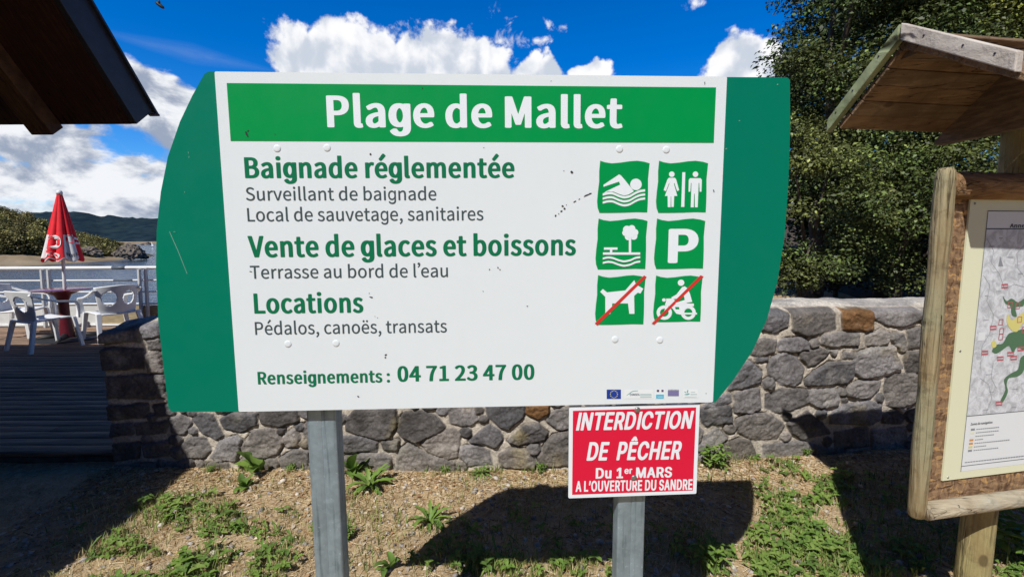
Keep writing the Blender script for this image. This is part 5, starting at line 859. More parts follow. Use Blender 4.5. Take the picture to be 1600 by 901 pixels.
tree('tree with lighter yellow green crown above the notice board roof', (12.2, 10.9, 0.0), 10.0, 0.2, ell_clumps((11.4, 10.0, 8.0), (2.7, 1.7, 2.9), 120, 0.45, 0.9), 1000, 0.082, (0.165, 0.200, 0.040), 5)
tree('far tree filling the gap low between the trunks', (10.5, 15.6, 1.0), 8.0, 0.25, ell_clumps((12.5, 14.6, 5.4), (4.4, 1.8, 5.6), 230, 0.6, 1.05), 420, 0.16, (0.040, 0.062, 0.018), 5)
tree('bush at the foot of the trees right of the frame post', (7.6, 8.9, 0.0), 2.6, 0.07, ell_clumps((7.9, 8.7, 2.0), (1.6, 0.8, 1.5), 60, 0.32, 0.55), 1200, 0.066, (0.072, 0.098, 0.026), 4)
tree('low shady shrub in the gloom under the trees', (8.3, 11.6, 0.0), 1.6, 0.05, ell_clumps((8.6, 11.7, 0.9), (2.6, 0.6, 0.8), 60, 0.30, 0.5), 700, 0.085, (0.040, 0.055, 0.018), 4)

# ================================================================ lettering and flat printed shapes
class Frame:
    """a flat face in the world: u to the right, v up, n out of the face towards the reader"""
    def __init__(s, o, u, n, v=(0, 0, 1)): s.o, s.u, s.n, s.v = Vector(o), Vector(u), Vector(n), Vector(v)
    def pt(s, u, v, h=0.0): return s.o + s.u * u + s.v * v + s.n * h
    def px(s, x, y, h=0.0):
        q = on_plane(x, y, s.o + s.n * h, s.n) - s.o; return (q.dot(s.u), q.dot(s.v))
def fill(groups):
    """groups: list of lists of closed loops (outer + holes) -> verts, faces with a tiny step per group"""
    V, F = [], []
    for gi, loops in enumerate(groups):
        c = bpy.data.curves.new('fill', 'CURVE'); c.dimensions = '2D'; c.fill_mode = 'FRONT'
        for L in loops:
            sp = c.splines.new('POLY'); sp.points.add(len(L) - 1); sp.use_cyclic_u = True
            for i, q in enumerate(L): sp.points[i].co = (q[0], q[1], 0, 1)
        o = bpy.data.objects.new('fill', c); me = bpy.data.meshes.new_from_object(o); b = len(V)
        V += [(v.co.x, v.co.y, gi) for v in me.vertices]
        for p_ in me.polygons:
            f = list(p_.vertices)
            if p_.normal.z < 0: f.reverse()
            F.append([b + i for i in f])
        bpy.data.objects.remove(o); bpy.data.curves.remove(c); bpy.data.meshes.remove(me)
    return V, F
def printed(name, groups, fr, lift, mt, parent, step=0.00012, bend=None):
    V, F = fill(groups)
    W_ = [fr.pt(x, y, lift + g * step) if bend is None else bend(x, y, lift + g * step) for x, y, g in V]
    me = bpy.data.meshes.new(name); me.from_pydata(W_, [], F); me.materials.append(mt); me.update()
    return place(name, me, parent)
def text_groups(font, s, u0, v0, width, cap, shear=0.0, rot=0.0, sup=()):
    loops, x, gl = [], 0.0, GLY[font]
    xmin, xmax = 1e9, -1e9; items = []
    for i, ch in enumerate(s):
        a, cs = gl[ch]; k = 0.62 if i in sup else 1.0; dy = 300 if i in sup else 0
        for q in cs:
            P = [(q[j] * k + x, q[j + 1] * k + dy) for j in range(0, len(q), 2)]
            xmin = min(xmin, min(p_[0] for p_ in P)); xmax = max(xmax, max(p_[0] for p_ in P)); items.append((i, P))
        x += a * k
    sx = width / (xmax - xmin); sy = cap / 700.0; out = {}
    for i, P in items:
        L = [((p_[0] - xmin) * sx + p_[1] * sy * shear, p_[1] * sy) for p_ in P]
        out.setdefault(i, []).append([(u0 + a * math.cos(rot) - b * math.sin(rot), v0 + a * math.sin(rot) + b * math.cos(rot)) for a, b in L])
    return [[l for g in out.values() for l in g]]
def text_px(font, s, fr, h, left, right, top, mt, parent, name='lettering', shear=0.0, lift=None, sup=()):
    """left / right: baseline ends in photograph pixels, top: a pixel at cap height above the left end"""
    a = fr.px(*left, h); b = fr.px(*right, h); c = fr.px(*top, h); rot = math.atan2(b[1] - a[1], b[0] - a[0])
    W_ = math.hypot(b[0] - a[0], b[1] - a[1]); cap = c[1] - a[1]
    W_ -= shear * cap if shear else 0
    return printed(name, text_groups(font, s, a[0], a[1], W_, cap, shear, rot, sup), fr, h if lift is None else lift, mt, parent)
def circ(cx, cy, rx, ry=None, n=28):
    ry = rx if ry is None else ry
    return [(cx + rx * math.cos(2 * math.pi * k / n), cy + ry * math.sin(2 * math.pi * k / n)) for k in range(n)]
def spline(P, n=6):
    """closed Catmull-Rom through the points"""
    P = [np.array(p_, float) for p_ in P]; out = []; m = len(P)
    for i in range(m):
        p0, p1, p2, p3 = P[i - 1], P[i], P[(i + 1) % m], P[(i + 2) % m]
        for k in range(n):
            t = k / n; out.append(tuple(0.5 * ((2 * p1) + (-p0 + p2) * t + (2 * p0 - 5 * p1 + 4 * p2 - p3) * t * t + (-p0 + 3 * p1 - 3 * p2 + p3) * t ** 3)))
    return out
def sheet(name, loop, fr, h0, h1, mt, parent, bevel=0.0):
    """a plate cut to an outline, from height h0 to h1 off the frame's face"""
    V, F = fill([[loop]]); n = len(V); W_ = [fr.pt(x, y, h1) for x, y, g in V] + [fr.pt(x, y, h0) for x, y, g in V]
    ed = {}
    for f in F:
        for a, b in zip(f, f[1:] + f[:1]): ed[(a, b)] = 1
    rim = [(a, b) for (a, b) in ed if (b, a) not in ed]
    FF = F + [[n + i for i in reversed(f)] for f in F] + [[b, a, n + a, n + b] for a, b in rim]
    me = bpy.data.meshes.new(name); me.from_pydata(W_, [], FF); me.materials.append(mt); me.update()
    return place(name, me, parent)

# ================================================================ the large information sign
th_ = math.radians(2.388)
SF = Frame((0, 1.25, 0), (math.cos(th_), math.sin(th_), 0), (math.sin(th_), -math.cos(th_), 0))
S = root('information_sign', (-0.02, 1.30, gz(0, 1.3)), 'large white and green beach information sign on two galvanised posts', 'sign')
X0, X1, Z0s, Z1s = -0.760, 0.5805, 1.080, 1.9815
def rounded(x0, z0, x1, z1, r, n=5):
    out = []
    for cx_, cz_, a0_ in ((x1 - r, z1 - r, 0), (x0 + r, z1 - r, 90), (x0 + r, z0 + r, 180), (x1 - r, z0 + r, 270)):
        out += [(cx_ + r * math.cos(math.radians(a0_ + 90 * k / n)), cz_ + r * math.sin(math.radians(a0_ + 90 * k / n))) for k in range(n + 1)]
    return out
panel = sheet('panel', rounded(X0, Z0s, X1, Z1s, 0.004), SF, -0.006, 0.0, M['white_sign'], S)
lw = [SF.px(x, y, -0.006) for x, y in [(340, 112), (325, 112), (319, 116), (300, 150), (281, 190), (262, 245), (251, 300), (244.5, 360), (243.5, 420), (247, 500), (256, 580), (263, 637), (268, 643), (376, 643)]]
sheet('side_wing', lw, SF, -0.0105, -0.0065, M['green_wing'], S)
rw = [SF.px(x, y, -0.006) for x, y in [(1133, 120.5), (1230, 121), (1234.5, 125), (1235, 200), (1232, 290), (1226, 370), (1215, 440), (1198, 500), (1176, 548), (1145, 595), (1118, 628), (1110, 629)]]
sheet('side_wing', rw[::-1], SF, -0.0105, -0.0065, M['green_wing'], S)
bd = [SF.px(355, 131), SF.px(1119, 136), SF.px(1115, 223), SF.px(360, 221)]
u0_, u1_ = (bd[0][0] + bd[3][0]) / 2, (bd[1][0] + bd[2][0]) / 2; z1_, z0_ = (bd[0][1] + bd[1][1]) / 2, (bd[2][1] + bd[3][1]) / 2
band = printed('title_band', [[[(u0_, z0_), (u1_, z0_), (u1_, z1_), (u0_, z1_)]]], SF, 0.0005, M['green_band'], S)
text_px('B', 'Plage de Mallet', SF, 0.001, (511.5, 198), (972.6, 199.2), (511.5, 150.5), M['white_print'], band)
for f_, s_, l_, r_, t_, m_ in [
    ('B', 'Baignade réglementée', (383, 277.6), (804, 277.2), (382, 246.5), 'green_text'),
    ('R', 'Surveillant de baignade', (384.5, 313.2), (682, 312.6), (384, 293), 'grey_text'),
    ('R', 'Local de sauvetage, sanitaires', (387, 345.8), (755.4, 344), (386, 325.2), 'grey_text'),
    ('B', 'Vente de glaces et boissons', (388.6, 401.2), (899.8, 398), (388, 369.3), 'green_text'),
    ('R', 'Terrasse au bord de l’eau', (391.5, 435.2), (700, 432.5), (391, 415.2), 'grey_text'),
    ('B', 'Locations', (397.5, 489), (568, 487.5), (397, 459), 'green_text'),
    ('R', 'Pédalos, canoës, transats', (399, 522.7), (698.3, 518.8), (398.5, 503), 'grey_text'),
    ('B', 'Renseignements :', (403.2, 599.8), (609.5, 596.4), (403, 581), 'green_text'),
    ('B', '04 71 23 47 00', (621.3, 595.4), (835, 592), (621, 572.4), 'green_text')]:
    text_px(f_, s_, SF, 0.0006, l_, r_, t_, M[m_], S)

# pictograms, drawn in the enlarged crop that starts at (900, 240) and is 3.2167 times larger
def cp(x, y, h=0.0006): return SF.px(900 + x / 3.2167, 240 + y / 3.2167, h)
def dp(x, y, h=0.0006): return SF.px(920 + x / 8.0, 430 + y / 8.0, h)      # the closer crop of the lower two
WAVY = [(.06, 0), (.15, .03), (.28, .05), (.45, .035), (.62, .01), (.76, 0), (.9, .02), (1, .05), (.985, .2), (.97, .35), (.97, .6), (.965, .8), (.955, .99), (.75, .985), (.5, .995), (.25, 1), (.045, 1), (.01, .9), (0, .78), (.015, .6), (.04, .4), (.04, .2)]
def tile(box, label):
    x0, y0, x1, y1 = box
    o = printed('pictogram', [[[cp(x0 + a * (x1 - x0), y0 + b * (y1 - y0)) for a, b in reversed(WAVY)]]], SF, 0.0006, M['green_band'], S)
    o['label'] = label; return o
def sym(groups, par, fn=cp, mt='white_print', name='symbol', lift=0.0010):
    return printed(name, [[[fn(*q) for q in L] for L in g] for g in groups], SF, lift, M[mt], par, 0.00008)
def wave(P, t, off):
    xs_ = np.linspace(P[0][0], P[-1][0], 28); ys_ = np.interp(xs_, [a for a, _ in P], [b for _, b in P]); k = np.array([.25, .5, .25]); ys_[1:-1] = np.convolve(ys_, k, 'valid')
    return [(x, y + off) for x, y in zip(xs_, ys_)] + [(x, y + off + t) for x, y in zip(xs_[::-1], ys_[::-1])]
p1 = tile((106, 36, 370, 298), 'swimmer pictogram')
W1 = [(134, 210), (160, 203), (185, 203), (212, 216), (240, 225), (268, 220), (300, 201), (322, 192), (347, 189)]
sym([[[(138, 157), (216, 105), (226, 110), (240, 126), (291, 190), (262, 207), (240, 211), (215, 203), (190, 192), (160, 191), (137, 201), (150, 190), (222, 156), (216, 141), (138, 167)]], [circ(301, 155, 29)], [wave(W1, 12, -10)], [wave(W1, 11, 11)], [wave(W1, 11, 31)]], p1)
p2 = tile((402, 36, 664, 298), 'toilets pictogram')
sym([[circ(481, 104, 14)], [[(466, 122), (497, 122), (503, 130), (518, 184), (508, 189), (494, 147), (492, 152), (509, 213), (493, 213), (491, 268), (479, 268), (478, 215), (476, 215), (475, 269), (461, 269), (460, 213), (446, 213), (469, 152), (468, 147), (452, 189), (440, 184), (459, 130)]],
     [[(534, 94), (549, 94), (544, 268), (528, 268)]], [circ(600, 104, 14)], [[(572, 124), (626, 124), (632, 133), (630, 192), (621, 192), (619, 148), (616, 148), (611, 270), (597, 270), (596, 202), (593, 202), (591, 270), (576, 270), (580, 148), (577, 148), (574, 192), (565, 192), (566, 133)]]], p2)
p3 = tile((98, 326, 360, 582), 'waterside picnic pictogram')
W3 = [(134, 522), (158, 516), (182, 518), (212, 530), (240, 537), (272, 531), (298, 518), (322, 515)]
sym([[circ(256, 382, 20)], [circ(280, 377, 18)], [circ(295, 396, 18)], [circ(290, 415, 18)], [circ(262, 418, 17)], [circ(248, 398, 16)], [circ(272, 400, 24)], [[(265, 425), (277, 425), (277, 497), (265, 497)]],
     [[(140, 471), (208, 471), (208, 483), (140, 483)]], [[(170, 482), (182, 482), (182, 497), (170, 497)]], [[(135, 496), (322, 496), (322, 508), (135, 508)]], [wave(W3, 10, 0)], [wave(W3, 10, 22)]], p3)
p4 = tile((392, 326, 650, 580), 'parking pictogram')
a_, b_, c_ = cp(461, 544), cp(611, 544), cp(466, 384)
printed('lettering', text_groups('H', 'P', a_[0], a_[1], b_[0] - a_[0], c_[1] - a_[1]), SF, 0.0010, M['white_print'], p4)
p5 = tile((96, 610, 350, 860), 'no dogs pictogram with red bar')
sym([[[(142, 205), (175, 170), (228, 212), (455, 188), (568, 60), (582, 96), (612, 128), (681, 165), (645, 226), (610, 216), (566, 256), (570, 480), (506, 480), (490, 350), (292, 350), (290, 392), (268, 482), (206, 482), (206, 268)]]], p5, dp)
sym([[[(74, 598), (690, 0), (722, 20), (106, 624)]]], p5, dp, 'red_bar', 'strike_bar', 0.0016)
p6 = tile((388, 612, 636, 846), 'no motorcycles pictogram with red bar')
sym([[circ(943, 465, 96, 90), circ(943, 465, 54, 50)[::-1]], [circ(1243, 465, 94, 90), circ(1243, 465, 50, 52)[::-1]], [circ(1152, 92, 41, 39)],
     [[(1165, 148), (1198, 136), (1228, 158), (1262, 225), (1292, 330), (1205, 346), (1190, 262), (1160, 250), (1110, 290), (1040, 300), (1030, 275), (1095, 238)]],
     [circ(938, 307, 23, 21)], [[(965, 290), (1045, 288), (1110, 340), (1200, 348), (1312, 352), (1312, 384), (1252, 392), (1190, 430), (1155, 492), (1092, 478), (1042, 410), (990, 380), (950, 372), (966, 318)], [(1075, 395), (1085, 425), (1130, 425), (1128, 395)]],
     [[(975, 370), (995, 378), (955, 470), (932, 462)]], [[(1150, 466), (1350, 466), (1350, 488), (1150, 488)]], [[(1085, 342), (1215, 300), (1222, 348), (1090, 372)]]], p6, dp)
sym([[[(784, 600), (1395, -2), (1434, 14), (816, 614)]]], p6, dp, 'red_bar', 'strike_bar', 0.0016)

# partner logos along the foot of the panel (crop starting at 940, 600, ten times larger)
def lg(x, y, h=0.0006): return SF.px(940 + x / 10.0, 600 + y / 10.0, h)
def rect(x0, y0, x1, y1): return [(x0, y1), (x1, y1), (x1, y0), (x0, y0)]
def logo(r, mt): return printed('partner_logo', [[[lg(*q) for q in rect(*r)]]], SF, 0.0006, M[mt], S)
def lsym(groups, par, mt, name='emblem', lift=0.0010): return printed(name, [[[lg(*q) for q in L] for L in g] for g in groups], SF, lift, M[mt], par, 0.00006)
l1 = logo((80, 82, 302, 228), 'blue_flag')
lsym([[spline([(192 + 56 * math.sin(k * math.pi / 6) + r_ * math.sin(j * math.pi / 5), 155 - 56 * math.cos(k * math.pi / 6) - r_ * math.cos(j * math.pi / 5)) for j, r_ in enumerate([11, 5] * 5)], 1)] for k in range(12)], l1, 'yellow_star', 'star_ring')
l2 = logo((355, 82, 800, 222), 'pale_print')
lsym([[[(390, 168), (430, 140), (470, 108), (520, 98), (568, 96), (568, 104), (522, 107), (476, 117), (436, 150), (392, 174)]]], l2, 'teal_print')
a_, b_, c_ = lg(440, 176), lg(598, 176), lg(440, 146)
printed('lettering', text_groups('B', 'CONSEIL', a_[0], a_[1], b_[0] - a_[0], c_[1] - a_[1]), SF, 0.0011, M['navy_print'], l2)
lsym([[rect(602, 146, 780, 172)], [rect(602, 184, 780, 204)]], l2, 'mist_print', 'printed_lines')
l3 = logo((838, 76, 984, 226), 'pale_print'); lsym([[rect(862, 84, 898, 118)], [rect(934, 84, 968, 118)]], l3, 'plum_print'); lsym([[rect(850, 158, 972, 220)]], l3, 'cyan_print', 'colour_block'); lsym([[rect(875, 190, 955, 197)]], l3, 'pale_print', 'printed_lines', 0.0013)
l4 = logo((1035, 97, 1208, 184), 'violet_print'); lsym([[rect(1042 + 21 * k, 82, 1055 + 21 * k, 91)] for k in range(8)], l4, 'plum_print', 'printed_lines', 0.0007)
l5 = logo((1278, 76, 1502, 212), 'pale_print'); lsym([[spline([(1330, 130), (1334, 100), (1350, 82), (1352, 110), (1344, 132)], 4)], [spline([(1322, 134), (1300, 124), (1288, 112), (1310, 114)], 4)], [spline([(1290, 160), (1320, 148), (1366, 138), (1372, 152), (1340, 166)], 4)]], l5, 'teal_print')
lsym([[rect(1392, 116, 1462, 128)], [rect(1388, 148, 1490, 164)], [rect(1295, 190, 1490, 197)]], l5, 'mist_print', 'printed_lines')
# plastic screw caps, scuffs, scratches
for x, y in [(433, 232), (511, 231), (968, 233), (1041, 234), (450, 537), (525, 536), (961, 530), (1031, 531)]:
    u_, v_ = SF.px(x, y); mb = MB(); prof = [(0.0098, 0.0), (0.0095, 0.0006), (0.0080, 0.0013), (0.0055, 0.0017), (0.0030, 0.0018), (0.001, 0.0018)]; b0 = 0
    for r_, h_ in prof:
        for k in range(18): mb.v.append(tuple(SF.pt(u_ + r_ * math.cos(k * math.pi / 9), v_ + r_ * math.sin(k * math.pi / 9), h_ + 0.0002)))
    for i in range(5):
        for k in range(18): mb.f.append((i * 18 + k, i * 18 + (k + 1) % 18, (i + 1) * 18 + (k + 1) % 18, (i + 1) * 18 + k))
    mb.f.append(tuple(5 * 18 + k for k in range(18))); mb.build('screw_cap', M['white_sign'], S, smooth=True)
def blot(x, y, r, el=1.0, rot=0.0):
    n = 9; return [[SF.px(x + (r * el * math.cos(k * 6.283 / n) * math.cos(rot) - r * math.sin(k * 6.283 / n) * math.sin(rot)) * rng.uniform(.6, 1.2), y + (r * el * math.cos(k * 6.283 / n) * math.sin(rot) + r * math.sin(k * 6.283 / n) * math.cos(rot)) * rng.uniform(.6, 1.2)) for k in range(n)]]
spots = [blot(893.5, 269, 2.0, 1.3, .5), blot(881, 267, .8), blot(879, 322, 1.5, 1.4), blot(882, 326, 1.5, 1.3, .8), blot(877, 330, 1.3, 1.6, -.5), blot(873, 334, .9), blot(868, 337, 1.2, 1.5, -.8), blot(885, 320, .8), blot(898, 315, .7, 4, -.5), blot(905, 311, .6, 3, -.5), blot(917, 305, 1.1, 5, -.45), blot(922, 302.5, 1.0, 3, -.2),
         blot(778, 418, 1.3), blot(765, 421, 1.2), blot(781, 421, 1.0), blot(580, 464, 1.1, 3, .1), blot(577, 458, .8), blot(603, 554, 1.4, 1.5, -.5), blot(602, 558, 1.1, 1.6), blot(560, 619, 1.2, 1.6, .5), blot(579, 241, 1.5, 1.2, 1.0), blot(756, 231, .8), blot(861, 127, .7), blot(1101, 130, .7, 4, 1.55), blot(392, 424, .6, 4, .2), blot(590, 496, .7), blot(586, 494, .6), blot(1103, 614, .8), blot(824, 478, .7, 2), blot(755, 455, .5, 3, 1), blot(430, 210, .6, 2, 1), blot(1115, 298, .8, 3, 1.3)]
for g_ in spots: printed('scuff_mark', [g_], SF, 0.0011, M['scuff'], S)
for g_ in [blot(385.5, 209.5, 1.6, 4.0, 1.15), blot(387.5, 205, 1.0, 2, 2.4), blot(660, 138, .8, 2, 1)]: printed('scuff_mark', [g_], SF, 0.0014, M['scuff'], S)
scr = [[[SF.px(262, 362), SF.px(262.9, 361.6), SF.px(276.4, 392), SF.px(290.6, 428), SF.px(289.9, 428.3), SF.px(275.5, 392.4)]], blot(270, 362, .6, 3, .1), blot(292, 238, .5, 4, 1.4), blot(293, 245, .5, 5, 1.5), blot(1217, 131, 1.0, 1.6, -.7), blot(1157, 188, .9, 1.5), blot(1136.5, 232, 1, 2, -.5), blot(286, 300, .5, 3, 1.2)]
for g_ in scr: printed('scratch_mark', [g_], SF, -0.0058, M['scratch'], S)

def steel_post(px_l, px_r, y_at, depth, ztop, zbot, parent):
    """folded galvanised profile: box section with rounded front corners and a shallow centre crease"""
    u0_ = SF.px(px_l, y_at, -0.032)[0]; u1_ = SF.px(px_r, y_at, -0.032)[0]; r = 0.006; c = (u0_ + u1_) / 2
    prof = [(u0_, -depth), (u0_, -r)] + [(u0_ + r - r * math.cos(a), -r + r * math.sin(a)) for a in (0.4, 0.8, 1.2)] + [(u0_ + r, 0), (c - 0.003, 0), (c, -0.0016), (c + 0.003, 0), (u1_ - r, 0)] + [(u1_ - r + r * math.sin(a), -r + r * math.cos(a)) for a in (0.4, 0.8, 1.2)] + [(u1_, -r), (u1_, -depth)]
    mb = MB(); n = len(prof); zz = [zbot, ztop]
    for z in zz:
        for u_, d_ in prof: mb.v.append(tuple(SF.pt(u_, z, -0.032 + d_)))
    for i in range(n): mb.f.append((i, (i + 1) % n, n + (i + 1) % n, n + i))
    mb.f.append(tuple(range(n - 1, -1, -1))); mb.f.append(tuple(range(n, 2 * n)))
    return mb.build('post', M['galvanised'], parent, smooth=True, auto=30), (u0_ + u1_) / 2, (u1_ - u0_)
pa, ca, wa = steel_post(478.5, 525, 650, 0.050, 1.915, -0.25, S)
pb, cb, wb = steel_post(965.5, 1008.5, 790, 0.050, 1.915, -0.25, S)
for c_, p_ in ((ca, pa), (cb, pb)):
    for z in (1.105, 1.82):
        mb = MB(); R_ = Matrix.Rotation(th_, 3, 'Z'); mb.box(SF.pt(c_ + 0.004, z, -0.0215), (0.100, 0.0195, 0.05), R_); mb.build('clamp', M['dark_steel'], S)
for z in (1.16, 1.78):
    mb = MB(); mb.box(SF.pt(-0.09, z, -0.021), (1.20, 0.018, 0.04), Matrix.Rotation(th_, 3, 'Z')); mb.build('cross_rail', M['edge_metal'], S)

# ================================================================ small red fishing notice on the right post
q = [SF.px(x, y, 0.0) for x, y in [(890.3, 634), (1095, 632.4), (1089.8, 775), (888.5, 777.7)]]
fx0, fx1, fz1, fz0 = (q[0][0] + q[3][0]) / 2, (q[1][0] + q[2][0]) / 2, (q[0][1] + q[1][1]) / 2 - 0.001, (q[2][1] + q[3][1]) / 2
fc = SF.pt((fx0 + fx1) / 2, fz0, -0.01); Fs = root('fishing_notice', fc, 'small red notice forbidding fishing, fixed to the right post under the big sign', 'sign')
tilt_ = math.radians(0.45); FF_ = Frame(SF.pt(0, 0, 0), SF.u, SF.n)
def frot(P, c=((fx0 + fx1) / 2, (fz0 + fz1) / 2)): return [(c[0] + (a - c[0]) - (b - c[1]) * -tilt_ * 0, c[1] + (b - c[1]) + (a - c[0]) * tilt_) for a, b in P]
sheet('plate', frot(rounded(fx0, fz0, fx1, fz1 - 0.002, 0.004)), SF, -0.0120, -0.0070, M['white_print'], Fs)
ins = 0.0108
fld = printed('red_field', [[frot([(fx0 + ins, fz0 + ins), (fx1 - ins, fz0 + ins), (fx1 - ins, fz1 - ins - .001), (fx0 + ins, fz1 - ins - .001)])]], SF, -0.0066, M['red_plate'], Fs)
for f_, s_, l_, r_, t_, sh, sup in [('H', 'INTERDICTION', (900, 671.2), (1083.5, 668), (900, 645.2), 0.16, ()), ('H', 'DE  PÊCHER', (916.5, 718.2), (1066, 716), (916.5, 691.3), 0.14, ()),
                                ('H', 'Du 1er MARS', (930.7, 746.6), (1049.8, 744.6), (930.7, 731.2), 0, (4, 5)), ('H', 'A L’OUVERTURE DU SANDRE', (899.3, 767.2), (1081.6, 763.9), (899.3, 751.6), 0, ())]:
    text_px(f_, s_, SF, -0.0062, l_, r_, t_, M['white_print'], fld, shear=sh, sup=sup)
for x, y in ((997, 641), (991.5, 747.5)):
    u_, v_ = SF.px(x, y); mb = MB(); b0 = 0
    for r_, h_ in [(0.0085, -0.0062), (0.0085, -0.0045), (0.006, -0.0028), (0.002, -0.0022)]:
        for k in range(14): mb.v.append(tuple(SF.pt(u_ + r_ * math.cos(k * math.pi / 7), v_ + r_ * math.sin(k * math.pi / 7), h_)))
    for i in range(3):
        for k in range(14): mb.f.append((i * 14 + k, i * 14 + (k + 1) % 14, (i + 1) * 14 + (k + 1) % 14, (i + 1) * 14 + k))
    mb.f.append(tuple(42 + k for k in range(14))); mb.build('bolt', M['bolt'], Fs, smooth=True)
ub = cb; mb = MB(); mb.box(SF.pt(ub, (fz0 + fz1) / 2, -0.0220), (0.06, 0.0185, fz1 - fz0 - 0.03), Matrix.Rotation(th_, 3, 'Z')); mb.build('mounting_bracket', M['dark_steel'], Fs)

# ================================================================ wooden map board with its little roof
tb = math.radians(10.5); bo = at_y(1440, 535, 1.48); KB = 1.48 / 1.36
class BoardFrame(Frame):
    """board drawn in units a little smaller than metres: KB metres each, level with the eye"""
    def pt(s, u, v, h=0.0): return s.o + s.u * u * KB + s.v * (CAM_H + (v - CAM_H) * KB) + s.n * h
    def px(s, x, y, h=0.0):
        a, b = Frame.px(s, x, y, h); return (a / KB, CAM_H + (b - CAM_H) / KB)
BF = BoardFrame((bo.x, bo.y, 0), (math.cos(tb), math.sin(tb), 0), (math.sin(tb), -math.cos(tb), 0))
NB = root('map_board', (BF.pt(0.6, 0, -0.12)[0], BF.pt(0.6, 0, -0.12)[1], gz(1.8, 1.6)), 'wooden lakeside map board with log frame and small gabled plank roof', 'notice board')
B = lambda u, z, n=0.0: BF.pt(u, z, n)
mb = MB(); zs = [0.668, 0.672, 0.70] + list(np.linspace(0.8, 1.65, 10)) + [1.715, 1.742, 1.752]; rs = [0.018, 0.023, 0.0255] + [0.0262 + 0.0018 * math.sin(k * 1.7) for k in range(10)] + [0.0262, 0.024, 0.017]
mb.tube([B(0.026 + 0.009 * (1.75 - z), z, 0.004) for z in zs], rs, 20, wob=0.05); mb.build('frame_log', M['log'], NB, smooth=True)
mb = MB(); mb.tube([B(1.50, z, 0.006) for z in zs], rs, 20, wob=0.05); mb.build('frame_log', M['log'], NB, smooth=True)
mb = MB(); mb.tube([B(u_, 1.703, -0.004) for u_ in (0.050, 0.3, 0.7, 1.1, 1.49)], 0.044, 18, wob=0.05); mb.build('top_rail', M['rail_wood'], NB, smooth=True)
mb = MB(); mb.tube([B(u_, 0.688, 0.012) for u_ in (0.060, 0.3, 0.7, 1.1, 1.46)], [0.030] * 5, 16, wob=0.08); mb.build('bottom_rail', M['low_rail'], NB, smooth=True)
# oriented strand board: flakes of many tones
om = bpy.data.materials.new('strand_board'); om.use_nodes = True; t = NT(om.node_tree)
p = t.n('ShaderNodeBsdfPrincipled'); oo = t.n('ShaderNodeOutputMaterial'); t.link(p.outputs[0], oo.inputs[0]); p.inputs['Roughness'].default_value = 0.85; p.inputs['Specular IOR Level'].default_value = 0.2
oc = t.n('ShaderNodeTexCoord').outputs['Object']; dist = t.n('ShaderNodeTexNoise', inp={0: oc, 'Scale': 30.0, 'Detail': 3.0})
vv = t.n('ShaderNodeVectorMath', operation='ADD', inp={0: oc, 1: t.n('ShaderNodeVectorMath', operation='SCALE', inp={0: dist.outputs['Color'], 'Scale': 0.035}).outputs[0]}).outputs[0]
v1 = t.n('ShaderNodeTexVoronoi', inp={0: t.n('ShaderNodeMapping', inp={0: vv, 3: (1.0, 1.0, 4.2)}).outputs[0], 'Scale': 30.0}); s1 = t.n('ShaderNodeSeparateColor', inp={0: v1.outputs['Color']})
v2 = t.n('ShaderNodeTexVoronoi', inp={0: t.n('ShaderNodeMapping', inp={0: vv, 2: (0, 0.6, 0), 3: (4.0, 1.0, 1.0)}).outputs[0], 'Scale': 34.0}); s2 = t.n('ShaderNodeSeparateColor', inp={0: v2.outputs['Color']})
f = t.m('ADD', t.m('MULTIPLY', s1.outputs[0], 0.6), t.m('MULTIPLY', s2.outputs[1], 0.4))
cr = t.n('ShaderNodeValToRGB', inp={0: f}); e = cr.color_ramp.elements; e[0].position = 0.12; e[0].color = (0.10, 0.055, 0.03, 1); e[1].position = 0.95; e[1].color = (0.56, 0.32, 0.11, 1); e.new(0.40).color = (0.22, 0.13, 0.07, 1); e.new(0.70).color = (0.32, 0.205, 0.115, 1)
t.link(cr.outputs[0], p.inputs[0]); b = t.n('ShaderNodeBump', inp={0: 0.6, 1: 0.006, 'Height': f}); t.link(b.outputs[0], p.inputs['Normal'])
sheet('backing_board', [(0.040, 0.665), (1.48, 0.665), (1.48, 1.735), (0.040, 1.735)], BF, -0.030, -0.006, om, NB)
# poster
M['cream'] = paint('cream_board', (0.74, 0.74, 0.52), 0.5, 0.04); M['paper'] = paint('map_paper', (0.74, 0.76, 0.77), 0.45, 0.03); M['ink'] = mat('map_ink', (0.03, 0.03, 0.035), 0.6); M['pale_ink'] = mat('pale_ink', (0.25, 0.26, 0.28), 0.6)
M['map_green'] = mat('map_green', (0.075, 0.165, 0.085), 0.6); M['map_yellow'] = mat('map_yellow', (0.66, 0.60, 0.20), 0.6); M['map_red'] = mat('map_red', (0.50, 0.10, 0.12), 0.6); M['map_orange'] = mat('map_orange', (0.62, 0.30, 0.08), 0.6); M['header_grey'] = mat('header_grey', (0.66, 0.68, 0.72), 0.5)
rm = bpy.data.materials.new('map_relief'); rm.use_nodes = True; t = NT(rm.node_tree); p = t.n('ShaderNodeBsdfPrincipled'); oo = t.n('ShaderNodeOutputMaterial'); t.link(p.outputs[0], oo.inputs[0])
oc = t.n('ShaderNodeTexCoord').outputs['Object']; f = t.rng(t.noise(oc, 34.0, 9.0, 0.66, 1.0), 0.32, 0.66); mc = t.mix(f, (0.42, 0.43, 0.45), (0.72, 0.74, 0.77))
cn_ = t.noise(oc, 15.0, 5.0, 0.55); ln_ = t.rng(t.m('ABSOLUTE', t.m('SUBTRACT', t.m('FRACT', t.m('MULTIPLY', cn_, 16.0)), 0.5)), 0.0, 0.07, 0.35, 0.0)
t.link(t.mix(ln_, mc, (0.25, 0.25, 0.27)), p.inputs[0]); p.inputs['Roughness'].default_value = 0.5
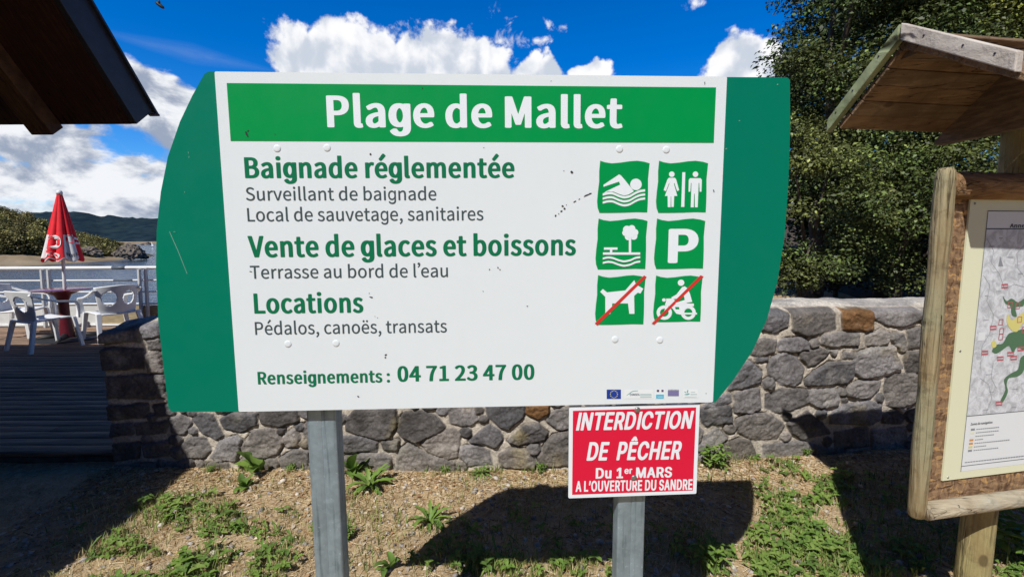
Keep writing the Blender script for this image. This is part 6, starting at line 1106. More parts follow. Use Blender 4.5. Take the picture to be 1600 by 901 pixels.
po = sheet('poster', [(0.132, 0.775), (1.44, 0.775), (1.44, 1.678), (0.132, 1.678)], BF, -0.0055, 0.0, M['cream'], NB)
prn = lambda nm, g, h_, mt: printed(nm, g, BF, h_, M[mt] if isinstance(mt, str) else mt, po, 0.00006)
def br(u0_, z0_, u1_, z1_): return [[(u0_, z0_), (u1_, z0_), (u1_, z1_), (u0_, z1_)]]
prn('paper_sheet', [br(0.200, 0.800, 1.38, 1.630)], 0.0006, 'paper')
prn('map_image', [br(0.2035, 0.986, 1.376, 1.574)], 0.0010, rm)
lw_ = 0.0014
prn('frame_line', [br(0.200, 1.628, 1.38, 1.630), br(0.200, 0.8, 0.2015, 1.627), br(0.2015, 1.574, 1.379, 1.577), br(0.2015, 0.984, 1.379, 0.9855), br(0.2015, 0.8175, 1.379, 0.819)], 0.0013, 'ink')
def bp(x, y): return BF.px(x, y, 0.0)
a_ = bp(1577, 355.5); printed('lettering', text_groups('B', 'Annexe à', a_[0], a_[1], 0.105, 0.0115), BF, 0.0013, M['ink'], po)
prn('lake_shape', [[spline([bp(*q) for q in [(1566, 462), (1572, 470), (1580, 466), (1590, 472), (1600, 466), (1598, 478), (1586, 480), (1588, 494), (1580, 492), (1578, 478), (1570, 474)]], 3)], [spline([bp(*q) for q in [(1549, 548), (1556, 538), (1566, 536), (1574, 522), (1584, 518), (1600, 514), (1604, 530), (1600, 546), (1588, 542), (1582, 552), (1576, 540), (1566, 546), (1556, 552)]], 3)],
     [spline([bp(*q) for q in [(1604, 556), (1598, 580), (1588, 588), (1576, 590), (1572, 600), (1574, 612), (1566, 628), (1562, 626), (1570, 608), (1568, 592), (1580, 582), (1590, 576), (1594, 558)]], 3)]], 0.0015, 'map_green')
prn('lake_shape', [[spline([bp(*q) for q in [(1574, 490), (1580, 500), (1592, 492), (1604, 484), (1606, 496), (1596, 506), (1588, 518), (1578, 514), (1572, 502)]], 3)], [spline([bp(*q) for q in [(1548, 534), (1554, 532), (1556, 540), (1550, 543)]], 3)]], 0.0017, 'map_yellow')
bx = [(1569, 447), (1551, 512), (1538, 551), (1562, 560), (1560, 630), (1583, 559), (1594, 545), (1578, 553)]
for x, y in bx: prn('warning_box', [[[bp(x - 5, y - 3.4), bp(x + 5, y - 4), bp(x + 5, y + 2.6), bp(x - 5, y + 3.4)], [bp(x - 4.6, y - 1.2), bp(x + 4.6, y - 1.9), bp(x + 4.6, y + .5), bp(x - 4.6, y + 1.2)]]], 0.0018, 'map_red')
for x, y in [(1577, 476), (1589, 478), (1563, 503), (1592, 499), (1564, 517), (1563, 526), (1599, 515)]: prn('route_box', [[[bp(x - 4, y + 5), bp(x + 3, y + 4.4), bp(x + 4, y - 5), bp(x - 3, y - 4.6)], [bp(x - 3, y + 4), bp(x - 2, y - 3.8), bp(x + 3, y - 4), bp(x + 2.2, y + 3.4)]]], 0.0020, 'map_red')
def road(P, w, mt, h_=0.0013):
    Q = [np.array(bp(*q)) for q in P]; A_, B_ = [], []
    for k, q in enumerate(Q):
        d_ = Q[min(k + 1, len(Q) - 1)] - Q[max(k - 1, 0)]; d_ = d_ / np.hypot(*d_); nn = np.array([-d_[1], d_[0]]) * w / 2; A_.append(tuple(q + nn)); B_.append(tuple(q - nn))
    prn('map_road', [[A_ + B_[::-1]]], h_, mt)
for P in ([(1541, 372), (1552, 392), (1548, 410), (1561, 428), (1569, 452)], [(1536, 430), (1546, 446), (1541, 470), (1552, 492), (1546, 520), (1534, 540), (1531, 575)], [(1530, 590), (1544, 600), (1549, 622), (1540, 645)], [(1602, 380), (1588, 396), (1590, 420), (1606, 440)], [(1569, 452), (1584, 444), (1606, 450)], [(1551, 566), (1548, 590), (1556, 606)]): road(P, 0.0016, 'pale_ink')
for x, y, n_ in ((1545, 385, 4), (1572, 402, 5), (1538, 462, 3), (1556, 455, 4), (1536, 500, 4), (1540, 585, 5), (1545, 612, 4), (1580, 608, 5), (1560, 372, 3), (1590, 428, 4), (1536, 640, 4), (1580, 636, 4)):
    a_ = bp(x, y); prn('printed_lines', [br(a_[0] + j * .0052, a_[1] - .0012, a_[0] + j * .0052 + .0038, a_[1] + .0014) for j in range(n_)], 0.0014, 'pale_ink')
prn('map_arrow', [[[bp(1562, 400), bp(1567, 416), bp(1559, 416)]]], 0.0014, 'pale_ink')
prn('callout', [[[bp(1528, 519), bp(1539, 518), bp(1538, 531), bp(1527, 532)]]], 0.0018, 'paper')
a_ = bp(1516, 664); printed('lettering', text_groups('B', 'Zones de navigation', a_[0], a_[1], 0.088, 0.0075), BF, 0.0010, M['ink'], po)
for k, (cN, wN) in enumerate([('pale_ink', .10), ('cream', .096), ('paper', .082), ('map_orange', .042), ('map_orange', .145), ('map_yellow', .058), ('pale_ink', .105)]):
    a_ = bp(1516.5 - k * 0.75, 671 + k * 5.5); prn('legend_key', [br(a_[0], a_[1] - .003, a_[0] + .016, a_[1] + .004)], 0.0010, cN)
    prn('printed_lines', [br(a_[0] + .022 + j * .0085, a_[1] - .0015, a_[0] + .022 + j * .0085 + .0065, a_[1] + .0015) for j in range(int(wN / .0085))], 0.0010, 'pale_ink')
a_ = bp(1507, 722); prn('printed_lines', [br(a_[0] + j * .011, a_[1] - .0015, a_[0] + j * .011 + .0088, a_[1] + .0018) for j in range(60)], 0.0010, 'pale_ink')
for x, y in ((1523, 318), (1500, 548), (1481, 745)):
    u_, v_ = bp(x, y); mb = MB(); mb.tube([B(u_, v_, 0.0004), B(u_, v_, 0.002)], [0.0042, 0.003], 10); mb.build('screw', M['bolt'], NB)
# posts
for uc in (0.440, 1.16):
    mb = MB(); zz = [-0.3, 0.0, 0.3, 0.6, 0.9, 1.3, 1.7, 2.06]; mb.tube([B(uc, z, -0.098) for z in zz], [0.052, 0.0515, 0.051, 0.050, 0.050, 0.049, 0.049, 0.048], 20, wob=0.04); mb.build('post', M['post_wood'], NB, smooth=True)
# gabled roof: ridge along the board
AP = at_y(1412, 36, 1.57); ax = BF.u; bk = -BF.n; RLEN = 1.75
tr_ = math.radians(9.0); ax = Vector((math.cos(tr_), math.sin(tr_), 0)); bk = Vector((-math.sin(tr_), math.cos(tr_), 0)); aoff = (AP - BF.o).dot(ax)
def R3(a, b, z): return BF.o + ax * (aoff + a) + bk * ((AP - BF.o).dot(bk) + b) + Vector((0, 0, z))
back_e = on_plane(1297, 187, AP, ax); front_e = on_plane(1596, 80, AP, ax)
bb, bz = (back_e - AP).dot(bk), back_e.z; fb, fz = (front_e - AP).dot(bk), front_e.z; az_ = AP.z; fzl = az_ + (fz - az_) * 1.25; fbl = fb * 1.25   # the front slope reaches a little past the picture's edge
def plank_slope(b1, z1, n, name, sink=0.0):
    L = math.hypot(b1, z1 - az_); db, dz = b1 / L, (z1 - az_) / L; nb, nz = (-dz, db) if db > 0 else (dz, -db); w = L / n
    for k in range(n):
        s0, s1 = k * w + 0.0002, (k + 1) * w - 0.0002; t_ = 0.020; jog = 0.0; sk = sink + rng.uniform(-.004, .004); P = []
        for (a, s_, h_) in [(0.012 + jog, s0, -t_), (RLEN + jog, s0, -t_), (RLEN + jog, s1, -t_), (0.012 + jog, s1, -t_), (0.012 + jog, s0, 0), (RLEN + jog, s0, 0), (RLEN + jog, s1, 0), (0.012 + jog, s1, 0)]:
            P.append(R3(a, db * s_ + nb * (h_ - sk), az_ - 0.003 + dz * s_ + nz * (h_ - sk)))
        MB().hexa(P).build(name, M[('roof_wood', 'roof_wood_worn')[k % 2]], NB, bevel=0.0035)
plank_slope(bb, bz, 6, 'roof_plank', 0.036); plank_slope(fbl, fzl, 6, 'roof_plank', 0.042)
def barge(b1, z1, mt, h, t_=0.024):
    L = math.hypot(b1, z1 - az_); db, dz = b1 / L, (z1 - az_) / L; mb = MB(); e_ = 0.004
    P = [R3(-t_ + .01, db * e_, az_ + dz * e_ - h), R3(.01, db * e_, az_ + dz * e_ - h), R3(.01, b1, z1 - h), R3(-t_ + .01, b1, z1 - h), R3(-t_ + .01, db * e_, az_ + dz * e_), R3(.01, db * e_, az_ + dz * e_), R3(.01, b1, z1), R3(-t_ + .01, b1, z1)]
    return mb.hexa(P).build('barge_board', M[mt], NB, bevel=0.003)
barge(bb, bz, 'barge_green', 0.050); barge(fb, fz, 'barge_pale', 0.053)
L_ = math.hypot(bb, bz - az_)
MB().beam(R3(0.03, 0, az_ - 0.078), R3(RLEN - 0.02, 0, az_ - 0.078), 0.05, 0.05).build('ridge_beam', M['roof_wood'], NB)
for a in (0.50, 1.22):      # a solid triangular gusset under the planks at each post
    dn = 0.082; P = [(bb * 0.97, bz - 0.066), (bb * 0.97, bz - 0.086), (fb * 1.0, fz - 0.110), (fb * 1.0, fz - 0.085), (0.0, az_ - dn)]
    V_ = [R3(a - 0.02, b1, z1) for b1, z1 in P] + [R3(a + 0.02, b1, z1) for b1, z1 in P]; n_ = len(P)
    MB().add(V_, [tuple(range(n_)), tuple(reversed(range(n_, 2 * n_)))] + [(i, n_ + i, n_ + (i + 1) % n_, (i + 1) % n_) for i in range(n_)]).build('gusset', M['gusset_wood'], NB, bevel=0.003)
for k, (a, b) in enumerate([(0.25, 0), (0.6, 0), (0.85, 0)]):
    for (b1, z1) in ((fb, fz), (bb, bz)):
        q_ = R3(-0.0142, b1 * a, az_ + (z1 - az_) * a - 0.02); MB().tube([q_, q_ - ax * 0.002], 0.0028, 8).build('nail', M['dark_steel'], NB)

# ================================================================ terrace: railing, table, parasol, chairs
RY = 7.72
rl = root('railing', (-7.5, RY, DZ), 'white tubular railing over a low parapet along the lake edge of the terrace', 'railing')
zt = lambda y, x=120: at_y(x, y, RY).z
for nm, yy, r in (('top_rail', 418.6, 0.030), ('rail', 438.0, 0.014), ('rail', 456.0, 0.014), ('rail', 474.8, 0.016)):
    MB().tube([(-14, RY, zt(yy)), (-2.2, RY, zt(yy))], r, 12).build(nm, M['white_metal'], rl, smooth=True)
for yy, r, x0, x1 in ((418.6, 0.0315, 176, 197), (438.0, 0.016, 178, 208), (456.0, 0.0155, 181, 213)):
    MB().tube([(at_y(x0, yy, RY).x, RY, zt(yy)), (at_y(x1, yy, RY).x, RY, zt(yy))], r, 12).build('rail_sleeve', M['sleeve'], rl, smooth=True)
for px_ in (-160, -86, 70, 222, 300, 378):
    xb = at_y(px_, 440, RY - 0.06).x
    for dx_ in (-0.055, 0.055):
        mb = MB(); mb.beam((xb + dx_, RY - 0.075, DZ + 0.0), (xb + dx_, RY - 0.035, zt(421)), 0.035, 0.05, up=(0, 1, 0)); mb.build('baluster_post', M['grey_metal'], rl, bevel=0.004)
xm = at_y(157, 490, RY).x
MB().box(((-14 + xm) / 2, RY + 0.03, (zt(476) + DZ + .02) / 2), (xm + 14, 0.05, zt(476) - DZ - .02)).build('parapet', M['parapet'], rl)
MB().box(((xm - 2.2) / 2, RY + 0.03, (zt(478) + DZ + .02) / 2), (-2.2 - xm, 0.045, zt(478) - DZ - .02)).build('parapet', M['parapet_wood'], rl)
MB().box((-8.1, RY + 0.0, DZ + 0.035), (11.8, 0.03, 0.03)).build('base_strip', M['white_metal'], rl)

tc_ = at_z(99, 530, DZ); tc_ = Vector((tc_.x, 6.78, DZ)); tc_.x = at_y(100, 480, 6.78).x
tbl = root('round_table', tc_, 'wine red round table with a single pedestal under the folded parasol', 'table')
tz = at_y(100, 451, 6.78).z - DZ
mb = MB(); mb.lathe([(0.03, tz - .028), (0.31, tz - .024), (0.35, tz - .014), (0.355, tz - .004), (0.345, tz), (0.03, tz)], tc_, 36, cap=False); mb.build('table_top', M['table_top'], tbl, smooth=True, auto=40)
mb = MB(); mb.lathe([(0.10, 0.0), (0.10, 0.03), (0.085, 0.12), (0.060, 0.36), (0.062, tz - .18), (0.10, tz - .09), (0.24, tz - .025)], tc_, 24, cap=False); mb.build('pedestal', M['wine'], tbl, smooth=True, auto=50)
mb = MB()
for k in range(4):
    a = k * math.pi / 2 + 0.5; mb.tube([tc_ + Vector((0.10 * math.cos(a), 0.10 * math.sin(a), 0.05)), tc_ + Vector((0.27 * math.cos(a), 0.27 * math.sin(a), 0.035)), tc_ + Vector((0.38 * math.cos(a), 0.38 * math.sin(a), 0.018))], [0.045, 0.035, 0.02], 10)
mb.build('pedestal_foot', M['black_base'], tbl, smooth=True)
pr = root('parasol', tc_, 'folded red and white advertising parasol standing through the round table', 'parasol')
MB().lathe([(0.44, 0.002), (0.44, 0.012), (0.40, 0.02), (0.13, 0.028)], tc_ + Vector((0.05, 0.03, 0)), 28, cap=False).build('base', M['black_base'], pr, smooth=True, auto=30)
ptop = at_y(93, 303, 6.78); lean = (ptop.x - tc_.x)
zbot = at_y(100, 406, 6.78).z; ztop_ = ptop.z
axis = lambda z: Vector((tc_.x + lean * (z - DZ) / (ztop_ - DZ), 6.78, z))
MB().tube([axis(DZ + .02), axis(1.0), axis(ztop_ + .02)], 0.021, 12).build('pole', M['white_metal'], pr, smooth=True)
MB().lathe([(0.035, 0), (0.04, .03), (0.03, .055), (0.008, .07)], axis(ztop_ - .01), 14).build('finial', M['white_metal'], pr, smooth=True)
NPL = 8
def canopy_r(f, a):
    """f 0 top .. 1 hem; eight loose folds"""
    R_ = 0.030 + 0.205 * f ** 1.0; w = abs(math.cos(a * NPL / 2 + 0.35)); return R_ * (1 - (0.10 + 0.20 * f) * (1 - w) ** 1.4)
def canopy_pt(f, a, off=0.0):
    z = ztop_ + (zbot - ztop_) * f + (0.03 * math.sin(a * NPL + 0.7) * f ** 6); r = canopy_r(f, a) + off; c = axis(z); return (c.x + r * math.sin(a), c.y - r * math.cos(a), z)
nA_, nF = 160, 48; V, F = [], []
for i in range(nF):
    for k in range(nA_): V.append(canopy_pt(i / (nF - 1), 2 * math.pi * k / nA_))
F = np.array([(i * nA_ + k, (i + 1) * nA_ + k, (i + 1) * nA_ + (k + 1) % nA_, i * nA_ + (k + 1) % nA_) for i in range(nF - 1) for k in range(nA_)])
me = fast_mesh('canopy', V, F, M['red_cloth'], True); me.materials.append(M['white_cloth'])
kk = F[:, 0] % nA_; ii = F[:, 0] // nA_; aa = (kk / nA_ * 360 - 44.0 + 180) % 360 - 180
white = (ii > nF * 0.60) & (((aa > 4) & (aa < 47)) | ((aa > 133) & (aa < 178)) | ((aa > -92) & (aa < -70)))
white |= (ii >= nF - 2) & (aa < 5) & (aa > -90)
me.polygons.foreach_set('material_index', white.astype('i'))
cn = place('canopy', me, pr); md = cn.modifiers.new('solidify', 'SOLIDIFY'); md.thickness = 0.004
VIEW_A = 44.0      # the side of the folded cloth that is turned to the sign
def on_canopy(x, y, h_): return Vector(canopy_pt(y, math.radians(x + VIEW_A), 0.006 + h_))
def cprint(groups, mt, nm='printed_mark'):
    """x = degrees round the pole, y = fraction down the folded cloth"""
    return printed(nm, groups, None, 0.0, M[mt], cn, 0.0006, bend=on_canopy)
cprint([[spline([(-62, .66), (-40, .62), (-12, .64), (-4, .70), (-6, .77), (-22, .82), (-50, .84), (-58, .81), (-34, .79), (-22, .745), (-26, .695), (-44, .675), (-62, .70)], 5)]], 'white_cloth')
cprint([[spline([(20, .64), (38, .62), (44, .68), (38, .735), (24, .73), (16, .69)], 5)]], 'red_cloth')
cprint([[spline([(50, .66), (70, .65), (82, .70), (66, .685), (52, .69)], 4)], [spline([(50, .735), (72, .725), (84, .76), (68, .755), (52, .765)], 4)]], 'white_cloth')
def ctext(font, s, x0, x1, y0, y1, mt):
    g = text_groups(font, s, 0, 0, 1.0, 1.0); g = [[[(x0 + a * (x1 - x0), y0 + (y1 - y0) * b) for a, b in l] for l in gg] for gg in g]; cprint(g, mt, 'lettering')
ctext('B', 'KO', -52, -8, .945, .885, 'white_cloth'); ctext('B', 'OUT E', 12, 46, .935, .895, 'dark_cloth_print'); ctext('B', 'E', 56, 66, .93, .89, 'white_cloth')

# ---- moulded plastic armchair; local coordinates: seat faces +y
def chair(label, loc, rz):
    loc = Vector(loc); R_ = Matrix.Rotation(rz, 3, 'Z'); r = root('plastic_armchair', loc, label, 'chair', 'white plastic armchairs round the terrace table')
    T_ = lambda q: tuple(loc + R_ @ Vector(q))
    n = 15; V, F = [], []
    for j in range(n):
        for i in range(n):
            a, b = i / (n - 1) * 2 - 1, j / (n - 1) * 2 - 1; w = 0.235 - 0.02 * (b < 0) * -b
            V.append(T_((a * w, b * 0.225, 0.425 - 0.020 * (1 - a * a) * (1 - (b * .8) ** 2) + 0.012 * b - 0.03 * max(0, b - 0.8) * 5 * 0.5)))
    me = fast_mesh('seat', V, grid_faces(n, n), M['plastic'], True); o = place('seat', me, r); md = o.modifiers.new('solidify', 'SOLIDIFY'); md.thickness = 0.022
    na, nb = 49, 34; V, F = [], []
    def back(a, b): # a -1..1 across, b 0..1 up
        w = 0.215 + 0.055 * b; z = 0.40 + 0.40 * b + 0.02 * (1 - a * a) * b; y = -0.215 - 0.12 * b + 0.085 * a * a * (0.5 + b); return T_((a * w, y, z))
    for j in range(nb):
        for i in range(na): V.append(back(i / (na - 1) * 2 - 1, j / (nb - 1)))
    def hole(a, b):
        o1 = ((abs(a) - 0.47) / 0.33) ** 2 + ((b - 0.56) / 0.25) ** 2 < 1
        return o1
    for j in range(nb - 1):
        for i in range(na - 1):
            a, b = (i + .5) / (na - 1) * 2 - 1, (j + .5) / (nb - 1)
            if not hole(a, b): F.append((j * na + i, j * na + i + 1, (j + 1) * na + i + 1, (j + 1) * na + i))
    me = fast_mesh('backrest', V, np.array(F), M['plastic'], True); o = place('backrest', me, r); md = o.modifiers.new('solidify', 'SOLIDIFY'); md.thickness = 0.018
    for s_ in (-1, 1):
        pts = [(s_ * 0.268, -0.235, 0.765), (s_ * 0.285, -0.12, 0.70), (s_ * 0.292, 0.02, 0.655), (s_ * 0.29, 0.16, 0.640), (s_ * 0.283, 0.235, 0.625), (s_ * 0.275, 0.262, 0.57), (s_ * 0.265, 0.262, 0.47), (s_ * 0.262, 0.255, 0.40)]
        V, F = [], []; wd = [.045, .05, .055, .055, .055, .055, .055, .06]
        for k, q_ in enumerate(pts):
            p_ = Vector(q_); d_ = (Vector(pts[min(k + 1, 7)]) - Vector(pts[max(k - 1, 0)])).normalized(); sd = Vector((1, 0, 0)); nn = d_.cross(sd).normalized()
            for (x_, y_) in ((-.5, -.5), (.5, -.5), (.5, .5), (-.5, .5)): V.append(T_(p_ + sd * x_ * wd[k] + nn * y_ * 0.022))
        for k in range(7):
            for c_ in range(4): F.append((k * 4 + c_, k * 4 + (c_ + 1) % 4, k * 4 + 4 + (c_ + 1) % 4, k * 4 + 4 + c_))
        mb = MB(); mb.add(V, F + [(3, 2, 1, 0), (28, 29, 30, 31)]); mb.build('armrest', M['plastic'], r, smooth=True, auto=50)
        for (y0, y1, w0) in ((0.215, 0.262, 0.062), (-0.20, -0.29, 0.07)):
            mb = MB(); P = []
            for (z, xx, yy, w) in ((0.0, s_ * 0.285, y1, 0.038), (0.42, s_ * 0.235, y0, w0)):
                P += [T_((xx - w / 2, yy - 0.022, z)), T_((xx + w / 2, yy - 0.022, z)), T_((xx + w / 2, yy + 0.022, z)), T_((xx - w / 2, yy + 0.022, z))]
            mb.hexa(P).build('leg', M['plastic'], r, bevel=0.006)
    return r
cb_ = at_z(64, 541, DZ); chair('plastic armchair nearest the camera, its shaded back turned this way', (at_y(68, 500, 6.16).x, 6.16, DZ), math.radians(-20))
chair('plastic armchair half hidden behind the nearest one, left of the parasol', (at_y(30, 500, 6.95).x, 6.95, DZ), math.radians(-72))
chair('plastic armchair alone on the right of the table, facing left', (at_y(177, 500, 6.75).x, 6.75, DZ), math.radians(62))

# ---- a fly passing in front of the sky
fp = CAMP + ray(249, 8).normalized() * 0.55
fr_ = root('fly', fp, 'small dark fly in the blue sky right of the kiosk roof', 'insect')
mb = MB(); d_ = Vector((0.8, 0.1, -0.6)).normalized(); mb.tube([fp - d_ * .0042, fp - d_ * .002, fp + d_ * .001, fp + d_ * .0034, fp + d_ * .0046], [.0004, .0013, .0015, .0012, .0004], 8); mb.build('body', M['fly'], fr_, smooth=True)
for s_ in (-1, 1):
    w_ = Vector((0.5, 0.2 * s_, 0.3 * s_ + 0.3)).normalized(); a0_ = fp - d_ * .0005; sd = d_.cross(w_).normalized() * .0011
    MB().add([a0_, a0_ + w_ * .003 - d_ * .001 + sd, a0_ + w_ * .0045 - d_ * .003, a0_ + w_ * .003 - d_ * .002 - sd], [(0, 1, 2, 3), (3, 2, 1, 0)]) if False else MB().tube([a0_, a0_ + w_ * .002 - d_ * .001, a0_ + w_ * .004 - d_ * .003], [.0003, .0008, .0002], 6).build('wing', M['fly'], fr_)

# ================================================================ weeds and litter in front of the wall
def leaf_blade(mb_v, mb_f, mb_c, base, az, length, width, pitch, curl, colr, lobes=0, n=6):
    """one curved leaf of two rows of faces folded along its midrib"""
    b = len(mb_v); d = np.array([math.cos(az), math.sin(az)]); s = np.array([-d[1], d[0]]); x, z = 0.0, 0.0; ang = pitch
    for i in range(n + 1):
        t = i / n; w = width * (math.sin(math.pi * min(1, t * 0.92 + 0.06)) ** 0.8) * (0.55 + 0.45 * t if lobes else 1)
        if lobes: w *= 1.0 if i % 2 else 0.55
        if i == n: w *= 0.15
        p = np.array([base[0] + d[0] * x, base[1] + d[1] * x, base[2] + z])
        fold = 0.28 * w
        for k in (-1, 0, 1):
            mb_v.append((p[0] + s[0] * w * 0.5 * k, p[1] + s[1] * w * 0.5 * k, p[2] + (fold if k else 0)))
            q = rng.uniform(.92, 1.08) * (1.12 if k == 0 else 1.0); mb_c.append(tuple(c * q for c in colr))
        x += math.cos(ang) * length / n; z += math.sin(ang) * length / n; ang -= curl / n
    for i in range(n):
        for k in (0, 1): mb_f.append((b + 3 * i + k, b + 3 * i + k + 1, b + 3 * i + 4 + k, b + 3 * i + 3 + k))
GREENS = [(0.150, 0.250, 0.050), (0.185, 0.290, 0.055), (0.115, 0.195, 0.045), (0.225, 0.310, 0.075)]
def weed(px, py, kind, size, label, name='weed', group='weeds in front of the stone wall'):
    q = at_z(px, py, 0.01); z = gz(q.x, q.y); V, F, Cc = [], [], []; size *= 1.28
    if kind == 'rosette':
        n = 22
        for k in range(n): leaf_blade(V, F, Cc, (q.x + rng.normal() * .006, q.y + rng.normal() * .006, z + .004), k * 2.4 + rng.uniform(-.2, .2), size * rng.uniform(.55, 1.05), size * .24, rng.uniform(.35, 1.15), rng.uniform(.6, 1.5), GREENS[rng.integers(4)], 1, 8)
    elif kind == 'broad':
        for k in range(9): leaf_blade(V, F, Cc, (q.x + rng.normal() * .012, q.y + rng.normal() * .008, z), rng.uniform(0, 6.28), size * rng.uniform(.6, 1.1), size * .38, rng.uniform(.5, 1.4), rng.uniform(.5, 1.4), GREENS[rng.integers(3)], 0, 6)
    else:
        for k in range(34):
            h = size * rng.uniform(.2, .95); a = rng.uniform(0, 6.28); rr = size * .38 * math.sqrt(rng.random())
            for j in range(3): leaf_blade(V, F, Cc, (q.x + rr * math.cos(a), q.y + rr * math.sin(a), z + h * .75), rng.uniform(0, 6.28), size * rng.uniform(.20, .34), size * .15, rng.uniform(-.2, .7), rng.uniform(.3, 1.0), GREENS[rng.integers(4)], 1, 4)
            leaf_blade(V, F, Cc, (q.x + rr * math.cos(a), q.y + rr * math.sin(a), z - .005), a, h * .78, .004, 1.5, .05, (.10, .14, .04), 0, 2)
    o = place(name, fast_mesh(name, V, F, M['weed'], True, np.array(Cc)), None, (q.x, q.y, z)); tag(o, label, 'weed', group); return o
weed(577, 762, 'rosette', 0.155, 'large dandelion-like rosette of jagged leaves just right of the left steel post', 'dandelion_rosette')
weed(553, 742, 'broad', 0.14, 'broad leaved weed against the wall behind the big rosette', 'dock_plant')
weed(402, 742, 'broad', 0.15, 'broad upright leaves at the wall foot left of the left steel post', 'dock_plant')
weed(383, 764, 'broad', 0.075, 'small dark leaf cluster below the upright dock leaves', 'dock_plant')
weed(752, 745, 'rosette', 0.075, 'small rosette at the wall foot midway under the white panel', 'dandelion_rosette')
weed(672, 812, 'rosette', 0.115, 'leafy weed at the left tip of the sign shadow', 'dandelion_rosette')
weed(1120, 738, 'bushy', 0.15, 'bushy weed at the wall foot right of the red notice', 'bushy_weed')
weed(1178, 722, 'broad', 0.05, 'tiny weed growing from the wall base right of the red notice', 'dock_plant')
weed(1258, 716, 'bushy', 0.06, 'little sprig at the wall base beside the roof shadow', 'bushy_weed')
weed(498, 830, 'bushy', 0.07, 'thin weed close to the foot of the left steel post', 'bushy_weed')
weed(540, 838, 'bushy', 0.075, 'low weed in the strip right of the left steel post', 'bushy_weed')
for x_, k_, s_, l_ in ((330, 'bushy', .045, 'tiny sprig at the wall foot nearest the roof shadow on the left'), (455, 'bushy', .055, 'small sprig touching the wall just left of the left steel post'), (695, 'bushy', .05, 'small sprig at the wall foot between the big rosette and the midway rosette'), (845, 'bushy', .06, 'grassy sprig at the wall foot just left of the red notice')):
    weed(x_, 741, k_, s_, l_, 'bushy_weed')
weed(1572, 872, 'bushy', 0.30, 'bright green leafy weed right of the map board post', 'bushy_weed')
weed(1110, 882, 'bushy', 0.14, 'leafy weed lit at the lower right edge of the sign shadow', 'bushy_weed')
weed(610, 885, 'broad', 0.07, 'small broad weed at the lower left corner of the sign shadow', 'dock_plant')

def pts_in(patches, per):
    out = []
    for (px, py, rx, ry, dens) in patches:
        n = int(per * dens * rx * ry / 1000); a = rng.uniform(0, 6.28, n); r = np.sqrt(rng.random(n)) ** 0.8
        for k in range(n):
            q = at_z(px + rx * r[k] * math.cos(a[k]) * rng.uniform(.8, 1.25), min(935, py + ry * r[k] * math.sin(a[k]) * rng.uniform(.8, 1.25)), 0)
            if fbm(np.array([q.x * 6]), np.array([q.y * 6 + 70]), 3)[0] > -0.10: out.append((q.x, q.y))
    return out
# low leafy ground cover
V, F, Cc = [], [], []
COVER = [(310, 805, 62, 24, 1.2), (385, 850, 70, 26, 1.2), (235, 890, 80, 24, 1.1), (246, 792, 34, 12, .8), (180, 858, 42, 18, 1.0), (420, 885, 45, 18, .8), (190, 905, 60, 20, .8), (330, 900, 60, 20, .9), (450, 800, 24, 14, .35), (130, 890, 40, 18, .6),
         (1255, 752, 62, 22, 1.5), (1265, 800, 62, 32, 1.5), (1285, 845, 50, 34, 1.4), (1215, 845, 45, 26, 1.0), (1255, 890, 85, 26, 1.3), (1150, 885, 46, 22, .9), (1205, 780, 32, 16, .6), (1300, 760, 26, 18, 1.2),
         (700, 878, 60, 20, .7), (800, 890, 70, 16, .6), (930, 890, 60, 16, .7), (1080, 850, 40, 24, .5), (860, 840, 160, 40, .22), (1390, 880, 70, 26, .8), (1450, 820, 80, 40, .4), (1560, 890, 60, 24, 1.0), (1420, 770, 90, 24, .4), (140, 840, 60, 40, .1)]
for (x, y) in pts_in(COVER, 56):
    z = gz(x, y); h = rng.uniform(.004, .058); a = rng.uniform(0, 6.28); g = GREENS[rng.integers(4)]; L = rng.uniform(.017, .042)
    if rng.random() < 0.72:
        for j in range(3): leaf_blade(V, F, Cc, (x, y, z + h), a + j * 2.09 + rng.uniform(-.3, .3), L, L * .62, rng.uniform(-.1, .6), rng.uniform(.3, 1.0), g, 0, 3)
    else: leaf_blade(V, F, Cc, (x, y, z), a, L * 2.4, L * .5, rng.uniform(.5, 1.2), rng.uniform(.4, 1.3), g, 1, 4)
tag(place('ground_cover', fast_mesh('ground_cover', V, F, M['weed'], True, np.array(Cc))), 'patches of low green clover-like weeds on the dry ground', 'ground cover', kind='stuff')
# grass blades, green and dead
def blades(pts, lo, hi, cols, wd=.0028):
    n = len(pts); P = np.array([(x, y, gz(x, y)) for x, y in pts]); a = rng.uniform(0, 6.28, n); h = rng.uniform(lo, hi, n); ln = rng.uniform(.15, .8, n) * h
    s = np.stack([-np.sin(a), np.cos(a), 0 * a], 1) * wd * rng.uniform(.6, 1.3, n)[:, None]; d = np.stack([np.cos(a), np.sin(a), 0 * a], 1)
    mid = P + d * (ln * .35)[:, None] + np.stack([0 * h, 0 * h, h * .62], 1); tip = P + d * ln[:, None] + np.stack([0 * h, 0 * h, h], 1)
    V = np.stack([P - s, P + s, mid + s * .7, mid - s * .7, tip, tip + s * .1], 1).reshape(-1, 3); i = np.arange(n)[:, None] * 6
    F = np.concatenate([i + np.array([[0, 1, 2, 3]]), i + np.array([[3, 2, 5, 4]])])
    c = np.array(cols)[rng.integers(len(cols), size=n)] * rng.uniform(.75, 1.25, (n, 1)); return V, F, np.repeat(c, 6, 0)
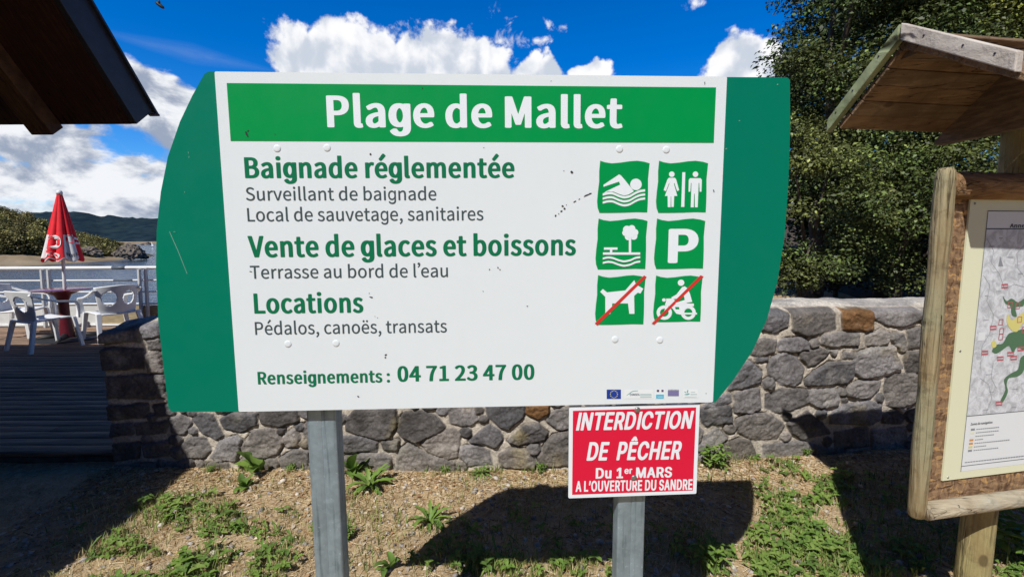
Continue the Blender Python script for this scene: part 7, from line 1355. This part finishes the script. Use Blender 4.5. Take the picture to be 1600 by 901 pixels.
gp = pts_in([(a, b, c * 1.15, d * 1.2, e) for a, b, c, d, e in COVER], 150) + pts_in([(850, 890, 150, 16, 1.2), (930, 745, 40, 6, .5), (810, 735, 40, 6, 1.5), (640, 738, 60, 6, .6), (200, 815, 60, 30, .6), (420, 780, 110, 40, .3), (700, 800, 120, 60, .25), (560, 830, 40, 60, .5), (1210, 700, 40, 6, .6), (430, 738, 50, 8, .5), (1150, 760, 40, 10, .5), (640, 743, 340, 5, 1.6), (1160, 733, 120, 6, 1.4)], 200)
Vg, Fg, Cg = blades(gp, .018, .075, [(.20, .27, .06), (.27, .32, .09), (.36, .34, .13), (.14, .21, .05)])
dp_ = [(rng.uniform(-2.6, 2.6), rng.uniform(1.6, 2.8)) for _ in range(26000)]; dp_ = [q for q in dp_ if fbm(np.array([q[0] * 3.1 + 9]), np.array([q[1] * 3.1]), 3)[0] > -0.02]
V2, F2, C2 = blades(dp_, .008, .040, [(.60, .50, .27), (.68, .58, .35), (.50, .40, .20), (.42, .40, .16), (.34, .38, .12)], .0016)
Fg = np.concatenate([Fg, F2 + len(Vg)]); Vg = np.concatenate([Vg, V2]); Cg = np.concatenate([Cg, C2])
tag(place('grass', fast_mesh('grass', Vg, Fg, M['weed'], False, Cg)), 'thin tufts of short grass scattered between the weeds', 'grass', kind='stuff')
def scatter(n, x0=-2.75, x1=3.0, y0=1.55, y1=2.86, wallbias=0.0):
    x = rng.uniform(x0, x1, n); y = rng.uniform(y0, y1, n)
    if wallbias: y = np.where(rng.random(n) < wallbias, wall_y(x) - 0.03 - np.abs(rng.normal(0, .16, n)), y)
    return x, np.minimum(y, wall_y(x) - 0.03)
# straw and twigs
n = 24000; x, y = scatter(n, wallbias=.42); z = ground_h(x, y) + rng.uniform(.001, .009, n); a = rng.uniform(0, 3.14, n); L = rng.gamma(2.0, .012, n) + .008; w = rng.uniform(.0008, .0022, n)
d = np.stack([np.cos(a), np.sin(a), rng.normal(0, .18, n)], 1); s = np.stack([-np.sin(a), np.cos(a), 0 * a], 1) * w[:, None]; c = np.stack([x, y, z], 1); u_ = np.stack([0 * a, 0 * a, w], 1)
V = np.stack([c - d * L[:, None] / 2 - s, c - d * L[:, None] / 2 + s, c + d * L[:, None] / 2 + s * .4, c + d * L[:, None] / 2 - s * .4, c - d * L[:, None] / 2 + u_ * 1.5, c + d * L[:, None] / 2 + u_], 1).reshape(-1, 3); i = np.arange(n)[:, None] * 6
F = np.concatenate([i + np.array([[0, 4, 5, 3]]), i + np.array([[4, 1, 2, 5]]), i + np.array([[0, 3, 2, 1]])])
tone = np.array([(.66, .48, .25), (.76, .60, .35), (.50, .32, .16), (.30, .18, .085), (.82, .70, .48)])[rng.integers(5, size=n)] * rng.uniform(.7, 1.15, (n, 1))
tag(place('straw', fast_mesh('straw', V, F, M['dry'], False, np.repeat(tone, 6, 0))), 'dry straw and twig litter over the bare ground', 'straw', kind='stuff')
# dead leaves and bark chips
n = 3400; x, y = scatter(n, wallbias=.5); P = np.stack([x, y, ground_h(x, y) + rng.uniform(.003, .010, n)], 1); N = np.stack([rng.normal(0, .35, n), rng.normal(0, .35, n), np.ones(n)], 1)
tone = np.array([(.48, .31, .17), (.60, .45, .29), (.34, .19, .10), (.66, .55, .42), (.50, .42, .35)])[rng.integers(5, size=n)] * rng.uniform(.7, 1.2, (n, 1))
tag(place('leaf_litter', leaf_mesh('leaf_litter', P, N, rng.uniform(.010, .040, n), tone, M['dry'], 0.6, 0.3)), 'brown dead leaves and chips lying on the soil', 'litter', kind='stuff')
# pebbles
bm = bmesh.new(); bmesh.ops.create_icosphere(bm, subdivisions=1, radius=1.0); iv = np.array([v.co[:] for v in bm.verts]); iF = np.array([[v.index for v in f.verts] for f in bm.faces]); bm.free()
n = 3000; x, y = scatter(n); r = np.minimum(rng.gamma(1.7, .0030, n) + .0022, .022); z = ground_h(x, y) + r * .25
k = iv[None] * (1 + rng.normal(0, .16, (n, len(iv), 1))) * r[:, None, None] * np.stack([rng.uniform(.8, 1.5, n), rng.uniform(.8, 1.3, n), rng.uniform(.45, .8, n)], 1)[:, None]
a = rng.uniform(0, 6.28, n)[:, None]; kx = k[..., 0] * np.cos(a) - k[..., 1] * np.sin(a); ky = k[..., 0] * np.sin(a) + k[..., 1] * np.cos(a)
V = np.stack([kx + x[:, None], ky + y[:, None], k[..., 2] + z[:, None]], 2).reshape(-1, 3); F = (iF[None] + (np.arange(n) * len(iv))[:, None, None]).reshape(-1, 3)
tone = np.array([(.50, .45, .40), (.40, .36, .33), (.60, .53, .45), (.28, .25, .24), (.48, .37, .26)])[rng.integers(5, size=n)] * rng.uniform(.75, 1.15, (n, 1))
tag(place('pebbles', fast_mesh('pebbles', V, F, M['pebble'], True, np.repeat(tone, len(iv), 0))), 'small grey and tan pebbles scattered over the soil', 'pebbles', kind='stuff')
